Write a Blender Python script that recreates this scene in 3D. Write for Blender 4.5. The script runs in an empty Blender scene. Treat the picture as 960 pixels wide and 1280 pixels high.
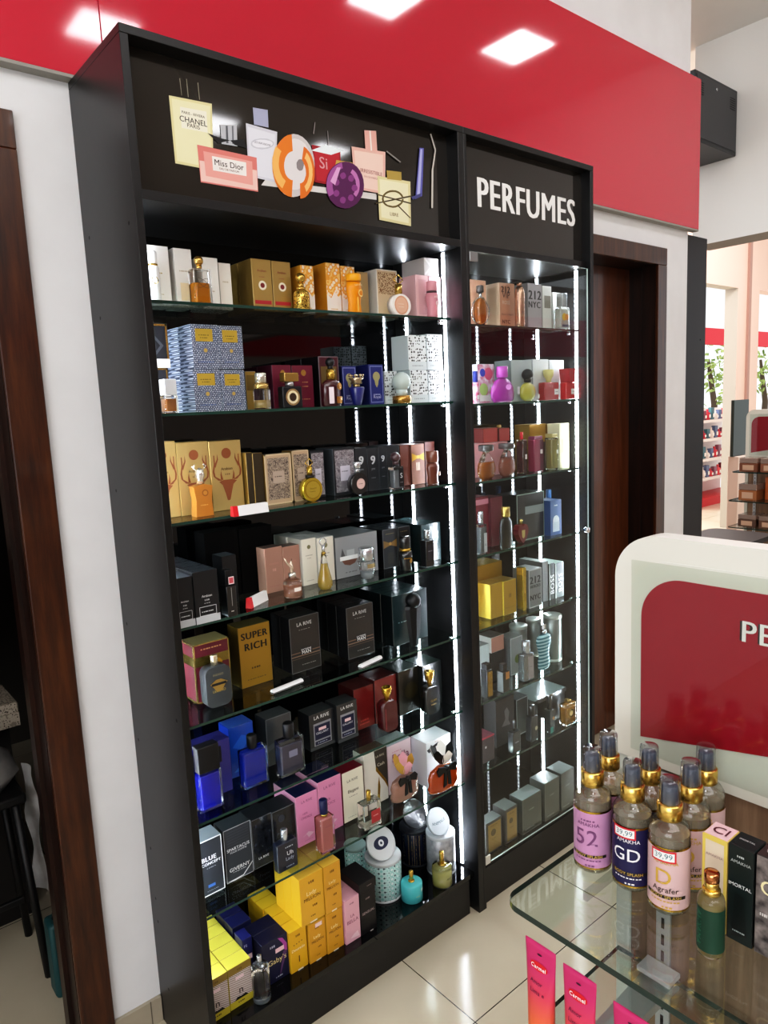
import bpy, bmesh, math, random
from mathutils import Vector, Matrix
random.seed(7)
SC = bpy.context.scene
COL = SC.collection
PI = math.pi

# ------------------------------------------------------------------ materials
def s2l(c):
    return c / 12.92 if c <= 0.04045 else ((c + 0.055) / 1.055) ** 2.4
def hx(h):
    return tuple(s2l(int(h[i:i + 2], 16) / 255) for i in (0, 2, 4)) + (1,)
_M = {}
def new_mat(name):
    m = bpy.data.materials.new(name); m.use_nodes = True
    return m, m.node_tree, m.node_tree.nodes['Principled BSDF']
def setp(b, rough=.5, metal=0, coat=0, spec=.5, trans=0):
    b.inputs['Roughness'].default_value = rough
    b.inputs['Metallic'].default_value = metal
    b.inputs['Coat Weight'].default_value = coat
    b.inputs['Coat Roughness'].default_value = .05
    b.inputs['Specular IOR Level'].default_value = spec
    b.inputs['Transmission Weight'].default_value = trans
def M(h, rough=.5, metal=0, coat=0, spec=.5, trans=0):
    k = (h, rough, metal, coat, spec, trans)
    if k not in _M:
        m, t, b = new_mat('paint_' + h)
        b.inputs['Base Color'].default_value = hx(h)
        setp(b, rough, metal, coat, spec, trans)
        _M[k] = m
    return _M[k]
def emit(h, s):
    k = ('e', h, s)
    if k not in _M:
        m, t, b = new_mat('glow_' + h)
        b.inputs['Base Color'].default_value = hx(h)
        b.inputs['Emission Color'].default_value = hx(h)
        b.inputs['Emission Strength'].default_value = s
        _M[k] = m
    return _M[k]
def fast_glass(tint, refl=1.0, base=.04, pwr=4.0, milk=0):
    """clear pane: transparent body with facing-dependent mirror reflection"""
    k = ('g', tint, refl, base, pwr, milk)
    if k not in _M:
        m = bpy.data.materials.new('clear_glass'); m.use_nodes = True
        t = m.node_tree; t.nodes.clear()
        o = t.nodes.new('ShaderNodeOutputMaterial'); mx = t.nodes.new('ShaderNodeMixShader')
        tr = t.nodes.new('ShaderNodeBsdfTransparent'); gl = t.nodes.new('ShaderNodeBsdfGlossy')
        lw = t.nodes.new('ShaderNodeLayerWeight'); pw = t.nodes.new('ShaderNodeMath'); ma = t.nodes.new('ShaderNodeMath')
        tr.inputs[0].default_value = hx(tint)
        gl.inputs['Roughness'].default_value = .015
        lw.inputs['Blend'].default_value = .5
        pw.operation = 'POWER'; pw.inputs[1].default_value = pwr
        ma.operation = 'MULTIPLY_ADD'; ma.inputs[1].default_value = .9 * refl; ma.inputs[2].default_value = base
        t.links.new(lw.outputs['Facing'], pw.inputs[0]); t.links.new(pw.outputs[0], ma.inputs[0])
        t.links.new(ma.outputs[0], mx.inputs[0])
        body = tr
        if milk:
            df = t.nodes.new('ShaderNodeBsdfDiffuse'); df.inputs[0].default_value = hx(tint); body = t.nodes.new('ShaderNodeMixShader')
            body.inputs[0].default_value = milk; t.links.new(tr.outputs[0], body.inputs[1]); t.links.new(df.outputs[0], body.inputs[2])
        t.links.new(body.outputs[0], mx.inputs[1])
        t.links.new(gl.outputs[0], mx.inputs[2]); t.links.new(mx.outputs[0], o.inputs[0])
        _M[k] = m
    return _M[k]
def nodes(name, rough=.5, metal=0, coat=0, spec=.5):
    m, t, b = new_mat(name); setp(b, rough, metal, coat, spec)
    tc = t.nodes.new('ShaderNodeTexCoord'); mp = t.nodes.new('ShaderNodeMapping')
    t.links.new(tc.outputs['Object'], mp.inputs[0])
    return m, t, b, mp
def ramp(t, src, stops, dst):
    r = t.nodes.new('ShaderNodeValToRGB'); el = r.color_ramp.elements
    while len(el) < len(stops): el.new(.5)
    for e, (p, c) in zip(el, stops): e.position = p; e.color = hx(c)
    t.links.new(src, r.inputs[0]); t.links.new(r.outputs[0], dst); return r
def noise_mat(name, c1, c2, scale, stretch=(1, 1, 1), rough=.5, metal=0, coat=0, detail=4, lo=.35, hi=.65, bump=0, spec=.5):
    k = ('n', name)
    if k in _M: return _M[k]
    m, t, b, mp = nodes(name, rough, metal, coat, spec); mp.inputs['Scale'].default_value = stretch
    n = t.nodes.new('ShaderNodeTexNoise'); n.inputs['Scale'].default_value = scale; n.inputs['Detail'].default_value = detail
    t.links.new(mp.outputs[0], n.inputs['Vector'])
    ramp(t, n.outputs[0], [(lo, c1), (hi, c2)], b.inputs['Base Color'])
    if bump:
        bp = t.nodes.new('ShaderNodeBump'); bp.inputs['Strength'].default_value = bump; bp.inputs['Distance'].default_value = .002
        t.links.new(n.outputs[0], bp.inputs['Height']); t.links.new(bp.outputs[0], b.inputs['Normal'])
    _M[k] = m; return m
def voro_mat(name, stops, scale, stretch=(1, 1, 1), rough=.3, metal=0, coat=0, feature='F1', rnd=1.0, rot=(0, 0, 0), metric='EUCLIDEAN', off=(0, 0, 0)):
    k = ('v', name)
    if k in _M: return _M[k]
    m, t, b, mp = nodes(name, rough, metal, coat); mp.inputs['Scale'].default_value = stretch
    n = t.nodes.new('ShaderNodeTexVoronoi'); n.inputs['Scale'].default_value = scale; n.feature = feature; n.distance = metric; n.inputs['Randomness'].default_value = rnd
    mp.inputs['Rotation'].default_value = rot; mp.inputs['Location'].default_value = off
    t.links.new(mp.outputs[0], n.inputs['Vector'])
    r = ramp(t, n.outputs['Distance'], stops, b.inputs['Base Color']); r.color_ramp.interpolation = 'CONSTANT'
    _M[k] = m; return m
def stripe_mat(name, c1, c2, scale, axis='Z', rough=.3, metal=0):
    k = ('s', name)
    if k in _M: return _M[k]
    m, t, b, mp = nodes(name, rough, metal)
    w = t.nodes.new('ShaderNodeTexWave'); w.bands_direction = axis; w.inputs['Scale'].default_value = scale
    t.links.new(mp.outputs[0], w.inputs['Vector'])
    ramp(t, w.outputs['Fac'], [(.45, c1), (.55, c2)], b.inputs['Base Color'])
    _M[k] = m; return m
def floor_mat():
    m, t, b, mp = nodes('beige_floor_tile', .16, 0, 0, .5)
    tc = t.nodes['Texture Coordinate']
    sx = t.nodes.new('ShaderNodeSeparateXYZ'); t.links.new(tc.outputs['Object'], sx.inputs[0])
    def mth(op, a, v=None, w=None):
        n = t.nodes.new('ShaderNodeMath'); n.operation = op
        for i, q in enumerate((a, v, w)):
            if q is None: continue
            if isinstance(q, (int, float)): n.inputs[i].default_value = q
            else: t.links.new(q, n.inputs[i])
        return n.outputs[0]
    T = .677
    def line(c, off):
        f = mth('FRACT', mth('DIVIDE', mth('ADD', c, off), T))
        e = mth('ABSOLUTE', mth('SUBTRACT', f, .5))
        return mth('GREATER_THAN', e, .5 - .0022)
    g = mth('MAXIMUM', line(sx.outputs[0], T * 10 - 1.323), line(sx.outputs[1], T * 10 + .285))
    n = t.nodes.new('ShaderNodeTexNoise'); n.inputs['Scale'].default_value = 3; n.inputs['Detail'].default_value = 6
    t.links.new(tc.outputs['Object'], n.inputs['Vector'])
    r = t.nodes.new('ShaderNodeValToRGB'); r.color_ramp.elements[0].position = .3; r.color_ramp.elements[1].position = .7
    r.color_ramp.elements[0].color = hx('bdb39d'); r.color_ramp.elements[1].color = hx('c8bfaa')
    t.links.new(n.outputs[0], r.inputs[0])
    mx = t.nodes.new('ShaderNodeMix'); mx.data_type = 'RGBA'
    t.links.new(g, mx.inputs[0]); t.links.new(r.outputs[0], mx.inputs[6]); mx.inputs[7].default_value = hx('2a251f')
    t.links.new(mx.outputs[2], b.inputs['Base Color'])
    return m
def wood_mat(name, c1, c2, c3, scale=9, rough=.3, coat=.3, stretch=(6, 6, .5)):
    k = ('w', name)
    if k in _M: return _M[k]
    m, t, b, mp = nodes(name, rough, 0, coat); mp.inputs['Scale'].default_value = stretch
    n = t.nodes.new('ShaderNodeTexNoise'); n.inputs['Scale'].default_value = scale; n.inputs['Detail'].default_value = 8; n.inputs['Roughness'].default_value = .65
    t.links.new(mp.outputs[0], n.inputs['Vector'])
    ramp(t, n.outputs[0], [(.3, c1), (.5, c2), (.7, c3)], b.inputs['Base Color'])
    _M[k] = m; return m

# ------------------------------------------------------------------ mesh builder
class MB:
    def __init__(s): s.bm = bmesh.new(); s.mats = []
    def mi(s, m):
        if m not in s.mats: s.mats.append(m)
        return s.mats.index(m)
    def box(s, x0, x1, y0, y1, z0, z1, m, bev=0, seg=1, faces=None):
        """faces: dict of 'front','back','left','right','top','bottom' -> material"""
        r = bmesh.ops.create_cube(s.bm, size=1)
        vs = r['verts']
        for v in vs:
            v.co = Vector((x0 + (v.co.x + .5) * (x1 - x0), y0 + (v.co.y + .5) * (y1 - y0), z0 + (v.co.z + .5) * (z1 - z0)))
        fs = list({f for v in vs for f in v.link_faces})
        i = s.mi(m)
        for f in fs:
            f.material_index = i
            if faces:
                n = f.normal if f.normal.length > .5 else None
                f.normal_update(); n = f.normal
                key = ('right' if n.x > .9 else 'left' if n.x < -.9 else 'back' if n.y > .9 else 'front' if n.y < -.9 else 'top' if n.z > .9 else 'bottom')
                if key in faces: f.material_index = s.mi(faces[key])
        if bev:
            es = list({e for v in vs for e in v.link_edges})
            r2 = bmesh.ops.bevel(s.bm, geom=es, offset=bev, segments=seg, affect='EDGES', profile=.5)
            if seg > 1:
                for f in r2['faces']: f.smooth = True
        return s
    def lathe(s, prof, m, c=(0, 0, 0), seg=24, smooth=True, sx=1, sy=1, a0=0, a1=None, mats=None):
        """prof: [(r,z)]; closed with caps when r reaches 0"""
        full = a1 is None
        n = seg if full else seg + 1
        rings = []
        for r, z in prof:
            if r <= 1e-6:
                rings.append([s.bm.verts.new((c[0], c[1], c[2] + z))])
            else:
                ring = []
                for k in range(n):
                    a = (2 * PI * k / seg) if full else a0 + (a1 - a0) * k / seg
                    ring.append(s.bm.verts.new((c[0] + r * sx * math.cos(a), c[1] + r * sy * math.sin(a), c[2] + z)))
                rings.append(ring)
        for j in range(len(rings) - 1):
            A, B = rings[j], rings[j + 1]
            mm = s.mi(mats[j] if mats and mats[j] else m)
            cnt = seg
            for k in range(cnt):
                k2 = (k + 1) % n if full else k + 1
                if len(A) == 1 and len(B) == 1: continue
                if len(A) == 1: vs = (A[0], B[k2], B[k])
                elif len(B) == 1: vs = (A[k], A[k2], B[0])
                else: vs = (A[k], A[k2], B[k2], B[k])
                try:
                    f = s.bm.faces.new(vs); f.material_index = mm; f.smooth = smooth
                except ValueError: pass
        return s
    def cyl(s, r, z0, z1, m, c=(0, 0, 0), seg=24, bev=0, r2=None, **k):
        r2 = r if r2 is None else r2
        b = bev
        p = [(0, z0), (r - b, z0)] + ([(r, z0 + b)] if b else []) + ([(r2, z1 - b)] if b else []) + [(r2 - b, z1), (0, z1)]
        return s.lathe(p, m, c, seg, smooth=k.pop('smooth', True), **k)
    def sphere(s, r, m, c=(0, 0, 0), seg=20, sx=1, sy=1, sz=1):
        p = [(r * math.sin(PI * i / 12), -r * sz * math.cos(PI * i / 12)) for i in range(13)]
        p[0] = (0, -r * sz); p[-1] = (0, r * sz)
        return s.lathe(p, m, c, seg, sx=sx, sy=sy)
    def prism(s, pts, y0, y1, m, side=None, smooth=False, plane='xz'):
        """extrude polygon; pts in (x,z) extruded along y (plane 'xz'), (y,z) along x, or (x,y) along z"""
        def P(p, d):
            return (p[0], d, p[1]) if plane == 'xz' else (d, p[0], p[1]) if plane == 'yz' else (p[0], p[1], d)
        A = [s.bm.verts.new(P(p, y0)) for p in pts]; B = [s.bm.verts.new(P(p, y1)) for p in pts]
        i = s.mi(m); j = s.mi(side or m)
        f = s.bm.faces.new(A); f.material_index = i
        g = s.bm.faces.new(B[::-1]); g.material_index = i
        n = len(pts)
        for k in range(n):
            h = s.bm.faces.new((A[(k + 1) % n], A[k], B[k], B[(k + 1) % n])); h.material_index = j; h.smooth = smooth
        return s
    def tube(s, pts, r, m, seg=8, rs=None):
        pts = [Vector(p) for p in pts]; i = s.mi(m); rings = []
        for k, p in enumerate(pts):
            d = (pts[min(k + 1, len(pts) - 1)] - pts[max(k - 1, 0)]).normalized()
            a = Vector((0, 0, 1)) if abs(d.z) < .9 else Vector((1, 0, 0))
            u = d.cross(a).normalized(); w = d.cross(u)
            rr = rs[k] if rs else r
            rings.append([s.bm.verts.new(p + (u * math.cos(2 * PI * q / seg) + w * math.sin(2 * PI * q / seg)) * rr) for q in range(seg)])
        for A, B in zip(rings, rings[1:]):
            for q in range(seg):
                f = s.bm.faces.new((A[q], A[(q + 1) % seg], B[(q + 1) % seg], B[q])); f.material_index = i; f.smooth = True
        for e in (rings[0][::-1], rings[-1]):
            f = s.bm.faces.new(e); f.material_index = i
        return s
    def face(s, pts, m, smooth=False):
        f = s.bm.faces.new([s.bm.verts.new(p) for p in pts]); f.material_index = s.mi(m); f.smooth = smooth
        return s
    def text(s, body, m, fn, width=None, height=None, bold=.012):
        """lay text with fn(a,b)->xyz, a across (centred), b up (centred), scaled to width (or height)"""
        vs, fs, w, h = text_mesh(body, bold)
        k = (width / w) if width else height / h
        i = s.mi(m)
        def at(x, y, j):     # each copy sits a hair further out so the strokes thicken without coplanar faces
            p = Vector(fn(x, y))
            if not j: return p
            n = (Vector(fn(x + 1e-4, y)) - p).cross(Vector(fn(x, y + 1e-4)) - p).normalized()
            return p + n * (.00009 * j)
        for j, dx in enumerate((0,) if bold < .005 else (-bold * .7, bold * .7) if bold < .03 else (-bold * .8, -bold * .4, 0, bold * .4, bold * .8)):
            V = [s.bm.verts.new(at((x + dx) * k, y * k, j)) for x, y in vs]
            for f in fs:
                try:
                    g = s.bm.faces.new([V[q] for q in f]); g.material_index = i
                except ValueError: pass
        return s
    def build(s, name, parent=None, loc=(0, 0, 0), recalc=True, rot=0):
        if recalc: bmesh.ops.recalc_face_normals(s.bm, faces=s.bm.faces)
        me = bpy.data.meshes.new(name); s.bm.to_mesh(me); s.bm.free()
        for m in s.mats: me.materials.append(m)
        o = bpy.data.objects.new(name, me); COL.objects.link(o)
        if parent: o.parent = parent
        o.location = loc; o.rotation_euler[2] = rot
        return o
_T = {}
def text_mesh(body, bold):
    k = (body, bold)
    if k not in _T:
        cu = bpy.data.curves.new('t', 'FONT'); cu.body = body; cu.size = 1; cu.resolution_u = 3
        cu.align_x = 'CENTER'; cu.space_character = 1.1 if body == 'PERFUMES' else 1 + bold * 3
        o = bpy.data.objects.new('t', cu); COL.objects.link(o)
        dg = bpy.context.evaluated_depsgraph_get(); me = bpy.data.meshes.new_from_object(o.evaluated_get(dg))
        vs = [(v.co.x, v.co.y) for v in me.vertices]; fs = [tuple(p.vertices) for p in me.polygons]
        bpy.data.objects.remove(o); bpy.data.curves.remove(cu); bpy.data.meshes.remove(me)
        x0 = min(v[0] for v in vs); x1 = max(v[0] for v in vs); y0 = min(v[1] for v in vs); y1 = max(v[1] for v in vs)
        vs = [(x - (x0 + x1) / 2, y - (y0 + y1) / 2) for x, y in vs]
        _T[k] = (vs, fs, x1 - x0, y1 - y0)
    return _T[k]
def empty(name, loc=(0, 0, 0), rot=0):
    o = bpy.data.objects.new(name, None); o.empty_display_size = .02; COL.objects.link(o)
    o.location = loc; o.rotation_euler[2] = rot
    return o
def tag(o, label, cat, group=None):
    o['label'] = label; o['category'] = cat
    if group: o['group'] = group
    return o
def struct(o):
    o['kind'] = 'structure'; return o

# ------------------------------------------------------------------ shared materials
BLACK = noise_mat('black_laminate', '131314', '171718', 40, rough=.34, spec=.5)
GLOSSK = M('050506', .04, 0, 0, .6)
HDRK = M('2a2622', .06, 0, .3, .5)  # header black lifted to brown: the room's reflection put into the base colour
MIRK = M('050607', .03, 0, .25, .55)
CHROME = M('d8dade', .12, 1)
GOLD = M('e8c670', .26, 1)
DGOLD = M('a97f2c', .22, 1)
PGOLD = M('e6cf95', .2, 1)
SILVER = M('c9ccd2', .16, 1)
ROSEG = M('d8a48c', .22, 1)
WHITEP = M('ecebe7', .45)
SHELFG = fast_glass('f0f8f4', 1.0, .05)
DOORG = fast_glass('f8fbfa', .8, .03)
EDGEG = M('1b4038', .1, 0, .5)
def real_glass():
    m, t, b = new_mat('bottle_glass'); b.inputs['Base Color'].default_value = (1, 1, 1, 1)
    setp(b, 0.0, 0, 0, .5, 1.0); b.inputs['IOR'].default_value = 1.45
    return m
CLEARB = real_glass()
THINB = fast_glass('f0f3f4', 1.0, .06, 2.4)
WALL = noise_mat('white_plaster', 'e4e5e7', 'e9eaec', 6, rough=.75, bump=.03)
REDF = M('c9233e', .07, 0, .5, .5)
WOODR = wood_mat('red_brown_wood', '29120a', '432210', '563016', 8, .32, .2)
WOODD = wood_mat('dark_brown_wood', '120805', '26120b', '321a10', 8, .4, .1)
WOODG = wood_mat('grey_brown_oak', '6e5a48', '836b57', '977d66', 7, .5, 0, (9, 9, .6))
LEDM = emit('eef5ff', 70.0)
LEDB = emit('eef5ff', 5.0)
PAN = emit('fbfbff', 15.0)

# ------------------------------------------------------------------ room shell
def room():
    b = MB(); b.box(-5, 12, -7, 6, -.1, 0, floor_mat()); struct(b.build('floor'))
    CE = noise_mat('white_ceiling', 'e6e5e2', 'ebe9e6', 3, rough=.8)
    b = MB(); b.box(-5, 4.0, -7, .333, 3.8, 3.9, CE); struct(b.build('ceiling'))
    b = MB(); b.box(4.0, 12, -7, 6, 4.4, 4.5, CE); b.box(3.0, 4.0, .333, 6, 3.8, 3.9, CE); struct(b.build('ceiling_far'))
    # wall with the two doorways (three pieces of one wall)
    b = MB()
    y0, y1 = .333, .48
    b.box(-5, -1.05, y0, y1, 0, 3.8, WALL); b.box(-.14, 1.78, y0, y1, 0, 3.8, WALL)
    b.box(2.70, 2.956, y0, y1, 0, 3.8, WALL)
    b.box(-1.05, -.14, y0, y1, 2.35, 3.8, WALL); b.box(1.78, 2.70, y0, y1, 2.36, 3.8, WALL)
    struct(b.build('wall_back'))
    # pink far wall with two openings
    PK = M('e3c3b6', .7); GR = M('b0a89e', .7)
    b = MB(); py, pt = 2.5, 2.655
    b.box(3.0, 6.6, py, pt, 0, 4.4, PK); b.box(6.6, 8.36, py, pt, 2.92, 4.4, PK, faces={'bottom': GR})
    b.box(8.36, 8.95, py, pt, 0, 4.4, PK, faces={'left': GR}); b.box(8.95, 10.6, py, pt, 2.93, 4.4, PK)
    b.box(10.6, 12, py, pt, 0, 4.4, PK)
    b.box(8.60, 8.66, py - .03, py, 0, 4.4, M('a8897f', .7))
    struct(b.build('wall_far'))
    # beam / upper wall across
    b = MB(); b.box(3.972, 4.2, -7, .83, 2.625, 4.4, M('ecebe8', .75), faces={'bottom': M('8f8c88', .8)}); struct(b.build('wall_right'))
    # side walls behind the camera (the shop's other sides, seen in reflections)
    b = MB(); b.box(-5.1, -5, -7, .333, 0, .9, WALL); b.box(-5.1, -5, -7, .333, 3.2, 3.8, WALL); struct(b.build('wall_left'))
    b = MB(); b.box(-5, 12, -7.1, -7, 0, 3.8, M('b8b0a8', .7)); struct(b.build('wall_front'))
    b = MB(); BT = noise_mat('beige_skirting_tile', 'a39a88', 'b3aa98', 5, rough=.3)
    b.box(-.132, -.001, .322, .333, 0, .078, BT, .001); b.box(-.034, -.031, .3215, .323, 0, .078, M('6e675b', .6))
    struct(b.build('baseboard_left'))
    b = MB(); b.box(-4.99, 11.9, -6.999, -6.97, 2.5, 3.2, REDF); struct(b.build('trim_5'))
    b = MB(); b.box(-4.999, -4.97, -6.96, .32, 2.5, 3.2, REDF); struct(b.build('trim_6'))
    # red fascia panels and their underside trim
    for k, (x0, x1) in enumerate(((-5, .0795), (.0805, 3.005))):
        b = MB(); b.box(x0, x1, .302, .333, 2.508, 3.205, REDF, .0012); struct(b.build('trim_%d' % (k + 1)))
    b = MB(); b.box(-5, 3.0, .300, .333, 2.500, 2.5075, M('9a9790', .5)); struct(b.build('trim_3'))
    # door casings and jambs
    def door(n, x0, x1, ztop, w, left, leafy):
        # x0/x1: outer edges of casing
        b = MB()
        b.box(x1 - w, x1, .318, .333, 0, ztop - w, WOODR, .002)
        b.box(x0, x0 + w, .318, .333, 0, ztop - w, WOODR, .002)
        b.box(x0, x1, .318, .333, ztop - w, ztop, WOODR, .002)
        o = b.build('door_%d' % n); struct(o)
        b = MB()
        jt = .035
        b.box(x1 - w - .001, x1 - w + jt, .333, .50, 0, ztop - w + jt, WOODD)
        b.box(x0 + w - jt, x0 + w + .001, .333, .50, 0, ztop - w + jt, WOODD)
        b.box(x0 + w - jt, x1 - w + jt, .333, .50, ztop - w - .001, ztop - w + jt, WOODD)
        b.box(x1 - w - .012, x1 - w - .001, .40, .44, 0, ztop - w, WOODD)
        b.build('door_jamb', o)
        return o
    d1 = door(1, -1.13, -.133, 2.407, .083, True, None)
    b = MB(); 
    for z in (1.72, 1.30): b.box(-.2165, -.2135, .345, .352, z - .05, z + .05, M('6d5a40', .35, 1)); 
    b.build('hinge', d1)
    d2 = door(2, 1.72, 2.735, 2.395, .08, False, None)
    b = MB()
    LW = wood_mat('door_leaf_wood', '46240f', '5c3119', '6e3d21', 7, .3, .3)
    b.box(1.80, 2.655, .47, .50, .005, 2.315, LW, .002)
    b.build('door_leaf', d2)
    # black panel closing the end of the wall
    b = MB(); b.box(2.958, 3.172, .34, .365, 0, 2.49, M('181416', .5), .001)
    b.cyl(.004, 0, .002, M('0a0a0a', .5), seg=8)
    for v in b.bm.verts:
        if v.co.z < .01 and abs(v.co.x) < .01: v.co = Vector((3.12 + v.co.x, .3385 + v.co.z * .5, 1.98 + v.co.y))
    tag(b.build('black_panel'), 'tall plain black panel standing at the end of the white wall', 'panel')

def ceiling_lights():
    n = 0
    spots = [(3.03, -.84), (2.05, -.88), (.98, -2.0), (2.05, -3.38), (3.08, -3.4), (1.02, -3.4), (-1.0, -2.0), (-1.0, -3.9), (-2.8, -2.2), (-2.8, -4.2)]
    words = ['over the black panel end', 'over the narrow cabinet', 'over the wide cabinet', 'in the rear row, middle', 'in the rear row, right', 'in the rear row, left',
             'left of the customer aisle', 'behind the customer aisle', 'far left over the aisle', 'far left at the rear']
    for (x, y), wd in zip(spots, words):
        r = empty('ceiling_light', (x, y, 3.8)); tag(r, 'square white LED ceiling panel ' + wd, 'ceiling light', 'square ceiling lights')
        b = MB(); b.box(-.17, .17, -.17, .17, -.014, -.001, WHITEP, .002); b.build('frame', r)
        b = MB(); b.box(-.15, .15, -.15, .15, -.017, -.0145, PAN); b.build('diffuser', r)

# ------------------------------------------------------------------ cabinets
ZL = [1.9617, 1.7113, 1.4584, 1.2072, .9595, .706, .4509]
ZR = [1.9473, 1.7002, 1.449, 1.2055, .9565, .699, .4537]
def led(parent, x, y, z0, z1, sgn):
    b = MB()
    b.box(min(x, x + sgn * .002), max(x, x + sgn * .002), y - .006, y + .006, z0, z1, LEDB)
    z = z0 + .006
    X = x + sgn * .0035
    while z < z1:
        b.box(min(x + sgn * .002, X), max(x + sgn * .002, X), y - .004, y + .004, z - .0045, z + .0045, LEDM); z += .0165
    b.build('led_strip', parent)
def glass_shelf(parent, x0, x1, y0, y1, z):
    b = MB()
    b.box(x0, x1, y0, y1, z - .003, z + .004, SHELFG, faces={'front': EDGEG})
    s = b.build('glass_shelf', parent)
    for x, sg in ((x0, 1), (x1, -1)):
        for y in (y0 + .035, y1 - .05):
            b = MB()
            b.cyl(.006, -.012, -.0045, CHROME, (x + sg * .012, y, z), 12); b.box(min(x, x + sg * .013), max(x, x + sg * .013), y - .004, y + .004, z - .0105, z - .0065, CHROME)
            b.build('shelf_clip', s)
    return s
def cabinets():
    t = .018; yb = .306
    # wide cabinet
    r = empty('display_cabinet', (0, 0, 0))
    tag(r, 'wide black perfume display cabinet with seven glass shelves and picture header', 'cabinet', 'black perfume display cabinets')
    b = MB(); b.box(0, t, 0, .331, 0, 2.482, BLACK, .0008)
    for (y, z) in ((.04, 2.12), (.29, 2.14), (.27, 1.95), (.28, 1.53), (.30, 1.18), (.30, .86), (.29, .55), (.29, .40), (.29, .33), (.26, .14), (.03, 1.0)):
        b.lathe([(0, 0), (.0045, 0)], M('020202', .6), (0, 0, 0), 10)
        for v in b.bm.verts:
            if not v.tag: pass
        vs = [v for v in b.bm.verts if abs(v.co.x) < .006 and abs(v.co.y) < .006 and abs(v.co.z) < 1e-6 and len(v.link_edges) in (3, 10)]
        for v in vs: v.co = Vector((-.0003, y + v.co.x, z + v.co.y))
    b.build('side_panel', r)
    b = MB(); b.box(.976, 1.0, 0, .331, 0, 2.482, BLACK, .0008); b.build('side_panel', r)
    b = MB(); b.box(0, 1.0, 0, .331, 2.4825, 2.5, BLACK, .0008); b.build('top_panel', r)
    b = MB(); b.box(t, .976, yb, .330, .1, 2.482, MIRK); b.build('back_panel', r)
    b = MB(); b.box(t, .976, .0, yb, 2.163, 2.183, BLACK, .0006); b.build('header_rail', r)
    b = MB(); b.box(t, .976, .045, .052, 2.183, 2.482, HDRK); hp = b.build('header_panel', r)
    header_art(hp)
    b = MB(); b.box(t, .976, .02, yb, .1255, .1425, GLOSSK, .0006); b.build('cabinet_floor', r)
    b = MB(); b.box(t, .953, .022, .04, 0, .125, BLACK, .0006); b.build('plinth', r)
    for z in ZL: glass_shelf(r, t + .001, .975, .05, .30, z)
    led(r, .976, .074, .15, 2.16, -1); led(r, .976, .25, .15, 2.16, -1)
    led(r, t, .074, .15, 2.16, 1); led(r, t, .25, .15, 2.16, 1)
    # narrow cabinet
    r = empty('display_cabinet', (1.0, 0, 0))
    tag(r, 'narrow black perfume cabinet with glass door under the white lettered header', 'cabinet', 'black perfume display cabinets')
    L = -1.0
    def B(name, x0, x1, y0, y1, z0, z1, m, bev=.0008):
        b = MB(); b.box(x0 + L, x1 + L, y0, y1, z0, z1, m, bev); return b.build(name, r)
    B('side_panel', 1.0005, 1.012, 0, .331, 0, 2.482, BLACK); B('side_panel', 1.632, 1.65, 0, .331, 0, 2.482, BLACK)
    B('top_panel', 1.0005, 1.65, 0, .331, 2.4825, 2.5, BLACK)
    B('back_panel', 1.012, 1.632, .302, .330, .1, 2.482, MIRK, 0)
    B('header_rail', 1.012, 1.632, .02, .302, 2.163, 2.183, BLACK)
    hp = B('header_panel', 1.012, 1.632, .036, .045, 2.183, 2.482, HDRK, 0)
    b = MB()
    b.text('PERFUMES', M('f4f4f2', .5), lambda a, c: (1.3425 + L + a, .0352, 2.343 + c * 1.22), width=.492, bold=.045)
    b.build('lettering', hp)
    B('cabinet_floor', 1.012, 1.632, .02, .302, .132, .1466, GLOSSK, .0006)
    B('plinth', 1.012, 1.632, .018, .04, 0, .131, BLACK)
    for z in ZR:
        s = glass_shelf(r, 1.0125 + L, 1.631 + L, .05, .30, z)
    led(r, 1.632 + L, .06, .15, 2.16, -1); led(r, 1.632 + L, .235, .15, 2.16, -1)
    led(r, 1.012 + L, .06, .15, 2.16, 1); led(r, 1.012 + L, .235, .15, 2.16, 1)
    EL = M('d8e6e0', .15, 0, .5)  # pale edge colour stands in for light caught in the glass rim
    b = MB(); b.box(1.016 + L, 1.627 + L, .008, .013, .153, 2.157, DOORG, faces={'right': EL, 'top': EL, 'left': EL, 'bottom': EL})
    d = b.build('glass_door', r)
    b = MB(); b.box(1.0165 + L, 1.052 + L, .002, .0079, 2.128, 2.155, M('9a9d9e', .3, 1), .001); b.build('door_hinge', d)
    b = MB(); b.box(1.0165 + L, 1.04 + L, .002, .0079, .155, .185, M('c8c6ba', .4), .001); b.build('door_hinge', d)
    b = MB(); b.cyl(.011, 0, .016, CHROME, (0, 0, 0), 18, .002); 
    for v in b.bm.verts: v.co = Vector((1.605 + L + v.co.x, .0079 - v.co.z, 1.225 + v.co.y))
    b.build('door_knob', d)

def header_art(hp):
    y = [.0447]
    def P(name, polys, texts=(), extra=None):
        b = MB(); y[0] -= .00035
        yy = y[0]
        for k, (pts, m) in enumerate(polys):
            b.face([(p[0], yy - k * .00004, p[1]) for p in pts], m)
        for (s, cx, cz, w, m) in texts:
            b.text(s, m, lambda a, c: (cx + a, yy - .0003, cz + c), width=w, bold=.01)
        b.build(name, hp, recalc=False)
        for f in (): pass
    for name, polys, texts in HEADER: P(name, [(p, M(c, .5)) for p, c in polys], [(s, x, z, w, M(c, .5)) for s, x, z, w, c in texts])

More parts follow.
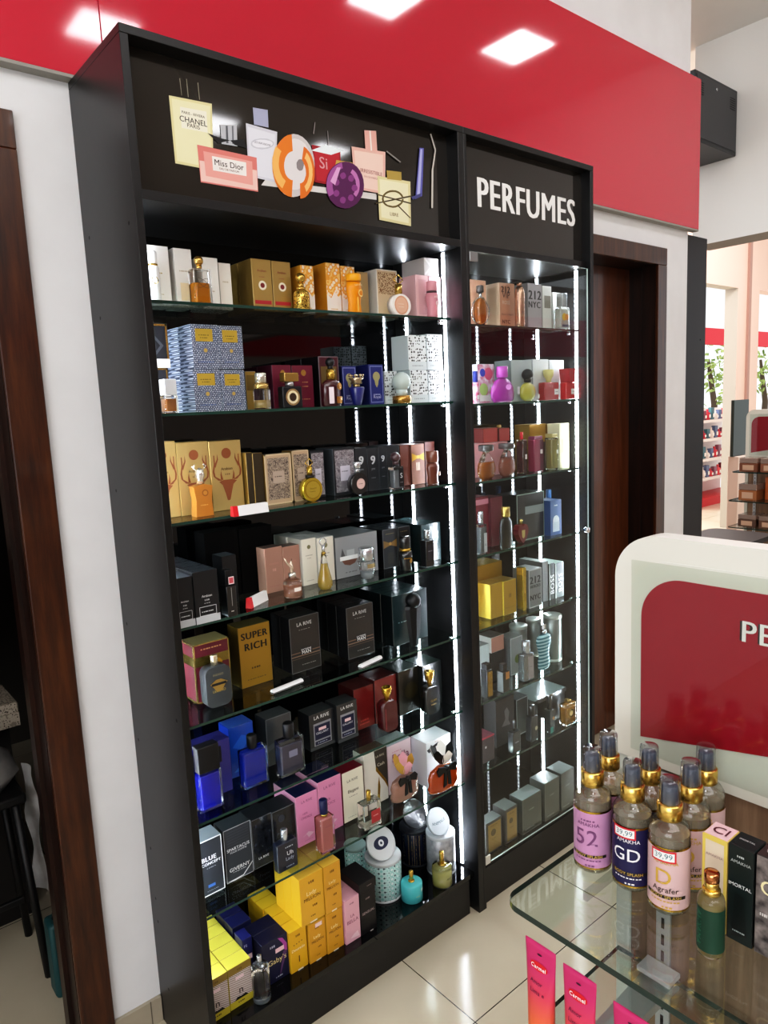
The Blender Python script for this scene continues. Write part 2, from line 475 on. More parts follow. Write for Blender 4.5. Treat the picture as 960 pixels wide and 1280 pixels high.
# ------------------------------------------------------------------ products
def pat(name):
    if name == 'snake': return voro_mat('snake_print', [(0, 'c6ccd8'), (.30, '2e3850'), (.56, '98a2b6')], 215, (1, .05, .7), .4, rnd=.25, rot=(0, .785, 0))
    if name == 'leopard': return voro_mat('leopard_gold', [(0, '1d1408'), (.33, 'd9b257'), (.72, '3a2a10')], 190, rough=.2, metal=.7)
    if name == 'floral': return voro_mat('orange_floral', [(0, 'f3e6d2'), (.42, 'e8a23c'), (.7, 'f0c878')], 90, rough=.4)
    if name == 'trefoil': return voro_mat('trefoil_print', [(0, '2c2f31'), (.37, 'dfe5e6'), (.85, 'cfd6d8')], 120, (1, .05, 1), .4, rnd=.45)
    if name == 'damask': return voro_mat('silver_damask', [(0, '6d6a70'), (.36, 'b9b6bd'), (.62, '7b747c')], 230, rough=.25, metal=.4)
    if name == 'brdamask': return voro_mat('brown_damask', [(0, '6b5f58'), (.40, 'b3a392'), (.66, '5f534d')], 240, rough=.3, metal=.2)
    if name == 'lace': return voro_mat('brown_lace', [(0, '7d5635'), (.40, 'd9c09c'), (.7, '8a6340')], 200, rough=.4)
    if name == 'tweed': return stripe_mat('tweed_check', '8d7a72', 'd8cfcb', 110, 'DIAGONAL', .5)
    if name == 'tealdots': return voro_mat('teal_dots', [(0, 'd3e2e2'), (.30, '8fc7c2'), (.47, 'b9d8d6'), (.69, '22323c')], 62, (1, 1, 1.0), .3, rnd=0.0, rot=(0, 0, .785))
    if name == 'darkdots': return voro_mat('navy_lattice', [(0, 'c8b070'), (.20, '0d1226'), (.66, '1a2442')], 190, (1, 1, 1), .22, rnd=.15)
    if name == 'stripes': return stripe_mat('sailor_stripes', '9fc4cc', '3c6f7c', 24, 'Z', .25)
    if name == 'marblegrey': return noise_mat('grey_tin_marble', 'b9bcc2', '8d9096', 40, rough=.3, metal=.3)
    if name == 'rose': return noise_mat('black_rose', '08090c', '2a2e36', 60, rough=.2, coat=.6)
    if name == 'swirl': return noise_mat('color_swirl', 'c23a6a', 'e8e4ee', 45, rough=.3)
    if name == 'goldmarble': return noise_mat('gold_lid', 'c8a24a', 'f0e2b4', 90, rough=.3, metal=.6)
    return M(name, .3, 0, 0)
def film(h):
    k = ('film', h)
    if k not in _M:
        m, t, b, mp = nodes('film_wrapped_' + h, .3, 0, 1.0); b.inputs['Base Color'].default_value = hx(h)
        n = t.nodes.new('ShaderNodeTexNoise'); n.inputs['Scale'].default_value = 45; n.inputs['Detail'].default_value = 2; n.inputs['Distortion'].default_value = 1.5
        t.links.new(mp.outputs[0], n.inputs['Vector'])
        bp = t.nodes.new('ShaderNodeBump'); bp.inputs['Strength'].default_value = .35; bp.inputs['Distance'].default_value = .004
        t.links.new(n.outputs[0], bp.inputs['Height']); t.links.new(bp.outputs[0], b.inputs['Coat Normal'])
        _M[k] = m
    return _M[k]
def mk(c):
    """colour spec -> material: 'hex', 'hex*' metallic, 'hex+' cellophane-wrapped, '#pattern'"""
    if not isinstance(c, str): return c
    if c[0] == '#': return pat(c[1:])
    if c.endswith('*'): return M(c[:-1], .24, .82, .4)
    if c.endswith('~'): return M(c[:-1], .32, .55, .3)
    if c.endswith('!'): return M(c[:-1], .6, 0, 0, .12)
    if c.endswith('+'): return film(c[:-1])
    return M(c, .42)
def prints(b, pr, w, h, fn):
    """fn(a,b,lift) maps face coords (a from -w/2..w/2, b 0..h) to xyz"""
    lift = .0003
    for p in pr:
        k = p[0]; lift += .00008
        if k == 'r':
            _, u0, v0, u1, v1, c = p
            n = 1 if fn.flat else 10
            us = [u0 + (u1 - u0) * i / n for i in range(n + 1)]
            for a, e in zip(us, us[1:]):
                b.face([fn((a - .5) * w, v0 * h, lift), fn((e - .5) * w, v0 * h, lift), fn((e - .5) * w, v1 * h, lift), fn((a - .5) * w, v1 * h, lift)], mk(c))
        elif k in ('t', 'T'):
            _, s, u, v, wf, c = p
            b.text(s, mk(c), lambda a, e: fn((u - .5) * w + a, v * h + e, lift), width=wf * w, bold=.045 if k == 'T' else .008)
        elif k == 'V':      # lettering turned to read upwards
            _, s, u, v, hf, c = p
            b.text(s, mk(c), lambda a, e: fn((u - .5) * w - e, v * h + a, lift), width=hf * h, bold=.04)
        elif k == 'd':
            _, u, v, r, c = p
            b.face([fn((u - .5) * w + r * w * math.cos(q * PI / 10), v * h + r * w * math.sin(q * PI / 10), lift) for q in range(20)], mk(c))
        elif k == 'p':
            _, pts, c = p
            b.face([fn((u - .5) * w, v * h, lift) for u, v in pts], mk(c))
        elif k == 'f':
            _, u0, v0, u1, v1, t, c = p
            tw = t; th = t * w / h
            for (a0, c0, a1, c1) in ((u0, v0, u1, v0 + th), (u0, v1 - th, u1, v1), (u0, v0, u0 + tw, v1), (u1 - tw, v0, u1, v1)):
                b.face([fn((a0 - .5) * w, c0 * h, lift), fn((a1 - .5) * w, c0 * h, lift), fn((a1 - .5) * w, c1 * h, lift), fn((a0 - .5) * w, c1 * h, lift)], mk(c))
        elif k == 'l':      # row of illegible small print: short dashes
            _, u, v, wf, hf, c = p
            n = max(3, int(wf * 14)); x = u - wf / 2
            for i in range(n):
                ww = wf / n * (.55 + .3 * ((i * 7) % 3) / 2)
                b.face([fn((x - .5) * w, (v - hf / 2) * h, lift), fn((x + ww - .5) * w, (v - hf / 2) * h, lift), fn((x + ww - .5) * w, (v + hf / 2) * h, lift), fn((x - .5) * w, (v + hf / 2) * h, lift)], mk(c))
                x += wf / n
def flatmap(y):
    def f(a, b, l): return (a, y - l, b)
    f.flat = True; return f
def cylmap(r, a0=-PI / 2):
    def f(a, b, l):
        q = a0 + a / r; return ((r + l) * math.cos(q), (r + l) * math.sin(q), b)
    f.flat = False; return f
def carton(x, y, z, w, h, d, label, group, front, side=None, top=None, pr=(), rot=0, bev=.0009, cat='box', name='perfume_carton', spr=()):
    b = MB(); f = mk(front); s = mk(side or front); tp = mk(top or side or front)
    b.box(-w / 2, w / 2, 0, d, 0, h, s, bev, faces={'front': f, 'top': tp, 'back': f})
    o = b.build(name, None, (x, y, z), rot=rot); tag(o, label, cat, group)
    if pr:
        b = MB(); prints(b, pr, w, h, flatmap(0)); b.build('printed_front', o, recalc=False)
    if spr:
        b = MB()
        def sm(a, c, l): return (-w / 2 - l, d / 2 - a, c)
        sm.flat = True
        prints(b, spr, d, h, sm); b.build('printed_side', o, recalc=False)
    return o

def liquid_mat(c): return M(c, .08, 0, .5, .5, .2)
def cap_part(r, cap, z0, h, w, col, d=None):
    """cap kinds"""
    if cap == 'none': return
    b = MB(); m = mk(col) if isinstance(col, str) else col
    d = d or w
    if cap == 'cyl': b.cyl(w / 2, z0, z0 + h, m, bev=min(.002, w * .08))
    elif cap == 'cone': b.cyl(w * .42, z0, z0 + h, m, r2=w / 2, bev=min(.0015, w * .05))
    elif cap == 'rect': b.box(-w / 2, w / 2, -d / 2, d / 2, z0, z0 + h, m, min(.002, w * .06), 2)
    elif cap == 'ball':
        b.cyl(w * .3, z0, z0 + h * .3, m); b.sphere(w / 2, m, (0, 0, z0 + h - w / 2))
    elif cap == 'trap': b.prism([(-w * .3, z0), (w * .3, z0), (w * .5, z0 + h), (-w * .5, z0 + h)], -d / 2, d / 2, m)
    elif cap == 'stem':
        b.cyl(w * .5, z0, z0 + h * .35, m); b.cyl(w * .28, z0 + h * .35, z0 + h, m)
    elif cap == 'ring':
        b.cyl(w * .18, z0, z0 + h * .55, m)
        n = 18; R = w * .42; b.tube([(R * math.cos(2 * PI * i / n), 0, z0 + h * .55 + (h * .45 - R) * .3 + R + R * math.sin(2 * PI * i / n)) for i in range(n + 1)], w * .07, m, 6)
    elif cap == 'diamond':
        b.cyl(w * .3, z0, z0 + h * .5, m)
        t = z0 + h * .5; n = 4; H = h * .5
        for a, e in (((-w / 2, t + H * .45), (0, t + H)), ((w / 2, t + H * .45), (0, t + H)), ((-w / 2, t + H * .45), (0, t)), ((w / 2, t + H * .45), (0, t))):
            b.tube([(a[0], 0, a[1]), (e[0], 0, e[1])], w * .05, m, 6)
    elif cap == 'tulip':
        b.lathe([(0, z0), (w * .22, z0), (w * .25, z0 + h * .25), (w * .42, z0 + h * .5), (w * .5, z0 + h * .95), (w * .38, z0 + h), (w * .2, z0 + h * .8), (0, z0 + h * .8)], m)
    elif cap == 'crown':
        b.lathe([(0, z0), (w * .38, z0), (w * .34, z0 + h * .3), (w * .5, z0 + h * .55), (w * .4, z0 + h * .6), (0, z0 + h * .6)], m)
        for q in range(8):
            a = 2 * PI * q / 8; b.sphere(w * .09, m, (w * .43 * math.cos(a), w * .43 * math.sin(a), z0 + h * .82), 8); b.cyl(w * .03, z0 + h * .5, z0 + h * .8, m, (w * .43 * math.cos(a), w * .43 * math.sin(a), 0), 6)
    elif cap == 'star':
        b.cyl(w * .28, z0, z0 + h * .45, m)
        c = z0 + h * .7; R = h * .3
        b.prism([((R if i % 2 == 0 else R * .5) * math.cos(PI / 2 + i * PI / 6) , c + (R if i % 2 == 0 else R * .5) * math.sin(PI / 2 + i * PI / 6)) for i in range(12)], -w * .12, w * .12, m)
    b.build('cap', r)
def bottle(x, y, z, w, h, d, label, group, kind='rect', bt=.7, glass=None, liq=None, lev=.85, cap='cyl', cw=.4, cc='151515', neck=None, pr=(), rot=0, cat='perfume bottle', name='perfume_bottle', **k):
    """w,h,d overall size; bt body share of height; glass colour spec when opaque; liq liquid colour; cw cap width share"""
    r = empty(name, (x, y, z), rot); tag(r, label, cat, group)
    H = h * bt
    gm = mk(glass) if glass else CLEARB
    b = MB()
    ins = min(.0055, w * .12)
    fmap = flatmap(-d / 2)
    pw = w
    prof = None
    if kind == 'rect':
        b.box(-w / 2, w / 2, -d / 2, d / 2, 0, H, gm, min(.004, w * .08), 3)
    elif kind == 'disc':
        n = 40; R = H / 2; rx = w / 2
        b.prism([(rx * math.cos(2 * PI * i / n), R + R * math.sin(2 * PI * i / n)) for i in range(n)], -d / 2, d / 2, gm, smooth=True)
        pw = w
    elif kind == 'round2':   # rounded-shoulder flask
        q = w * .28; pts = []
        for cx, cz, a0 in ((w / 2 - q, q, -PI / 2), (w / 2 - q, H - q, 0), (-w / 2 + q, H - q, PI / 2), (-w / 2 + q, q, PI)):
            pts += [(cx + q * math.cos(a0 + i * PI / 12), cz + q * math.sin(a0 + i * PI / 12)) for i in range(7)]
        b.prism(pts, -d / 2, d / 2, gm, smooth=True)
    elif kind == 'poly':
        pts = [(p[0] * w, p[1] * H) for p in k['pts']]
        b.prism(pts, -d / 2, d / 2, gm, smooth=k.get('sm', False))
    else:
        P = {'cyl': [(0, 0), (.46, 0), (.5, .02), (.5, .94), (.44, 1), (0, 1)],
             'taperup': [(0, 0), (.33, 0), (.36, .02), (.5, .95), (.46, 1), (0, 1)],
             'waist': [(0, 0), (.42, 0), (.45, .03), (.40, .35), (.5, .75), (.46, .97), (0, 1)],
             'onion': [(0, 0), (.26, 0), (.40, .08), (.49, .24), (.5, .38), (.46, .56), (.36, .76), (.22, .92), (.17, 1), (0, 1)],
             'teardrop': [(0, 0), (.34, 0), (.47, .08), (.5, .22), (.40, .40), (.27, .62), (.19, .85), (.16, 1), (0, 1)],
             'pear': [(0, 0), (.36, 0), (.47, .10), (.5, .36), (.46, .62), (.32, .86), (.18, .97), (.16, 1), (0, 1)],
             'scallop': [(0, 0), (.36, 0), (.46, .06), (.5, .25), (.46, .42), (.49, .62), (.42, .86), (.2, 1), (0, 1)],
             'ball': [(0, 0), (.2, .01), (.36, .1), (.47, .27), (.5, .48), (.46, .70), (.34, .88), (.18, .98), (0, 1)],
             'capsule': [(0, 0), (.34, .0), (.46, .05), (.5, .12), (.5, .80), (.45, .9), (.33, .97), (0, 1)],
             'shoulder': [(0, 0), (.46, 0), (.5, .03), (.5, .72), (.46, .86), (.32, .95), (.2, 1), (0, 1)],
             'vshape': [(0, 0), (.2, 0), (.26, .03), (.38, .4), (.5, .93), (.47, 1), (0, 1)],
             'torso': [(0, 0), (.30, 0), (.40, .05), (.42, .22), (.34, .42), (.40, .60), (.50, .80), (.46, .93), (.20, 1), (0, 1)]}[kind]
        prof = P
        b.lathe([(p[0] * w, p[1] * H) for p in P], gm, seg=k.get('seg', 28), sy=d / w, mats=None, smooth=k.get('smooth', True))
        pr0 = max(p[0] for p in P) * w
        fmap = cylmap(pr0); pw = 2 * pr0
    b.build('glass_body' if not glass else 'bottle_body', r)
    if liq and not glass:
        b = MB(); lm = liquid_mat(liq); L = H * lev
        if kind == 'rect': b.box(-w / 2 + ins, w / 2 - ins, -d / 2 + ins * .8, d / 2 - ins * .8, ins, L, lm, min(.003, w * .06), 2)
        elif kind == 'disc':
            n = 40; R = H / 2 - ins; b.prism([((w / 2 - ins) * math.cos(2 * PI * i / n), H / 2 + R * math.sin(2 * PI * i / n)) for i in range(n)], -d / 2 + ins * .6, d / 2 - ins * .6, lm, smooth=True)
        elif kind in ('round2', 'poly'):
            src = [(p[0] * w, p[1] * H) for p in k['pts']] if kind == 'poly' else pts
            cz = H / 2; src = [(px * (1 - 2 * ins / w), min(cz + (pz - cz) * (1 - 2 * ins / H), L)) for px, pz in src]
            b.prism(src, -d / 2 + ins * .6, d / 2 - ins * .6, lm, smooth=False)
        else:
            pp = []
            for (pr_, pz) in prof:
                zz = ins * .6 + pz * (H - ins); rr = max(0, pr_ * w - ins * .8)
                if zz <= L: pp.append((rr, zz))
                else:
                    if pp: 
                        r0, z0 = pp[-1]; f_ = (L - z0) / max(1e-6, zz - z0); pp.append((r0 + (rr - r0) * f_, L))
                    break
            pp = [(0, ins * .6)] + [q for q in pp if q[0] > 0] + [(0, pp[-1][1])]
            b.lathe(pp, lm, seg=24, sy=d / w)
        b.build('liquid', r)
    zt = H
    if neck:
        nh, nw, nc = neck
        b = MB(); b.cyl(nw * w / 2, zt - .0005, zt + nh * h, mk(nc)); b.build('collar', r); zt += nh * h
    if cap != 'none': cap_part(r, cap, zt, h - zt, cw * w, cc, min(d, cw * w) if cap in ('rect',) else None)
    if pr:
        b = MB(); prints(b, pr, pw, H, fmap); b.build('label', r, recalc=False)
    for e in k.get('extra', ()): EXTRA[e](r, w, h, d, H)
    return r

# special additions ------------------------------------------------
def ex_deer(r, w, h, d, H):
    b = MB(); m = M('e8e4d8', .15, .8)
    b.lathe([(0, 0), (w * .2, 0), (w * .16, h * .08), (w * .24, h * .14), (w * .2, h * .24), (w * .06, h * .29), (0, h * .29)], m, (0, 0, H), 14)
    for s in (-1, 1):
        b.tube([(s * w * .1, 0, H + h * .22), (s * w * .3, 0, H + h * .29), (s * w * .24, 0, H + h * .36)], w * .04, m, 6)
        b.tube([(s * w * .24, 0, H + h * .27), (s * w * .38, 0, H + h * .33)], w * .03, m, 6)
    b.build('stag_stopper', r)
def ex_leg(r, w, h, d, H):
    b = MB(); m = M('e0cdb8', .15, .7); t = H + h * .12
    b.cyl(w * .2, H, t, M('d8d4cc', .1, .9))
    b.tube([(0, 0, t), (-w * .02, 0, t + h * .14), (-w * .22, 0, t + h * .22), (-w * .42, 0, t + h * .36)], w * .05, m, 8, [w * .09, w * .075, w * .06, w * .03])
    b.tube([(0, 0, t), (w * .04, 0, t + h * .14), (-w * .02, 0, t + h * .25), (w * .05, 0, t + h * .31)], w * .05, m, 8, [w * .09, w * .075, w * .06, w * .03])
    b.build('leg_stopper', r)
def ex_bow(r, w, h, d, H, mat=None):
    b = MB(); m = M('0b0b0c', .35)
    z = H * .92; y = -d * .5
    for s in (-1, 1):
        b.prism([(0, z - w * .03), (s * w * .28, z - w * .13), (s * w * .33, z + w * .02), (s * w * .26, z + w * .10), (0, z + w * .04)], y - .004, y + .002, m)
        b.prism([(0, z), (s * w * .03, z - w * .42), (s * w * .13, z - w * .45), (s * w * .09, z)], y - .003, y, m)
    b.cyl(w * .06, z - w * .06, z + w * .06, m, (0, y, 0), 10)
    b.build('ribbon_bow', r)
def petals(r, w, h, H, c1, c2):
    b = MB(); zc = H + (h - H) * .1
    for i in range(7):
        a = 2 * PI * i / 7; R = w * .10; hh = (h - H) * .85
        cx, cy = R * math.cos(a), R * math.sin(a); out = (math.cos(a), math.sin(a)); tn = (-out[1], out[0])
        P = []
        for v, spread, wd in ((0, 0, .05), (.35, .10, .12), (.7, .17, .13), (1, .20, .02)):
            P.append([(cx + out[0] * w * spread + tn[0] * w * wd * s, cy + out[1] * w * spread + tn[1] * w * wd * s, zc + hh * v) for s in (-1, 1)])
        for A, B in zip(P, P[1:]): b.face([A[0], A[1], B[1], B[0]], mk(c1 if i % 2 else c2), True)
    b.sphere(w * .09, mk(c2), (0, 0, zc + w * .08), 10)
    b.build('flower_stopper', r)
def ex_pink(r, w, h, d, H): petals(r, w, h, H, 'e2a9b8', 'caa24e'); ex_bow(r, w, h, d, H)
def ex_white(r, w, h, d, H): petals(r, w, h, H, 'f2efe8', '101010'); ex_bow(r, w, h, d, H)
def ex_can(r, w, h, d, H):   # can-shaped stopper with pin of torso bottle
    b = MB(); b.cyl(w * .12, H, H + h * .08, CHROME); b.box(-w * .14, w * .14, -w * .03, w * .03, H + h * .08, H + h * .2, CHROME, .001)
    b.build('spray_head', r)
def ex_emblem(r, w, h, d, H):
    b = MB(); z = H * .52; m = M('b89c5c', .3, .8); y = -d / 2 - .0012
    b.prism([(-w * .34, z + w * .1), (-w * .1, z + w * .24), (w * .1, z + w * .24), (w * .34, z + w * .1), (w * .22, z - w * .02), (w * .1, z - w * .2), (-w * .1, z - w * .2), (-w * .22, z - w * .02)], y, y + .001, m)
    b.prism([(-w * .3, z + w * .03), (-w * .28, z + w * .12), (w * .28, z + w * .12), (w * .3, z + w * .03)], y - .0006, y, M('1a1a1a', .4))
    b.build('emblem', r)
def ex_atom(r, w, h, d, H):
    b = MB(); z = H * .6
    for s in (-1, 1):
        n = 24; a = .6 * s
        pts = []
        for i in range(n + 1):
            q = 2 * PI * i / n; u, v = w * .36 * math.cos(q), w * .14 * math.sin(q)
            pts.append((u * math.cos(a) - v * math.sin(a), -d / 2 - .0008, z + u * math.sin(a) + v * math.cos(a)))
        b.tube(pts, .0005, M('5a4028', .4), 5)
    b.build('wire_loop', r)
def ex_handle(r, w, h, d, H):
    b = MB(); n = 20; R = H * .5 - w * .05
    b.tube([(R * math.cos(2 * PI * i / n), 0, H * .5 + R * math.sin(2 * PI * i / n)) for i in range(n + 1)], w * .05, SILVER, 8)
    b.build('metal_hoop', r)
EXTRA = dict(deer=ex_deer, leg=ex_leg, bow=ex_bow, pink=ex_pink, white=ex_white, can=ex_can, emblem=ex_emblem, atom=ex_atom, hoop=ex_handle)

def tin(x, y, z, w, h, label, group, side, lid, lab_lid, eye=None, lean=1):
    r = empty('perfume_tin', (x, y, z)); tag(r, label, 'tin', group)
    b = MB(); b.cyl(w / 2, 0, h, mk(side), seg=36, bev=.002, mats=None); b.build('tin_body', r)
    b = MB(); b.cyl(w / 2 + .0008, 0, h * .06, mk(lid), seg=36, bev=.001); b.build('rim', r); b = MB(); b.cyl(w / 2 + .0008, h * .93, h + .0015, mk(lid), seg=36, bev=.001); b.build('rim', r)
    if eye:
        b = MB()
        b.face([(w * .27 * math.cos(q * PI / 12), w * .17 * math.sin(q * PI / 12), h + .0022) for q in range(24)], mk(eye[0]))
        b.face([(w * .10 * math.cos(q * PI / 12), w * .10 * math.sin(q * PI / 12), h + .0026) for q in range(24)], mk(eye[1]))
        b.face([(w * .04 * math.cos(q * PI / 12), w * .04 * math.sin(q * PI / 12), h + .0030) for q in range(24)], mk(eye[0]))
        b.build('printed_top', r, recalc=False)
    return r
def lid(x, y, z, w, label, group, col, eye=None, txt=None, tilt=1.15):
    """separate lid standing on edge on the tin, leaning back"""
    r = empty('tin_lid', (x, y, z)); tag(r, label, 'lid', group)
    R = w / 2 + .002
    ct, st = math.cos(tilt), math.sin(tilt)
    def fn(a, c, l): # disc plane coordinates (a across, c up the slope), l out of the face (towards -y, up)
        return (a, c * ct - l * st, c * st + l * ct + l * 0)
    b = MB(); n = 36
    ring0 = [fn(R * math.cos(2 * PI * i / n), R + R * math.sin(2 * PI * i / n), 0) for i in range(n)]
    b2 = [fn(R * math.cos(2 * PI * i / n), R + R * math.sin(2 * PI * i / n), .010) for i in range(n)]
    inner = [fn(R * .93 * math.cos(2 * PI * i / n), R + R * .93 * math.sin(2 * PI * i / n), .010) for i in range(n)]
    inn2 = [fn(R * .93 * math.cos(2 * PI * i / n), R + R * .93 * math.sin(2 * PI * i / n), .007) for i in range(n)]
    V = [[b.bm.verts.new(p) for p in q] for q in (ring0, b2, inner, inn2)]
    m = b.mi(mk(col))
    for A, B in zip(V, V[1:]):
        for i in range(n):
            f = b.bm.faces.new((A[i], A[(i + 1) % n], B[(i + 1) % n], B[i])); f.material_index = m; f.smooth = True
    b.bm.faces.new(V[0][::-1]).material_index = m; b.bm.faces.new(V[3]).material_index = m
    b.build('lid_plate', r)
    if eye or txt:
        b = MB()
        if eye:
            for k, (sc, sc2, c) in enumerate(((.55, .36, eye[0]), (.2, .2, eye[1]), (.08, .08, eye[0]))):
                b.face([fn(R * sc * math.cos(q * PI / 12), R + R * sc2 * math.sin(q * PI / 12), .0076 + k * .0004) for q in range(24)], mk(c))
        if txt: b.text(txt, mk('4a5058'), lambda a, c: fn(a, R * .9 + c + a * a * 6, .0078), width=R * 1.3)
        b.build('printed_mark', r, recalc=False)
    return r
def price_strip(x, y, z, w, rot, label, red=True, tilt=0, hh=.014):
    r = empty('price_strip', (x, y, z), rot); tag(r, label, 'price strip', 'price strips on the glass shelves')
    b = MB()
    b.prism([(-.008, 0), (.008, 0), (.005, hh), (-.004, hh)], -w / 2, w / 2, M('eeeef0', .4), plane='yz')
    b.build('card_holder', r)
    if red:
        b = MB(); b.prism([(-.0085, 0), (.0085, 0), (.0055, hh + .0005), (-.0045, hh + .0005)], -w / 2 - .001, -w / 2 + w * .13, M('d6242c', .4), plane='yz'); b.build('red_end', r)
    return r

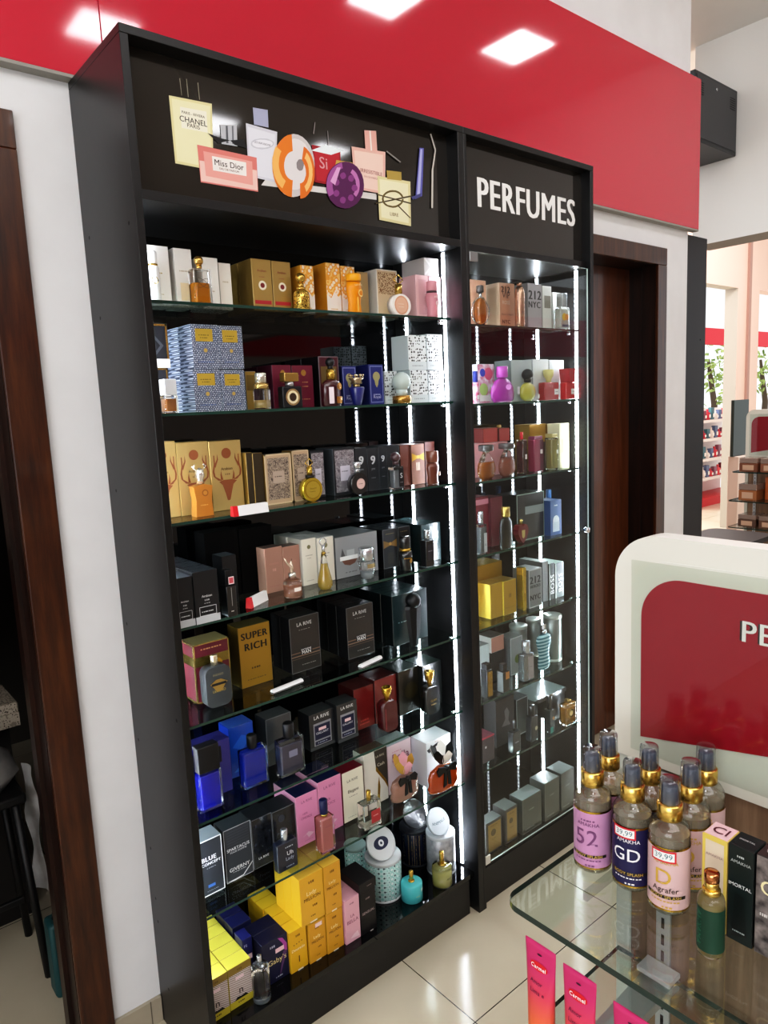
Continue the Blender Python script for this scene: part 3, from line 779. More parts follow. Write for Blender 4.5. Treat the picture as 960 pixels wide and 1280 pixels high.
ITEMS = [
 ('c', (0.0752, 0.14, 1.9659, 0.1059, 0.1381, 0.06, 'white carton at far left of wide top shelf behind white bottle', 'cartons on the wide cabinet top shelf', 'e9e5de', 'd9d4cc', None), {'pr': [('l', 0.6, 0.55, 0.5, 0.02, 'b8a06a'), ('l', 0.6, 0.2, 0.5, 0.015, 'c8bca0')]}),
 ('b', (0.0687, 0.1, 1.9659, 0.0292, 0.1146, 0.0292, 'white bottle with white cap and gold ring at far left of wide top shelf', 'bottles on the wide cabinet top shelf'), {'kind': 'cyl', 'glass': 'e9ebea', 'cap': 'cyl', 'cw': 0.82, 'cc': 'eceeee', 'neck': (0.04, 0.85, 'c8a24a*'), 'pr': [('d', 0.42, 0.6, 0.28, 'c9b35c*'), ('d', 0.42, 0.6, 0.2, 'eef0ee'), ('t', 'ZOE', 0.62, 0.6, 0.3, '2a2a2a')], 'bt': 0.7101}),
 ('c', (0.1634, 0.14, 1.9659, 0.0454, 0.1375, 0.07, 'white carton second from left on wide top shelf', 'cartons on the wide cabinet top shelf', 'e9e5de', 'cfc9c0', None), {'pr': [('r', 0.25, 0.12, 0.75, 0.42, 'e6d2ac'), ('l', 0.5, 0.62, 0.5, 0.02, 'b8a88a')]}),
 ('c', (0.2304, 0.14, 1.9659, 0.0488, 0.1233, 0.07, 'plain white carton right behind the amber square bottle', 'cartons on the wide cabinet top shelf', 'e9e5de', 'd4cec6', None), {'pr': [('l', 0.5, 0.35, 0.5, 0.02, 'b9a98c')]}),
 ('c', (0.2757, 0.145, 1.9659, 0.0336, 0.1149, 0.07, 'lower white carton right of the amber square bottle', 'cartons on the wide cabinet top shelf', 'e2dcd2', 'd0cac0', None), {'pr': [('l', 0.5, 0.6, 0.5, 0.03, 'c2b69c')]}),
 ('b', (0.1815, 0.095, 1.9659, 0.0466, 0.1138, 0.03, 'square clear bottle half full of amber with ball cap', 'bottles on the wide cabinet top shelf'), {'kind': 'rect', 'liq': 'd98a1e', 'lev': 0.62, 'cap': 'ball', 'cw': 0.48, 'cc': 'c29a52*', 'extra': ['atom'], 'bt': 0.7278}),
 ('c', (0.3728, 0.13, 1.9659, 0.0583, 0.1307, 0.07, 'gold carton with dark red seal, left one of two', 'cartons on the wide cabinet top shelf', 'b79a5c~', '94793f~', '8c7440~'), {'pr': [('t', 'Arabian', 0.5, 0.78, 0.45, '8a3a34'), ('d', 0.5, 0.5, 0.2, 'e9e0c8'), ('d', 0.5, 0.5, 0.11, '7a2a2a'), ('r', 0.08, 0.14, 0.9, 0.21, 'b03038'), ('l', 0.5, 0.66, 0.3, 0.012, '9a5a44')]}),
 ('c', (0.3728, 0.2006, 1.9659, 0.0583, 0.1307, 0.07, 'second-row gold carton with dark red seal, left one of two', 'cartons on the wide cabinet top shelf', 'b79a5c~', '94793f~', '8c7440~'), {}),
 ('c', (0.4326, 0.13, 1.9659, 0.0573, 0.1301, 0.07, 'gold carton with dark red seal, right one of two', 'cartons on the wide cabinet top shelf', 'b3965a~', '8d733b~', '8c7440~'), {'pr': [('t', 'Arabian', 0.5, 0.78, 0.45, '8a3a34'), ('d', 0.5, 0.5, 0.2, 'e9e0c8'), ('d', 0.5, 0.5, 0.11, '7a2a2a'), ('r', 0.08, 0.14, 0.9, 0.21, 'b03038'), ('l', 0.5, 0.66, 0.3, 0.012, '9a5a44')]}),
 ('c', (0.4326, 0.2006, 1.9659, 0.0573, 0.1301, 0.07, 'second-row gold carton with dark red seal, right one of two', 'cartons on the wide cabinet top shelf', 'b3965a~', '8d733b~', '8c7440~'), {}),
 ('b', (0.4708, 0.1, 1.9659, 0.0433, 0.0995, 0.0433, 'gold leopard spotted bottle with domed cap', 'bottles on the wide cabinet top shelf'), {'kind': 'shoulder', 'glass': '#leopard', 'cap': 'ball', 'cw': 0.62, 'cc': 'caa452*', 'neck': (0.05, 0.55, 'caa452*'), 'bt': 0.571}),
 ('c', (0.5139, 0.13, 1.9659, 0.041, 0.127, 0.07, 'orange floral carton left behind the leopard bottle', 'cartons on the wide cabinet top shelf', '#floral', 'd99a34', 'e0b060'), {'pr': [('r', 0, 0, 1, 0.3, 'efe6de'), ('p', [(0, 0.3), (1, 0.3), (1, 0.42), (0.8, 0.36), (0.55, 0.46), (0.3, 0.33), (0, 0.4)], 'efe6de'), ('l', 0.5, 0.12, 0.5, 0.02, 'd0a860')]}),
 ('c', (0.5999, 0.13, 1.9659, 0.0488, 0.1408, 0.07, 'orange floral carton in the middle of three', 'cartons on the wide cabinet top shelf', '#floral', 'd29028', 'e0b060'), {'pr': [('r', 0, 0, 1, 0.3, 'efe6de'), ('p', [(0, 0.3), (1, 0.3), (1, 0.42), (0.8, 0.36), (0.55, 0.46), (0.3, 0.33), (0, 0.4)], 'efe6de'), ('l', 0.5, 0.12, 0.5, 0.02, 'd0a860')]}),
 ('c', (0.6518, 0.13, 1.9659, 0.0496, 0.1367, 0.07, 'orange floral carton right behind the bright orange bottle', 'cartons on the wide cabinet top shelf', '#floral', 'd99a34', 'e0b060'), {'pr': [('r', 0, 0, 1, 0.3, 'efe6de'), ('p', [(0, 0.3), (1, 0.3), (1, 0.42), (0.8, 0.36), (0.55, 0.46), (0.3, 0.33), (0, 0.4)], 'efe6de'), ('l', 0.5, 0.12, 0.5, 0.02, 'd0a860')]}),
 ('b', (0.6432, 0.095, 1.9659, 0.0499, 0.1082, 0.03, 'bright orange tapered bottle with round emblem', 'bottles on the wide cabinet top shelf'), {'kind': 'waist', 'glass': 'e8940c', 'cap': 'cyl', 'cw': 0.86, 'cc': 'f0a81a', 'pr': [('d', 0.62, 0.62, 0.2, 'f6d27a'), ('d', 0.62, 0.62, 0.14, 'd98408'), ('t', 'LA VIVE', 0.5, 0.86, 0.5, 'fbe6b0'), ('r', 0.35, 0.05, 0.4, 0.5, 'f6c860')], 'bt': 0.8219}),
 ('c', (0.7203, 0.15, 1.9659, 0.0409, 0.1303, 0.06, 'tan carton squeezed between orange bottle and cream carton', 'cartons on the wide cabinet top shelf', 'b9a274~', '9c875c~', None), {}),
 ('c', (0.8039, 0.14, 1.9659, 0.0804, 0.1411, 0.07, 'cream carton with brown lace print behind the round peach bottle', 'cartons on the wide cabinet top shelf', 'd9c3a0', 'e6e1d8', 'e9e4da'), {'pr': [('r', 0.08, 0.5, 0.92, 0.94, '#lace'), ('f', 0, 0, 1, 1, 0.04, 'efe9df')]}),
 ('b', (0.8042, 0.09, 1.9659, 0.0741, 0.12, 0.022, 'round flat peach bottle with open diamond gold cap', 'bottles on the wide cabinet top shelf'), {'kind': 'disc', 'glass': 'efe9e4', 'cap': 'diamond', 'cw': 0.5, 'cc': 'c9a85a*', 'pr': [('d', 0.5, 0.5, 0.36, 'd6a184'), ('d', 0.5, 0.5, 0.3, 'e2b79c'), ('l', 0.5, 0.55, 0.3, 0.02, 'f3e2d2'), ('l', 0.5, 0.42, 0.3, 0.02, 'f3e2d2')], 'bt': 0.5313}),
 ('c', (0.8947, 0.085, 1.9659, 0.0518, 0.1243, 0.075, 'pale pink carton with darker panel, left one below the ribboned box', 'cartons on the wide cabinet top shelf', 'd9b3b4', 'c9a2a6', 'dcc0c0'), {'pr': [('r', 0.2, 0.08, 0.8, 0.9, 'caa0a4')]}),
 ('c', (0.9471, 0.085, 1.9659, 0.0493, 0.1237, 0.075, 'pale pink carton right behind the dusty pink bottle', 'cartons on the wide cabinet top shelf', 'd6b0b2', 'c9a2a6', 'dcc0c0'), {'pr': [('l', 0.5, 0.6, 0.5, 0.02, 'b88a90')]}),
 ('c', (0.9355, 0.085, 2.0906, 0.0593, 0.052, 0.1, 'small grey white ribboned box lying on the pink cartons', 'cartons on the wide cabinet top shelf', 'cfcac6', 'bdb7b3', 'd6d2ce'), {'pr': [('p', [(0.0, 0.92), (0.08, 1), (1, 0.08), (0.92, 0)], 'eae6e4'), ('p', [(0, 0.08), (0.08, 0), (1, 0.92), (0.92, 1)], 'eae6e4')]}),
 ('b', (0.9158, 0.066, 1.9659, 0.0395, 0.1042, 0.0395, 'dusty pink bottle with dark band near right end of wide top shelf', 'bottles on the wide cabinet top shelf'), {'kind': 'waist', 'glass': 'c98a94', 'cap': 'cyl', 'cw': 0.84, 'cc': 'cf939c', 'neck': (0.04, 0.8, '4a3a3e'), 'pr': [('d', 0.6, 0.55, 0.2, 'ead0d2'), ('r', 0.45, 0.05, 0.6, 0.45, 'e2bcc0'), ('t', 'HER', 0.5, 0.8, 0.4, 'f0dcdc')], 'bt': 0.6898}),
 ('c', (0.0619, 0.14, 1.7155, 0.0792, 0.1074, 0.07, 'dark carton with gold border at far left, lower of two', 'cartons on the wide cabinet second shelf', 'e9e5de', '2a2a2c', None), {'pr': [('r', 0, 0.35, 1, 1, '22242a'), ('f', 0.02, 0.36, 0.98, 0.99, 0.04, 'b79a54*'), ('p', [(0.5, 0.9), (0.85, 0.6), (0.5, 0.42), (0.15, 0.6)], '4d5158')]}),
 ('c', (0.0668, 0.14, 1.8233, 0.085, 0.1037, 0.07, 'dark carton with gold border and diamond motif, top of far left stack', 'cartons on the wide cabinet second shelf', '22242a', '1a1a1c', None), {'pr': [('f', 0.02, 0.02, 0.98, 0.98, 0.05, 'b79a54*'), ('p', [(0.5, 0.82), (0.85, 0.5), (0.5, 0.18), (0.15, 0.5)], '4d5158'), ('p', [(0.5, 0.74), (0.75, 0.5), (0.5, 0.26), (0.25, 0.5)], '1c1e22'), ('l', 0.5, 0.1, 0.5, 0.02, 'b79a54'), ('r', 0, 0, 1, 0.2, 'e6e2da')]}),
 ('b', (0.0765, 0.09, 1.7155, 0.0327, 0.0784, 0.03, 'small square bottle with zebra cut cap at far left', 'bottles on the wide cabinet second shelf'), {'kind': 'rect', 'liq': 'b9793f', 'lev': 0.8, 'cap': 'rect', 'cw': 0.92, 'cc': 'd6d9da', 'bt': 0.5314}),
 ('c', (0.1919, 0.12, 1.7155, 0.0732, 0.103, 0.075, 'blue snakeskin carton with gold plate, lower left of four', 'cartons on the wide cabinet second shelf', '#snake', '#snake', '8a98ae'), {'pr': [('r', 0.14, 0.62, 0.78, 0.9, 'd2b650~'), ('l', 0.46, 0.76, 0.4, 0.02, '7a6a2a'), ('l', 0.46, 0.7, 0.3, 0.02, '7a6a2a'), ('d', 0.48, 0.42, 0.13, '6a6f80'), ('d', 0.48, 0.42, 0.07, 'b99b50'), ('l', 0.48, 0.16, 0.6, 0.03, '4a5f8c')]}),
 ('c', (0.1919, 0.1956, 1.7155, 0.0732, 0.103, 0.075, 'second-row blue snakeskin carton with gold plate, lower left of four', 'cartons on the wide cabinet second shelf', '#snake', '#snake', '8a98ae'), {}),
 ('c', (0.263, 0.12, 1.7155, 0.066, 0.1009, 0.075, 'blue snakeskin carton with gold plate, lower right of four', 'cartons on the wide cabinet second shelf', '#snake', '#snake', '8a98ae'), {'pr': [('r', 0.14, 0.62, 0.78, 0.9, 'd2b650~'), ('l', 0.46, 0.76, 0.4, 0.02, '7a6a2a'), ('l', 0.46, 0.7, 0.3, 0.02, '7a6a2a'), ('d', 0.48, 0.42, 0.13, '6a6f80'), ('d', 0.48, 0.42, 0.07, 'b99b50'), ('l', 0.48, 0.16, 0.6, 0.03, '4a5f8c')]}),
 ('c', (0.263, 0.1956, 1.7155, 0.066, 0.1009, 0.075, 'second-row blue snakeskin carton with gold plate, lower right of four', 'cartons on the wide cabinet second shelf', '#snake', '#snake', '8a98ae'), {}),
 ('c', (0.1954, 0.12, 1.8189, 0.0715, 0.1069, 0.075, 'blue snakeskin carton with gold plate, upper left of four', 'cartons on the wide cabinet second shelf', '#snake', '#snake', '8a98ae'), {'pr': [('r', 0.14, 0.62, 0.78, 0.9, 'd2b650~'), ('l', 0.46, 0.76, 0.4, 0.02, '7a6a2a'), ('l', 0.46, 0.7, 0.3, 0.02, '7a6a2a'), ('d', 0.48, 0.42, 0.13, '6a6f80'), ('d', 0.48, 0.42, 0.07, 'b99b50'), ('l', 0.48, 0.16, 0.6, 0.03, '4a5f8c')]}),
 ('c', (0.1954, 0.1956, 1.8189, 0.0715, 0.1069, 0.075, 'second-row blue snakeskin carton with gold plate, upper left of four', 'cartons on the wide cabinet second shelf', '#snake', '#snake', '8a98ae'), {}),
 ('c', (0.2652, 0.12, 1.8189, 0.0653, 0.1055, 0.075, 'blue snakeskin carton with gold plate, upper right of four', 'cartons on the wide cabinet second shelf', '#snake', '#snake', '8a98ae'), {'pr': [('r', 0.14, 0.62, 0.78, 0.9, 'd2b650~'), ('l', 0.46, 0.76, 0.4, 0.02, '7a6a2a'), ('l', 0.46, 0.7, 0.3, 0.02, '7a6a2a'), ('d', 0.48, 0.42, 0.13, '6a6f80'), ('d', 0.48, 0.42, 0.07, 'b99b50'), ('l', 0.48, 0.16, 0.6, 0.03, '4a5f8c')]}),
 ('c', (0.2652, 0.1956, 1.8189, 0.0653, 0.1055, 0.075, 'second-row blue snakeskin carton with gold plate, upper right of four', 'cartons on the wide cabinet second shelf', '#snake', '#snake', '8a98ae'), {}),
 ('c', (0.3273, 0.145, 1.7155, 0.0313, 0.0993, 0.05, 'gold marbled carton right of the snakeskin cartons', 'cartons on the wide cabinet second shelf', 'a58c4a~', '8a8a84', None), {'pr': [('r', 0.1, 0.5, 0.9, 0.9, '6f5a28')]}),
 ('b', (0.3244, 0.09, 1.7155, 0.0449, 0.0917, 0.0449, 'clear faceted bottle with gold beaded collar beside snakeskin cartons', 'bottles on the wide cabinet second shelf'), {'kind': 'cyl', 'liq': 'c7ad6e', 'lev': 0.45, 'cap': 'cyl', 'cw': 0.66, 'cc': 'c8c4b6*', 'neck': (0.14, 0.86, 'c9a96a*'), 'seg': 8, 'smooth': False, 'bt': 0.5632}),
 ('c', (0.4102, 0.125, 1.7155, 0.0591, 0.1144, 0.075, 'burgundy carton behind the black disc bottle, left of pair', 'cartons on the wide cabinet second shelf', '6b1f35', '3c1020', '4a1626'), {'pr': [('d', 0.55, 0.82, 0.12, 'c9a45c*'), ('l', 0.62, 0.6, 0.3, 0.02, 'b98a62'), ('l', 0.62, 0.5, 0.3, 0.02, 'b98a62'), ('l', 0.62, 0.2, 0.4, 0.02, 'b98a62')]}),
 ('c', (0.4102, 0.2006, 1.7155, 0.0591, 0.1144, 0.075, 'second-row burgundy carton behind the black disc bottle, left of pair', 'cartons on the wide cabinet second shelf', '6b1f35', '3c1020', '4a1626'), {}),
 ('c', (0.4758, 0.125, 1.7155, 0.068, 0.1135, 0.075, 'burgundy carton behind the black disc bottle, right of pair', 'cartons on the wide cabinet second shelf', '6b1f35', '3c1020', '4a1626'), {'pr': [('d', 0.55, 0.82, 0.12, 'c9a45c*'), ('l', 0.62, 0.6, 0.3, 0.02, 'b98a62'), ('l', 0.62, 0.5, 0.3, 0.02, 'b98a62'), ('l', 0.62, 0.2, 0.4, 0.02, 'b98a62')]}),
 ('c', (0.4758, 0.2006, 1.7155, 0.068, 0.1135, 0.075, 'second-row burgundy carton behind the black disc bottle, right of pair', 'cartons on the wide cabinet second shelf', '6b1f35', '3c1020', '4a1626'), {}),
 ('b', (0.4085, 0.088, 1.7155, 0.0606, 0.0912, 0.026, 'black square bottle with gold ring dial and gold cap', 'bottles on the wide cabinet second shelf'), {'kind': 'rect', 'glass': '14151a', 'cap': 'rect', 'cw': 0.72, 'cc': 'b89a58*', 'neck': (0.13, 0.4, 'b4b4b8*'), 'pr': [('d', 0.5, 0.5, 0.36, 'cbb488*'), ('d', 0.5, 0.5, 0.28, 'e2d4b0'), ('d', 0.5, 0.5, 0.18, '3c2c20')], 'bt': 0.616}),
 ('c', (0.564, 0.125, 1.7155, 0.068, 0.1376, 0.085, 'black and burgundy carton behind ornate dark red bottle', 'cartons on the wide cabinet second shelf', '4a1a26', '140c10', '1c1014'), {'pr': [('f', 0, 0, 1, 1, 0.04, '7a6a70'), ('r', 0.1, 0.45, 0.9, 0.8, '6f5a30')]}),
 ('c', (0.564, 0.2106, 1.7155, 0.068, 0.1376, 0.085, 'second-row black and burgundy carton behind ornate dark red bottle', 'cartons on the wide cabinet second shelf', '4a1a26', '140c10', '1c1014'), {}),
 ('b', (0.5405, 0.085, 1.7155, 0.0605, 0.1309, 0.032, 'ornate dark red bottle with gold collar and black ball stopper', 'bottles on the wide cabinet second shelf'), {'kind': 'shoulder', 'liq': '4a0c18', 'lev': 0.95, 'glass': '3f0a16+', 'cap': 'ball', 'cw': 0.42, 'cc': '101014', 'neck': (0.2, 0.4, 'c6a34a*'), 'pr': [('d', 0.62, 0.72, 0.16, 'b9884a*'), ('r', 0.42, 0.1, 0.8, 0.35, 'b9884a*'), ('r', 0.08, 0.1, 0.3, 0.7, 'd8c8cc')], 'bt': 0.5588}),
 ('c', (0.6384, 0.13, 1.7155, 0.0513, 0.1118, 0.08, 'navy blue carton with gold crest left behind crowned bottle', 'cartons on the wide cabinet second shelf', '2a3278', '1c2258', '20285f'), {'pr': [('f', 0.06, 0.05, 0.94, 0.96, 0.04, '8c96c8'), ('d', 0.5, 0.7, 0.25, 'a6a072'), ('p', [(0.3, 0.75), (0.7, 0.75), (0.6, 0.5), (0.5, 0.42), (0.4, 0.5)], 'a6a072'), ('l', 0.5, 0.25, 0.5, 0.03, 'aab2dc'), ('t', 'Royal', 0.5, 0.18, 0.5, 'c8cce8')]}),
 ('c', (0.7345, 0.125, 1.7155, 0.0543, 0.1162, 0.08, 'navy blue carton with gold crest right of crowned bottle', 'cartons on the wide cabinet second shelf', '2a3278', '1f2660', '20285f'), {'pr': [('f', 0.06, 0.05, 0.94, 0.96, 0.04, '8c96c8'), ('d', 0.5, 0.7, 0.25, 'a6a072'), ('p', [(0.3, 0.75), (0.7, 0.75), (0.6, 0.5), (0.5, 0.42), (0.4, 0.5)], 'a6a072'), ('l', 0.5, 0.25, 0.5, 0.03, 'aab2dc'), ('t', 'Royal', 0.5, 0.18, 0.5, 'c8cce8')]}),
 ('b', (0.6303, 0.088, 1.7155, 0.0451, 0.0879, 0.0451, 'deep blue goblet bottle with crown shaped stopper', 'bottles on the wide cabinet second shelf'), {'kind': 'vshape', 'glass': '1c2470+', 'cap': 'crown', 'cw': 0.98, 'cc': 'b9a88c*', 'neck': (0.1, 0.45, 'c8b27c*'), 'bt': 0.5715}),
 ('c', (0.7993, 0.135, 1.7155, 0.0502, 0.097, 0.075, 'white trefoil print carton, lower row left', 'cartons on the wide cabinet second shelf', '#trefoil', 'c9d2d4', 'c9d2d4'), {'pr': [('r', 0, 0, 1, 0.24, 'cfd8da'), ('l', 0.5, 0.12, 0.6, 0.03, '9aa4a8'), ('r', 0.3, 0.62, 0.72, 0.72, 'dfe5e6')]}),
 ('c', (0.8653, 0.082, 1.7155, 0.0717, 0.0968, 0.075, 'white trefoil print carton, lower row middle', 'cartons on the wide cabinet second shelf', '#trefoil', 'b9c4c6', 'c9d2d4'), {'pr': [('r', 0, 0, 1, 0.24, 'cfd8da'), ('l', 0.5, 0.12, 0.6, 0.03, '9aa4a8'), ('r', 0.3, 0.62, 0.72, 0.72, 'dfe5e6')]}),
 ('c', (0.8653, 0.1576, 1.7155, 0.0717, 0.0968, 0.075, 'second-row white trefoil print carton, lower row middle', 'cartons on the wide cabinet second shelf', '#trefoil', 'b9c4c6', 'c9d2d4'), {}),
 ('c', (0.9365, 0.082, 1.7155, 0.0662, 0.0954, 0.075, 'white trefoil print carton, lower row right', 'cartons on the wide cabinet second shelf', '#trefoil', 'b9c4c6', 'c9d2d4'), {'pr': [('r', 0, 0, 1, 0.24, 'cfd8da'), ('l', 0.5, 0.12, 0.6, 0.03, '9aa4a8'), ('r', 0.3, 0.62, 0.72, 0.72, 'dfe5e6')]}),
 ('c', (0.9365, 0.1576, 1.7155, 0.0662, 0.0954, 0.075, 'second-row white trefoil print carton, lower row right', 'cartons on the wide cabinet second shelf', '#trefoil', 'b9c4c6', 'c9d2d4'), {}),
 ('c', (0.8624, 0.082, 1.8127, 0.0742, 0.1017, 0.075, 'white trefoil print carton, upper row left', 'cartons on the wide cabinet second shelf', '#trefoil', 'b9c4c6', 'c9d2d4'), {'pr': [('r', 0, 0, 1, 0.24, 'cfd8da'), ('l', 0.5, 0.12, 0.6, 0.03, '9aa4a8'), ('r', 0.3, 0.62, 0.72, 0.72, 'dfe5e6')]}),
 ('c', (0.9346, 0.082, 1.8127, 0.0656, 0.1061, 0.075, 'white trefoil print carton, upper row right', 'cartons on the wide cabinet second shelf', '#trefoil', 'b9c4c6', 'c9d2d4'), {'pr': [('r', 0, 0, 1, 0.24, 'cfd8da'), ('l', 0.5, 0.12, 0.6, 0.03, '9aa4a8'), ('r', 0.3, 0.62, 0.72, 0.72, 'dfe5e6')]}),
 ('b', (0.7988, 0.088, 1.7155, 0.0569, 0.0916, 0.0569, 'frosted glass ball bottle on short gold foot', 'bottles on the wide cabinet second shelf'), {'kind': 'cyl', 'glass': 'b98f4a*', 'cap': 'ball', 'cw': 1.0, 'cc': 'b9c6c2', 'bt': 0.2476}),
 ('c', (0.0682, 0.145, 1.4626, 0.0758, 0.1862, 0.055, 'gold carton with brown stag head at far left of third shelf', 'cartons on the wide cabinet third shelf', 'cdb377~', 'b89c5c~', 'a98f55~'), {'pr': [('d', 0.52, 0.82, 0.15, '8a4f30'), ('t', 'Arabian', 0.5, 0.6, 0.36, '4a3420'), ('l', 0.52, 0.52, 0.16, 0.02, '8a6a44'), ('p', [(0.24, 0.42), (0.38, 0.44), (0.64, 0.44), (0.8, 0.42), (0.68, 0.37), (0.6, 0.24), (0.55, 0.15), (0.5, 0.14), (0.46, 0.15), (0.42, 0.24), (0.34, 0.37)], '8c5233'), ('p', [(0.35, 0.43), (0.20999999999999996, 0.44), (0.08999999999999997, 0.5), (0.13, 0.5), (0.22999999999999998, 0.47)], '8c5233'), ('p', [(0.17000000000000004, 0.46), (0.07999999999999996, 0.5), (0.06000000000000005, 0.57), (0.10999999999999999, 0.68), (0.10999999999999999, 0.8), (0.14, 0.8), (0.15000000000000002, 0.68), (0.10999999999999999, 0.57), (0.13, 0.51)], '8c5233'), ('p', [(0.37, 0.44), (0.29000000000000004, 0.45), (0.29000000000000004, 0.52), (0.32000000000000006, 0.58), (0.32999999999999996, 0.52)], '8c5233'), ('p', [(0.12, 0.66), (0.20999999999999996, 0.74), (0.22999999999999998, 0.82), (0.25, 0.74), (0.15000000000000002, 0.62)], '8c5233'), ('p', [(0.67, 0.43), (0.81, 0.44), (0.93, 0.5), (0.89, 0.5), (0.79, 0.47)], '8c5233'), ('p', [(0.85, 0.46), (0.9400000000000001, 0.5), (0.96, 0.57), (0.91, 0.68), (0.91, 0.8), (0.88, 0.8), (0.87, 0.68), (0.91, 0.57), (0.89, 0.51)], '8c5233'), ('p', [(0.65, 0.44), (0.73, 0.45), (0.73, 0.52), (0.7, 0.58), (0.6900000000000001, 0.52)], '8c5233'), ('p', [(0.9, 0.66), (0.81, 0.74), (0.79, 0.82), (0.77, 0.74), (0.87, 0.62)], '8c5233')]}),
 ('c', (0.1488, 0.143, 1.4626, 0.0841, 0.181, 0.055, 'gold carton with brown stag head behind the stag bottle', 'cartons on the wide cabinet third shelf', 'cdb377~', 'b89c5c~', 'a98f55~'), {'pr': [('d', 0.52, 0.82, 0.15, '8a4f30'), ('t', 'Arabian', 0.5, 0.6, 0.36, '4a3420'), ('l', 0.52, 0.52, 0.16, 0.02, '8a6a44'), ('p', [(0.24, 0.42), (0.38, 0.44), (0.64, 0.44), (0.8, 0.42), (0.68, 0.37), (0.6, 0.24), (0.55, 0.15), (0.5, 0.14), (0.46, 0.15), (0.42, 0.24), (0.34, 0.37)], '8c5233'), ('p', [(0.35, 0.43), (0.20999999999999996, 0.44), (0.08999999999999997, 0.5), (0.13, 0.5), (0.22999999999999998, 0.47)], '8c5233'), ('p', [(0.17000000000000004, 0.46), (0.07999999999999996, 0.5), (0.06000000000000005, 0.57), (0.10999999999999999, 0.68), (0.10999999999999999, 0.8), (0.14, 0.8), (0.15000000000000002, 0.68), (0.10999999999999999, 0.57), (0.13, 0.51)], '8c5233'), ('p', [(0.37, 0.44), (0.29000000000000004, 0.45), (0.29000000000000004, 0.52), (0.32000000000000006, 0.58), (0.32999999999999996, 0.52)], '8c5233'), ('p', [(0.12, 0.66), (0.20999999999999996, 0.74), (0.22999999999999998, 0.82), (0.25, 0.74), (0.15000000000000002, 0.62)], '8c5233'), ('p', [(0.67, 0.43), (0.81, 0.44), (0.93, 0.5), (0.89, 0.5), (0.79, 0.47)], '8c5233'), ('p', [(0.85, 0.46), (0.9400000000000001, 0.5), (0.96, 0.57), (0.91, 0.68), (0.91, 0.8), (0.88, 0.8), (0.87, 0.68), (0.91, 0.57), (0.89, 0.51)], '8c5233'), ('p', [(0.65, 0.44), (0.73, 0.45), (0.73, 0.52), (0.7, 0.58), (0.6900000000000001, 0.52)], '8c5233'), ('p', [(0.9, 0.66), (0.81, 0.74), (0.79, 0.82), (0.77, 0.74), (0.87, 0.62)], '8c5233')]}),
 ('c', (0.2362, 0.14, 1.4626, 0.0896, 0.1785, 0.055, 'gold carton with brown stag head, rightmost of three', 'cartons on the wide cabinet third shelf', 'cdb377~', 'b89c5c~', 'a98f55~'), {'pr': [('d', 0.52, 0.82, 0.15, '8a4f30'), ('t', 'Arabian', 0.5, 0.6, 0.36, '4a3420'), ('l', 0.52, 0.52, 0.16, 0.02, '8a6a44'), ('p', [(0.24, 0.42), (0.38, 0.44), (0.64, 0.44), (0.8, 0.42), (0.68, 0.37), (0.6, 0.24), (0.55, 0.15), (0.5, 0.14), (0.46, 0.15), (0.42, 0.24), (0.34, 0.37)], '8c5233'), ('p', [(0.35, 0.43), (0.20999999999999996, 0.44), (0.08999999999999997, 0.5), (0.13, 0.5), (0.22999999999999998, 0.47)], '8c5233'), ('p', [(0.17000000000000004, 0.46), (0.07999999999999996, 0.5), (0.06000000000000005, 0.57), (0.10999999999999999, 0.68), (0.10999999999999999, 0.8), (0.14, 0.8), (0.15000000000000002, 0.68), (0.10999999999999999, 0.57), (0.13, 0.51)], '8c5233'), ('p', [(0.37, 0.44), (0.29000000000000004, 0.45), (0.29000000000000004, 0.52), (0.32000000000000006, 0.58), (0.32999999999999996, 0.52)], '8c5233'), ('p', [(0.12, 0.66), (0.20999999999999996, 0.74), (0.22999999999999998, 0.82), (0.25, 0.74), (0.15000000000000002, 0.62)], '8c5233'), ('p', [(0.67, 0.43), (0.81, 0.44), (0.93, 0.5), (0.89, 0.5), (0.79, 0.47)], '8c5233'), ('p', [(0.85, 0.46), (0.9400000000000001, 0.5), (0.96, 0.57), (0.91, 0.68), (0.91, 0.8), (0.88, 0.8), (0.87, 0.68), (0.91, 0.57), (0.89, 0.51)], '8c5233'), ('p', [(0.65, 0.44), (0.73, 0.45), (0.73, 0.52), (0.7, 0.58), (0.6900000000000001, 0.52)], '8c5233'), ('p', [(0.9, 0.66), (0.81, 0.74), (0.79, 0.82), (0.77, 0.74), (0.87, 0.62)], '8c5233')]}),
 ('b', (0.1449, 0.106, 1.4626, 0.0498, 0.1335, 0.028, 'amber flared bottle with silver stag stopper', 'bottles on the wide cabinet third shelf'), {'kind': 'poly', 'pts': [(-0.46, 0), (0.46, 0), (0.4, 0.5), (0.5, 0.93), (0, 1), (-0.5, 0.93), (-0.4, 0.5)], 'glass': 'b8772e+', 'cap': 'none', 'pr': [('d', 0.58, 0.72, 0.17, '8f5620'), ('d', 0.58, 0.72, 0.11, 'b9803a'), ('l', 0.5, 0.35, 0.4, 0.03, 'd9a860')], 'extra': ['deer'], 'bt': 0.5955}),
 ('c', (0.377, 0.12, 1.4626, 0.0824, 0.1346, 0.035, 'tan and silver damask carton with gold edges behind price strip', 'cartons on the wide cabinet third shelf', 'b9a084', '8f7440~', '584c40'), {'pr': [('f', 0.0, 0.0, 1, 1, 0.05, 'c9b694'), ('r', 0.1, 0.1, 0.9, 0.92, '#brdamask'), ('r', 0.28, 0.42, 0.72, 0.66, 'b3a192'), ('l', 0.5, 0.55, 0.3, 0.02, '5f544e')]}),
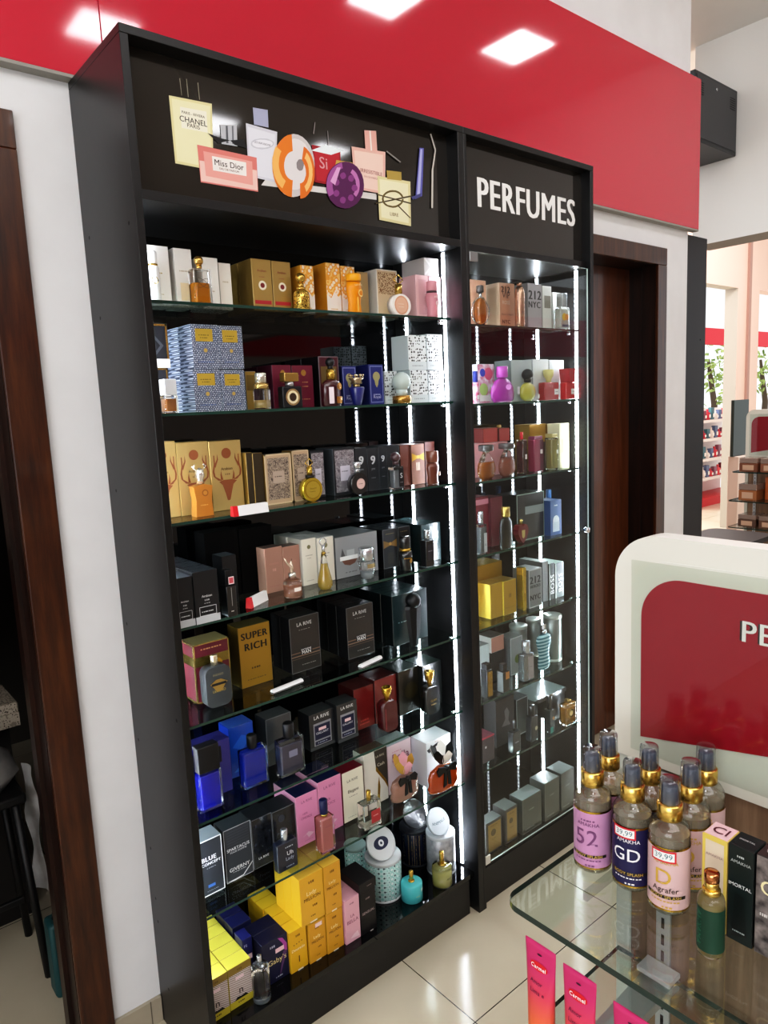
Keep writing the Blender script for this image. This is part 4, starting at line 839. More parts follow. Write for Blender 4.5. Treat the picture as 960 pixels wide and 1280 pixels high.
 ('c', (0.3196, 0.125, 1.4626, 0.0294, 0.1409, 0.035, 'gold edged dark carton, right of the two left of damask carton', 'cartons on the wide cabinet third shelf', '3a3020', 'a98a4a~', '584c40'), {}),
 ('c', (0.2941, 0.125, 1.4626, 0.0183, 0.1439, 0.035, 'gold edged dark carton, left of the two right of stag cartons', 'cartons on the wide cabinet third shelf', '3a3020', 'b0914e~', '584c40'), {}),
 ('c', (0.452, 0.125, 1.4626, 0.0544, 0.1386, 0.05, 'tan and silver damask carton behind the gold round bottle', 'cartons on the wide cabinet third shelf', 'b9a084', '8f7440~', '584c40'), {'pr': [('f', 0.0, 0.0, 1, 1, 0.05, 'c9b694'), ('r', 0.1, 0.1, 0.9, 0.92, '#brdamask'), ('r', 0.28, 0.42, 0.72, 0.66, 'b3a192'), ('l', 0.5, 0.55, 0.3, 0.02, '5f544e')]}),
 ('b', (0.4574, 0.092, 1.4626, 0.0611, 0.1165, 0.024, 'shiny gold disc bottle with gold ring stopper and black collar', 'bottles on the wide cabinet third shelf'), {'kind': 'disc', 'glass': 'd6bb45*', 'cap': 'diamond', 'cw': 0.42, 'cc': 'c9a84a*', 'neck': (0.06, 0.42, '1a1814'), 'pr': [('d', 0.5, 0.5, 0.42, 'b3962c*'), ('d', 0.5, 0.5, 0.38, 'dfc655*'), ('t', 'AURUM', 0.5, 0.55, 0.34, '7a6418'), ('l', 0.5, 0.42, 0.3, 0.02, '7a6418')], 'bt': 0.5522}),
 ('c', (0.5111, 0.13, 1.4626, 0.0457, 0.1331, 0.08, 'dark framed carton with silver damask, left one', 'cartons on the wide cabinet third shelf', '23252b', '17181c', '1b1c20'), {'pr': [('r', 0.08, 0.06, 0.95, 0.95, '#damask'), ('r', 0.3, 0.3, 0.75, 0.62, 'c3c0cc'), ('l', 0.52, 0.5, 0.3, 0.02, '5a5664')]}),
 ('c', (0.6009, 0.125, 1.4626, 0.0785, 0.1347, 0.085, 'dark framed carton with silver damask, right one', 'cartons on the wide cabinet third shelf', '23252b', '3c4044', '1b1c20'), {'pr': [('r', 0.08, 0.06, 0.95, 0.95, '#damask'), ('r', 0.3, 0.3, 0.75, 0.62, 'c3c0cc'), ('l', 0.52, 0.5, 0.3, 0.02, '5a5664')]}),
 ('b', (0.6195, 0.092, 1.4626, 0.0568, 0.0943, 0.022, 'black round disc bottle with pink dial and silver neck', 'bottles on the wide cabinet third shelf'), {'kind': 'disc', 'glass': '101114+', 'cap': 'cyl', 'cw': 0.42, 'cc': 'c9cccf*', 'neck': (0.14, 0.3, 'b4b7ba*'), 'pr': [('d', 0.56, 0.5, 0.27, 'caa9a4'), ('d', 0.56, 0.5, 0.23, 'd6bab4'), ('l', 0.56, 0.5, 0.25, 0.03, '7a5a58')], 'bt': 0.6601}),
 ('c', (0.665, 0.128, 1.4626, 0.0413, 0.1289, 0.08, 'charcoal carton with large silver numeral, left one', 'cartons on the wide cabinet third shelf', '26292e', '191b1f', '202328'), {'pr': [('T', '9', 0.5, 0.72, 0.36, 'c8ccd0'), ('t', 'pm', 0.5, 0.5, 0.3, '8a8e94'), ('l', 0.5, 0.3, 0.4, 0.02, '7a7e84'), ('f', 0, 0, 1, 1, 0.02, '4a4e54')]}),
 ('c', (0.7092, 0.128, 1.4626, 0.0424, 0.1258, 0.08, 'charcoal carton with large silver numeral, middle one', 'cartons on the wide cabinet third shelf', '26292e', '191b1f', '202328'), {'pr': [('T', '9', 0.5, 0.72, 0.36, 'c8ccd0'), ('t', 'pm', 0.5, 0.5, 0.3, '8a8e94'), ('l', 0.5, 0.3, 0.4, 0.02, '7a7e84'), ('f', 0, 0, 1, 1, 0.02, '4a4e54')]}),
 ('c', (0.7092, 0.2086, 1.4626, 0.0424, 0.1258, 0.08, 'second-row charcoal carton with large silver numeral, middle one', 'cartons on the wide cabinet third shelf', '26292e', '191b1f', '202328'), {}),
 ('c', (0.7478, 0.128, 1.4626, 0.0308, 0.1279, 0.08, 'charcoal carton with large silver numeral, right narrow one', 'cartons on the wide cabinet third shelf', '26292e', '191b1f', '202328'), {'pr': [('T', '9', 0.5, 0.72, 0.36, 'c8ccd0'), ('t', 'pm', 0.5, 0.5, 0.3, '8a8e94'), ('l', 0.5, 0.3, 0.4, 0.02, '7a7e84'), ('f', 0, 0, 1, 1, 0.02, '4a4e54')]}),
 ('c', (0.79, 0.128, 1.4626, 0.0493, 0.1285, 0.08, 'plain black carton behind the ball capped black bottle', 'cartons on the wide cabinet third shelf', '1c1f24', '14161a', '202328'), {'pr': [('l', 0.5, 0.8, 0.5, 0.02, '6a6e74')]}),
 ('b', (0.7646, 0.09, 1.4626, 0.0407, 0.1108, 0.026, 'clear bottle with black label and ball stopper', 'bottles on the wide cabinet third shelf'), {'kind': 'rect', 'liq': '9aa2a8', 'lev': 0.85, 'cap': 'ball', 'cw': 0.75, 'cc': '4a3238+', 'neck': (0.05, 0.5, '2a2a2e'), 'pr': [('r', 0.5, 0.1, 0.96, 0.92, '16171b'), ('t', 'S', 0.73, 0.6, 0.2, 'd8dade'), ('l', 0.73, 0.3, 0.25, 0.03, '9a9ca0')], 'bt': 0.6127}),
 ('c', (0.839, 0.13, 1.4626, 0.0408, 0.1264, 0.08, 'reddish brown carton left of the gold bow carton', 'cartons on the wide cabinet third shelf', '6d4238', '4a2a24', '5a3a32'), {}),
 ('c', (0.8881, 0.125, 1.4626, 0.0561, 0.1257, 0.08, 'rose brown carton with gold bow print', 'cartons on the wide cabinet third shelf', '8c6250', '5c3a30', '6a4a40'), {'pr': [('p', [(0.05, 0.78), (0.5, 0.7), (0.95, 0.78), (0.95, 0.58), (0.5, 0.66), (0.05, 0.58)], 'c9a23c'), ('d', 0.5, 0.68, 0.1, 'd9b44c'), ('l', 0.5, 0.45, 0.3, 0.2, 'e6d2bc')]}),
 ('c', (0.945, 0.13, 1.4626, 0.0434, 0.1293, 0.07, 'dark reddish brown carton behind the brown bottle', 'cartons on the wide cabinet third shelf', '5a2e26', '3c1e1a', '4a2a24'), {}),
 ('b', (0.911, 0.085, 1.4626, 0.049, 0.1037, 0.03, 'reddish brown barrel shaped bottle at right end', 'bottles on the wide cabinet third shelf'), {'kind': 'waist', 'glass': '6d3a2a+', 'cap': 'cyl', 'cw': 0.78, 'cc': '7d4a38+', 'pr': [('d', 0.65, 0.5, 0.16, '3a2018'), ('d', 0.65, 0.5, 0.12, 'c9a28c')], 'bt': 0.6528}),
 ('ps', (0.23, 0.023, 1.4626, 0.098, 0.03, 'red and white price strip standing before the stag cartons'), {'hh': 0.024}),
 ('c', (0.0534, 0.049, 1.2114, 0.0462, 0.1204, 0.075, 'black and silver carton cut off by the cabinet side', 'cartons on the wide cabinet fourth shelf', '1b1c1f', '121315', '3a3f44'), {'pr': [('r', 0, 0, 1, 0.14, 'b9bec2'), ('f', 0.16, 0.14, 0.86, 0.32, 0.02, 'c9ccd0'), ('l', 0.5, 0.22, 0.5, 0.02, 'c9ccd0'), ('t', 'Arabian', 0.5, 0.52, 0.42, 'd0d2d4'), ('l', 0.5, 0.44, 0.2, 0.03, 'a9abae'), ('l', 0.5, 0.38, 0.25, 0.015, 'a9abae')]}),
 ('c', (0.0534, 0.1246, 1.2114, 0.0462, 0.1204, 0.075, 'second-row black and silver carton cut off by the cabinet side', 'cartons on the wide cabinet fourth shelf', '1b1c1f', '121315', '3a3f44'), {}),
 ('c', (0.0534, 0.2002, 1.2114, 0.0462, 0.1204, 0.075, 'third-row black and silver carton cut off by the cabinet side', 'cartons on the wide cabinet fourth shelf', '1b1c1f', '121315', '3a3f44'), {}),
 ('c', (0.1089, 0.046, 1.2114, 0.0634, 0.1273, 0.075, 'black carton with silver foot and nameplate, front right of its block', 'cartons on the wide cabinet fourth shelf', '1b1c1f', '121315', '3a3f44+'), {'pr': [('r', 0, 0, 1, 0.14, 'b9bec2'), ('f', 0.16, 0.14, 0.86, 0.32, 0.02, 'c9ccd0'), ('l', 0.5, 0.22, 0.5, 0.02, 'c9ccd0'), ('t', 'Arabian', 0.5, 0.52, 0.42, 'd0d2d4'), ('l', 0.5, 0.44, 0.2, 0.03, 'a9abae'), ('l', 0.5, 0.38, 0.25, 0.015, 'a9abae')]}),
 ('c', (0.1089, 0.1216, 1.2114, 0.0634, 0.1273, 0.075, 'second-row black carton with silver foot and nameplate, front right of its block', 'cartons on the wide cabinet fourth shelf', '1b1c1f', '121315', '3a3f44+'), {}),
 ('c', (0.1089, 0.1972, 1.2114, 0.0634, 0.1273, 0.075, 'third-row black carton with silver foot and nameplate, front right of its block', 'cartons on the wide cabinet fourth shelf', '1b1c1f', '121315', '3a3f44+'), {}),
 ('c', (0.2304, 0.155, 1.2114, 0.0415, 0.1297, 0.055, 'taller black carton behind the pink capped black bottle', 'cartons on the wide cabinet fourth shelf', '17181b', '0f1012', '34383d'), {}),
 ('b', (0.1737, 0.062, 1.2114, 0.0264, 0.1161, 0.036, 'black square bottle with pink square set in its cap', 'bottles on the wide cabinet fourth shelf'), {'kind': 'rect', 'glass': '0e0f12+', 'cap': 'rect', 'cw': 0.7, 'cc': '131317', 'pr': [('r', 0.47, 0.35, 0.53, 0.95, '8a8c90'), ('l', 0.5, 0.18, 0.3, 0.03, 'c8cacc'), ('r', 0.28, 1.06, 0.84, 1.3, 'e8d6d8'), ('r', 0.34, 1.09, 0.78, 1.27, 'c0525c')], 'bt': 0.6676}),
 ('c', (0.2464, 0.22, 1.2114, 0.0998, 0.1864, 0.06, 'long low black carton at the back of fourth shelf, left one', 'cartons on the wide cabinet fourth shelf', '060607!', '060607!', '131415!'), {}),
 ('c', (0.3514, 0.22, 1.2114, 0.1042, 0.1825, 0.06, 'long low black carton at the back of fourth shelf, right one', 'cartons on the wide cabinet fourth shelf', '060607!', '060607!', '131415!'), {}),
 ('c', (0.374, 0.17, 1.2114, 0.0561, 0.1262, 0.045, 'rose brown carton left behind the leg stopper bottle', 'cartons on the wide cabinet fourth shelf', 'a87f70', 'c9a08e', '5c4a44'), {'pr': [('t', 'SCANDAL', 0.5, 0.64, 0.55, 'b9877a'), ('l', 0.5, 0.5, 0.2, 0.06, 'c99a8c'), ('l', 0.5, 0.14, 0.6, 0.015, 'a47468')]}),
 ('c', (0.4315, 0.17, 1.2114, 0.055, 0.1215, 0.045, 'rose brown carton right behind the leg stopper bottle', 'cartons on the wide cabinet fourth shelf', 'a87f70', 'c9a08e', '5c4a44'), {'pr': [('t', 'SCANDAL', 0.5, 0.64, 0.55, 'b9877a'), ('l', 0.5, 0.5, 0.2, 0.06, 'c99a8c'), ('l', 0.5, 0.14, 0.6, 0.015, 'a47468')]}),
 ('b', (0.3806, 0.092, 1.2114, 0.0508, 0.1179, 0.0508, 'rose flask with stopper shaped like two raised legs', 'bottles on the wide cabinet fourth shelf'), {'kind': 'shoulder', 'liq': 'c08a72', 'lev': 0.62, 'cap': 'none', 'pr': [('r', 0.3, 0.35, 0.75, 0.55, 'eadfd6')], 'extra': ['leg'], 'bt': 0.4392}),
 ('c', (0.4846, 0.16, 1.2114, 0.0499, 0.1354, 0.07, 'white carton with round olive seal, left of pair', 'cartons on the wide cabinet fourth shelf', 'dcd8cc', 'b9b5ac', '9ea09e'), {'pr': [('d', 0.5, 0.82, 0.12, '7d7a5a'), ('l', 0.5, 0.64, 0.5, 0.02, 'a9a598'), ('l', 0.5, 0.58, 0.3, 0.015, 'a9a598'), ('l', 0.5, 0.1, 0.5, 0.015, 'a9a598')]}),
 ('c', (0.4823, 0.2306, 1.2114, 0.0544, 0.1354, 0.07, 'second-row white carton with round olive seal, left of pair', 'cartons on the wide cabinet fourth shelf', 'dcd8cc', 'b9b5ac', '9ea09e'), {}),
 ('c', (0.5393, 0.155, 1.2114, 0.0584, 0.1321, 0.07, 'white carton behind the teardrop gold bottle', 'cartons on the wide cabinet fourth shelf', 'dcd8cc', 'b9b5ac', '9ea09e'), {'pr': [('d', 0.5, 0.82, 0.12, '7d7a5a'), ('l', 0.5, 0.64, 0.5, 0.02, 'a9a598'), ('l', 0.5, 0.58, 0.3, 0.015, 'a9a598'), ('l', 0.5, 0.1, 0.5, 0.015, 'a9a598')]}),
 ('c', (0.5393, 0.2256, 1.2114, 0.0584, 0.1321, 0.07, 'second-row white carton behind the teardrop gold bottle', 'cartons on the wide cabinet fourth shelf', 'dcd8cc', 'b9b5ac', '9ea09e'), {}),
 ('b', (0.4861, 0.09, 1.2114, 0.0424, 0.1367, 0.0424, 'tall teardrop bottle of golden perfume with ring top', 'bottles on the wide cabinet fourth shelf'), {'kind': 'teardrop', 'liq': 'd9bb5c', 'lev': 0.72, 'cap': 'ring', 'cw': 0.6, 'cc': 'c9ccd0*', 'neck': (0.03, 0.3, 'c9a84a*'), 'bt': 0.735}),
 ('c', (0.6488, 0.15, 1.2114, 0.1593, 0.1246, 0.13, 'wide grey carton behind the clear tumbler bottle', 'cartons on the wide cabinet fourth shelf', '8b8d8f', '4a4c4e', '5e6264'), {'pr': [('r', 0.1, 0.42, 0.52, 0.52, 'e3e4e4'), ('p', [(0.14, 0.42), (0.5, 0.42), (0.44, 0.32), (0.32, 0.28), (0.2, 0.32)], '6c4a3e'), ('p', [(0.12, 0.52), (0.22, 0.52), (0.16, 0.72)], '4c4e52'), ('r', 0.26, 0.52, 0.44, 0.66, 'a9acae'), ('l', 0.36, 0.12, 0.3, 0.02, '5c5e60')]}),
 ('b', (0.6446, 0.1, 1.2114, 0.0518, 0.0918, 0.0518, 'clear heavy tumbler bottle with silver rim before grey carton', 'bottles on the wide cabinet fourth shelf'), {'kind': 'taperup', 'liq': 'a9b2b8', 'lev': 0.45, 'cap': 'cyl', 'cw': 0.88, 'cc': 'c6cace*', 'pr': [('r', 0.2, 0.62, 0.8, 0.86, 'c3b68e*')], 'bt': 0.582}),
 ('c', (0.7767, 0.146, 1.2114, 0.0592, 0.1222, 0.12, 'black carton with gold bow print beside the grey carton', 'cartons on the wide cabinet fourth shelf', '17171a', '101012', '2c3438+'), {'pr': [('f', 0, 0, 1, 1, 0.03, '5a5e60'), ('p', [(0.05, 0.72), (0.5, 0.64), (0.95, 0.72), (0.95, 0.52), (0.5, 0.58), (0.05, 0.52)], '7a5c28'), ('d', 0.5, 0.62, 0.09, 'a5803a'), ('l', 0.5, 0.88, 0.6, 0.015, '8a7a50'), ('r', 0.3, 0.1, 0.7, 0.4, '26201a')]}),
 ('c', (0.8352, 0.146, 1.2114, 0.0501, 0.1215, 0.12, 'black carton with gold bow print behind banded black bottle', 'cartons on the wide cabinet fourth shelf', '17171a', '101012', '2c3438+'), {'pr': [('f', 0, 0, 1, 1, 0.03, '5a5e60'), ('p', [(0.05, 0.72), (0.5, 0.64), (0.95, 0.72), (0.95, 0.52), (0.5, 0.58), (0.05, 0.52)], '7a5c28'), ('d', 0.5, 0.62, 0.09, 'a5803a'), ('l', 0.5, 0.88, 0.6, 0.015, '8a7a50'), ('r', 0.3, 0.1, 0.7, 0.4, '26201a')]}),
 ('b', (0.7865, 0.088, 1.2114, 0.0428, 0.105, 0.0428, 'black barrel bottle with two gold bands', 'bottles on the wide cabinet fourth shelf'), {'kind': 'waist', 'glass': '0e0f11+', 'cap': 'cyl', 'cw': 0.82, 'cc': '121315+', 'neck': (0.07, 0.84, 'c9a44c*'), 'pr': [('r', 0.05, 0.62, 0.95, 0.67, 'b8934a*'), ('d', 0.6, 0.5, 0.16, '9a7a3a')], 'bt': 0.5745}),
 ('c', (0.9199, 0.112, 1.2114, 0.0842, 0.1232, 0.16, 'dark teal glossy carton at right end of fourth shelf', 'cartons on the wide cabinet fourth shelf', '24383a+', '1c2a2c+', '3c5456+'), {'pr': [('l', 0.7, 0.5, 0.3, 0.02, 'a9c0c0'), ('d', 0.75, 0.55, 0.1, '6a8688')]}),
 ('b', (0.8632, 0.072, 1.2114, 0.035, 0.1153, 0.028, 'small black square bottle with clear cap at right end', 'bottles on the wide cabinet fourth shelf'), {'kind': 'rect', 'glass': '15171a+', 'cap': 'cyl', 'cw': 0.5, 'cc': 'aab2b4*', 'pr': [('r', 0.2, 0.25, 0.85, 0.85, '2c2c34'), ('l', 0.5, 0.6, 0.5, 0.04, '8a8c94')], 'bt': 0.7162}),
 ('ps', (0.274, 0.099, 1.2114, 0.085, 0.5, 'red ended white price strip tilted beside the pink capped bottle'), {'hh': 0.026}),
 ('c', (0.1652, 0.165, 0.9637, 0.1006, 0.1578, 0.075, 'burgundy and gold banded carton behind the grey flask', 'cartons on the wide cabinet fifth shelf', '5c1a28', '6a2430', '9a9066'), {'spr': [('r', 0, 0.62, 1, 0.78, '8c7a3c*'), ('f', 0, 0, 1, 1, 0.06, 'b9a45c*')], 'pr': [('r', 0, 0.62, 1, 0.78, '8c7a3c*'), ('f', 0, 0, 1, 1, 0.03, 'b9a45c*'), ('l', 0.5, 0.9, 0.6, 0.02, 'c9a86a'), ('d', 0.62, 0.6, 0.16, 'c9a23c*')]}),
 ('b', (0.1526, 0.128, 0.9637, 0.0709, 0.1348, 0.034, 'grey rounded flask with gold baroque emblem', 'bottles on the wide cabinet fifth shelf'), {'kind': 'round2', 'glass': '3a3d3f', 'cap': 'cyl', 'cw': 0.26, 'cc': 'd8cfae*', 'pr': [('t', 'INDIGO', 0.5, 0.8, 0.4, '8c8464'), ('t', 'LEGEND', 0.5, 0.4, 0.5, 'b9a45c')], 'extra': ['emblem'], 'bt': 0.7929}),
 ('c', (0.2963, 0.17, 0.9637, 0.0982, 0.1716, 0.06, 'gold carton with big two-line black lettering between flask and black cartons', 'cartons on the wide cabinet fifth shelf', 'a5812f~', '6d5a24~', '7d7448~'), {'pr': [('T', 'SUPER', 0.5, 0.84, 0.82, '17140c'), ('T', 'RICH', 0.52, 0.66, 0.68, '17140c'), ('l', 0.5, 0.3, 0.3, 0.03, '5a4414'), ('l', 0.5, 0.12, 0.6, 0.015, '6a5420')]}),
 ('c', (0.4548, 0.163, 0.9637, 0.1006, 0.1624, 0.05, 'black carton with brown stripes, left one behind lying price strip', 'cartons on the wide cabinet fifth shelf', '1b1a1c+', '101012', '1f2224+'), {'pr': [('t', 'LA RIVE', 0.5, 0.86, 0.5, 'c0c0c2'), ('r', 0.0, 0.34, 1, 0.36, '6a5448'), ('r', 0, 0.28, 1, 0.3, '7a6456'), ('r', 0, 0.24, 1, 0.25, '5a4a40'), ('r', 0.32, 0.3, 0.72, 0.42, '101014'), ('t', 'EXTREME', 0.52, 0.39, 0.34, 'd8d8da'), ('t', 'MAN', 0.52, 0.34, 0.3, 'e6e6e8'), ('f', 0, 0, 1, 1, 0.012, '6a6c70'), ('l', 0.6, 0.12, 0.5, 0.012, '8a8a8c'), ('l', 0.5, 0.76, 0.4, 0.01, '7a7a7c')]}),
 ('c', (0.4548, 0.2136, 0.9637, 0.1006, 0.1624, 0.05, 'second-row black carton with brown stripes, left one behind lying price strip', 'cartons on the wide cabinet fifth shelf', '1b1a1c+', '101012', '1f2224+'), {}),
 ('c', (0.6392, 0.14, 0.9637, 0.101, 0.1579, 0.05, 'black carton with brown stripes in the centre of fifth shelf', 'cartons on the wide cabinet fifth shelf', '1b1a1c+', '101012', '1f2224+'), {'pr': [('t', 'LA RIVE', 0.5, 0.86, 0.5, 'c0c0c2'), ('r', 0.0, 0.34, 1, 0.36, '6a5448'), ('r', 0, 0.28, 1, 0.3, '7a6456'), ('r', 0, 0.24, 1, 0.25, '5a4a40'), ('r', 0.32, 0.3, 0.72, 0.42, '101014'), ('t', 'EXTREME', 0.52, 0.39, 0.34, 'd8d8da'), ('t', 'MAN', 0.52, 0.34, 0.3, 'e6e6e8'), ('f', 0, 0, 1, 1, 0.012, '6a6c70'), ('l', 0.6, 0.12, 0.5, 0.012, '8a8a8c'), ('l', 0.5, 0.76, 0.4, 0.01, '7a7a7c')]}),
 ('c', (0.6392, 0.1906, 0.9637, 0.101, 0.1579, 0.05, 'second-row black carton with brown stripes in the centre of fifth shelf', 'cartons on the wide cabinet fifth shelf', '1b1a1c+', '101012', '1f2224+'), {}),
 ('c', (0.6392, 0.2412, 0.9637, 0.101, 0.1579, 0.05, 'third-row black carton with brown stripes in the centre of fifth shelf', 'cartons on the wide cabinet fifth shelf', '1b1a1c+', '101012', '1f2224+'), {}),
 ('c', (0.8288, 0.125, 0.9637, 0.1472, 0.1616, 0.055, 'dark teal glossy carton behind tapered black bottle', 'cartons on the wide cabinet fifth shelf', '16282a+', '0e1618+', '2c4244+'), {'pr': [('l', 0.3, 0.45, 0.3, 0.02, '8aa4a4')]}),
 ('c', (0.8288, 0.1806, 0.9637, 0.1472, 0.1616, 0.055, 'second-row dark teal glossy carton behind tapered black bottle', 'cartons on the wide cabinet fifth shelf', '16282a+', '0e1618+', '2c4244+'), {}),
 ('c', (0.8288, 0.2362, 0.9637, 0.1472, 0.1616, 0.055, 'third-row dark teal glossy carton behind tapered black bottle', 'cartons on the wide cabinet fifth shelf', '16282a+', '0e1618+', '2c4244+'), {}),
 ('b', (0.8076, 0.085, 0.9637, 0.0684, 0.1711, 0.03, 'tall tapered black bottle with rounded black stopper', 'bottles on the wide cabinet fifth shelf'), {'kind': 'vshape', 'glass': '0c1016', 'cap': 'ball', 'cw': 0.72, 'cc': '0c0e12', 'neck': (0.03, 0.5, 'c8ccd0*'), 'seg': 8, 'smooth': False, 'bt': 0.7762}),
 ('ps', (0.346, 0.098, 0.9637, 0.105, 0.12, 'plain white price strip lying before the left black striped carton'), {'red': False, 'hh': 0.006}),
 ('ps', (0.62, 0.074, 0.9637, 0.095, 0.2, 'plain white price strip lying before the centre black striped carton'), {'red': False, 'hh': 0.007}),
 ('c', (0.119, 0.14, 0.7102, 0.1274, 0.1484, 0.06, 'indigo wrapped carton at far left of sixth shelf', 'cartons on the wide cabinet sixth shelf', '1f1f7a+', '14145a+', '2a2a66+'), {'pr': [('r', 0.05, 0.6, 0.8, 0.9, '0e0e1c')]}),
 ('b', (0.0964, 0.1, 0.7102, 0.065, 0.1732, 0.03, 'square bottle of vivid blue perfume with wide black cap', 'bottles on the wide cabinet sixth shelf'), {'kind': 'rect', 'liq': '1c22c8', 'lev': 0.93, 'cap': 'rect', 'cw': 0.9, 'cc': '0c0c0e', 'bt': 0.5999}),
 ('c', (0.2443, 0.19, 0.7102, 0.0752, 0.1464, 0.06, 'bright blue carton behind the second blue bottle', 'cartons on the wide cabinet sixth shelf', '1e4fb4+', '14379a+', '3a62b8+'), {'pr': [('p', [(0.1, 0.1), (0.6, 0.3), (0.9, 0.1)], '3f86d8'), ('p', [(0.1, 0.6), (0.5, 0.8), (0.9, 0.7), (0.5, 0.5)], '2f6ad0')]}),
 ('b', (0.2387, 0.122, 0.7102, 0.076, 0.1428, 0.03, 'square bottle of blue perfume with black cylinder cap', 'bottles on the wide cabinet sixth shelf'), {'kind': 'rect', 'liq': '1638c4', 'lev': 0.92, 'cap': 'cyl', 'cw': 0.36, 'cc': '121214', 'bt': 0.7437}),
 ('c', (0.3571, 0.178, 0.7102, 0.0837, 0.1396, 0.06, 'dark grey carton behind the clear grey square bottle', 'cartons on the wide cabinet sixth shelf', '3a3e42+', '24282c', '4a4e50+'), {'pr': [('p', [(0, 0.3), (1, 0.5), (1, 0.6), (0, 0.42)], '4c5258'), ('f', 0, 0, 1, 1, 0.02, '6c7074')]}),
 ('b', (0.3442, 0.105, 0.7102, 0.0793, 0.1475, 0.03, 'clear square bottle with grey tint and black cap', 'bottles on the wide cabinet sixth shelf'), {'kind': 'rect', 'liq': '5a5a6e', 'lev': 0.85, 'cap': 'cyl', 'cw': 0.38, 'cc': '131315', 'pr': [('r', 0.35, 0.5, 0.7, 0.68, '7d7d92')], 'bt': 0.7139}),
 ('c', (0.4961, 0.165, 0.7102, 0.0896, 0.1117, 0.06, 'dark grey carton with navy label panel, left of pair on sixth shelf', 'cartons on the wide cabinet sixth shelf', '26282c+', '17181b', '34383a+'), {'pr': [('t', 'LA RIVE', 0.5, 0.88, 0.6, 'd6d6d8'), ('r', 0.16, 0.1, 0.86, 0.72, '8f9096'), ('r', 0.2, 0.26, 0.82, 0.66, '1c1e3c'), ('r', 0.2, 0.12, 0.82, 0.22, '1c1e3c'), ('r', 0.36, 0.5, 0.66, 0.58, 'e8c8cc'), ('t', 'GALLANT', 0.5, 0.44, 0.5, 'd8d8e0'), ('l', 0.5, 0.17, 0.4, 0.02, 'aab0c8'), ('r', 0, 0, 1, 0.08, '3c4044')]}),
 ('c', (0.5799, 0.15, 0.7102, 0.0768, 0.1191, 0.06, 'dark grey carton with navy label panel, right of pair on sixth shelf', 'cartons on the wide cabinet sixth shelf', '26282c+', '17181b', '34383a+'), {'pr': [('t', 'LA RIVE', 0.5, 0.88, 0.6, 'd6d6d8'), ('r', 0.16, 0.1, 0.86, 0.72, '8f9096'), ('r', 0.2, 0.26, 0.82, 0.66, '1c1e3c'), ('r', 0.2, 0.12, 0.82, 0.22, '1c1e3c'), ('r', 0.36, 0.5, 0.66, 0.58, 'e8c8cc'), ('t', 'GALLANT', 0.5, 0.44, 0.5, 'd8d8e0'), ('l', 0.5, 0.17, 0.4, 0.02, 'aab0c8'), ('r', 0, 0, 1, 0.08, '3c4044')]}),
 ('c', (0.6652, 0.175, 0.7102, 0.0796, 0.1362, 0.08, 'dark red wrapped carton, left of pair', 'cartons on the wide cabinet sixth shelf', '6e1716+', '3c0e0e+', '4a1c1a+'), {'pr': [('l', 0.5, 0.2, 0.4, 0.04, 'a8443c'), ('l', 0.5, 0.12, 0.5, 0.03, 'a8443c')]}),
 ('c', (0.7509, 0.17, 0.7102, 0.0906, 0.1449, 0.08, 'dark red wrapped carton behind the red bottle', 'cartons on the wide cabinet sixth shelf', '74191a+', '3c0e0e+', '4a1c1a+'), {'pr': [('l', 0.5, 0.2, 0.4, 0.04, 'a8443c'), ('l', 0.5, 0.12, 0.5, 0.03, 'a8443c')]}),
 ('b', (0.7113, 0.118, 0.7102, 0.0544, 0.1399, 0.034, 'deep red rounded bottle with ornate gold cap', 'bottles on the wide cabinet sixth shelf'), {'kind': 'round2', 'glass': '4a0810+', 'cap': 'tulip', 'cw': 0.6, 'cc': 'caa23c*', 'pr': [('r', 0.1, 0.1, 0.16, 0.8, '8a3a40')], 'bt': 0.6827}),
 ('c', (0.8405, 0.16, 0.7102, 0.0874, 0.1493, 0.09, 'black and dark gold wrapped carton right of the red bottle', 'cartons on the wide cabinet sixth shelf', '1c1a12+', '121210+', '2c3430+'), {'pr': [('d', 0.6, 0.5, 0.32, '2e2814')]}),
 ('c', (0.9283, 0.14, 0.7102, 0.0869, 0.1503, 0.09, 'dark wrapped carton at right end behind gold capped black bottle', 'cartons on the wide cabinet sixth shelf', '151918+', '101413+', '33403c+'), {}),
 ('b', (0.8919, 0.115, 0.7102, 0.0578, 0.1421, 0.034, 'black rounded bottle with gold tulip cap and gold lettering', 'bottles on the wide cabinet sixth shelf'), {'kind': 'round2', 'glass': '0e0d0c+', 'cap': 'tulip', 'cw': 0.56, 'cc': 'c9a24a*', 'pr': [('t', 'GLAM', 0.5, 0.5, 0.45, 'a8873e'), ('l', 0.5, 0.35, 0.4, 0.04, 'a8873e')], 'bt': 0.6345}),
 ('c', (0.096, 0.125, 0.4551, 0.0674, 0.1561, 0.06, 'grey carton with pale border at far left of seventh shelf', 'cartons on the wide cabinet seventh shelf', '2c3036', 'b9bfc2', '8c979c'), {'pr': [('f', 0, 0, 1, 1, 0.04, 'dfe3e4'), ('T', 'BLUE', 0.42, 0.66, 0.6, 'dfe2e4'), ('T', 'CONCEPT', 0.5, 0.57, 0.8, 'dfe2e4'), ('l', 0.5, 0.49, 0.4, 0.01, '9aa0a4'), ('r', 0.3, 0.14, 0.6, 0.19, '3c66a8'), ('l', 0.5, 0.08, 0.5, 0.01, '8a9094')]}),
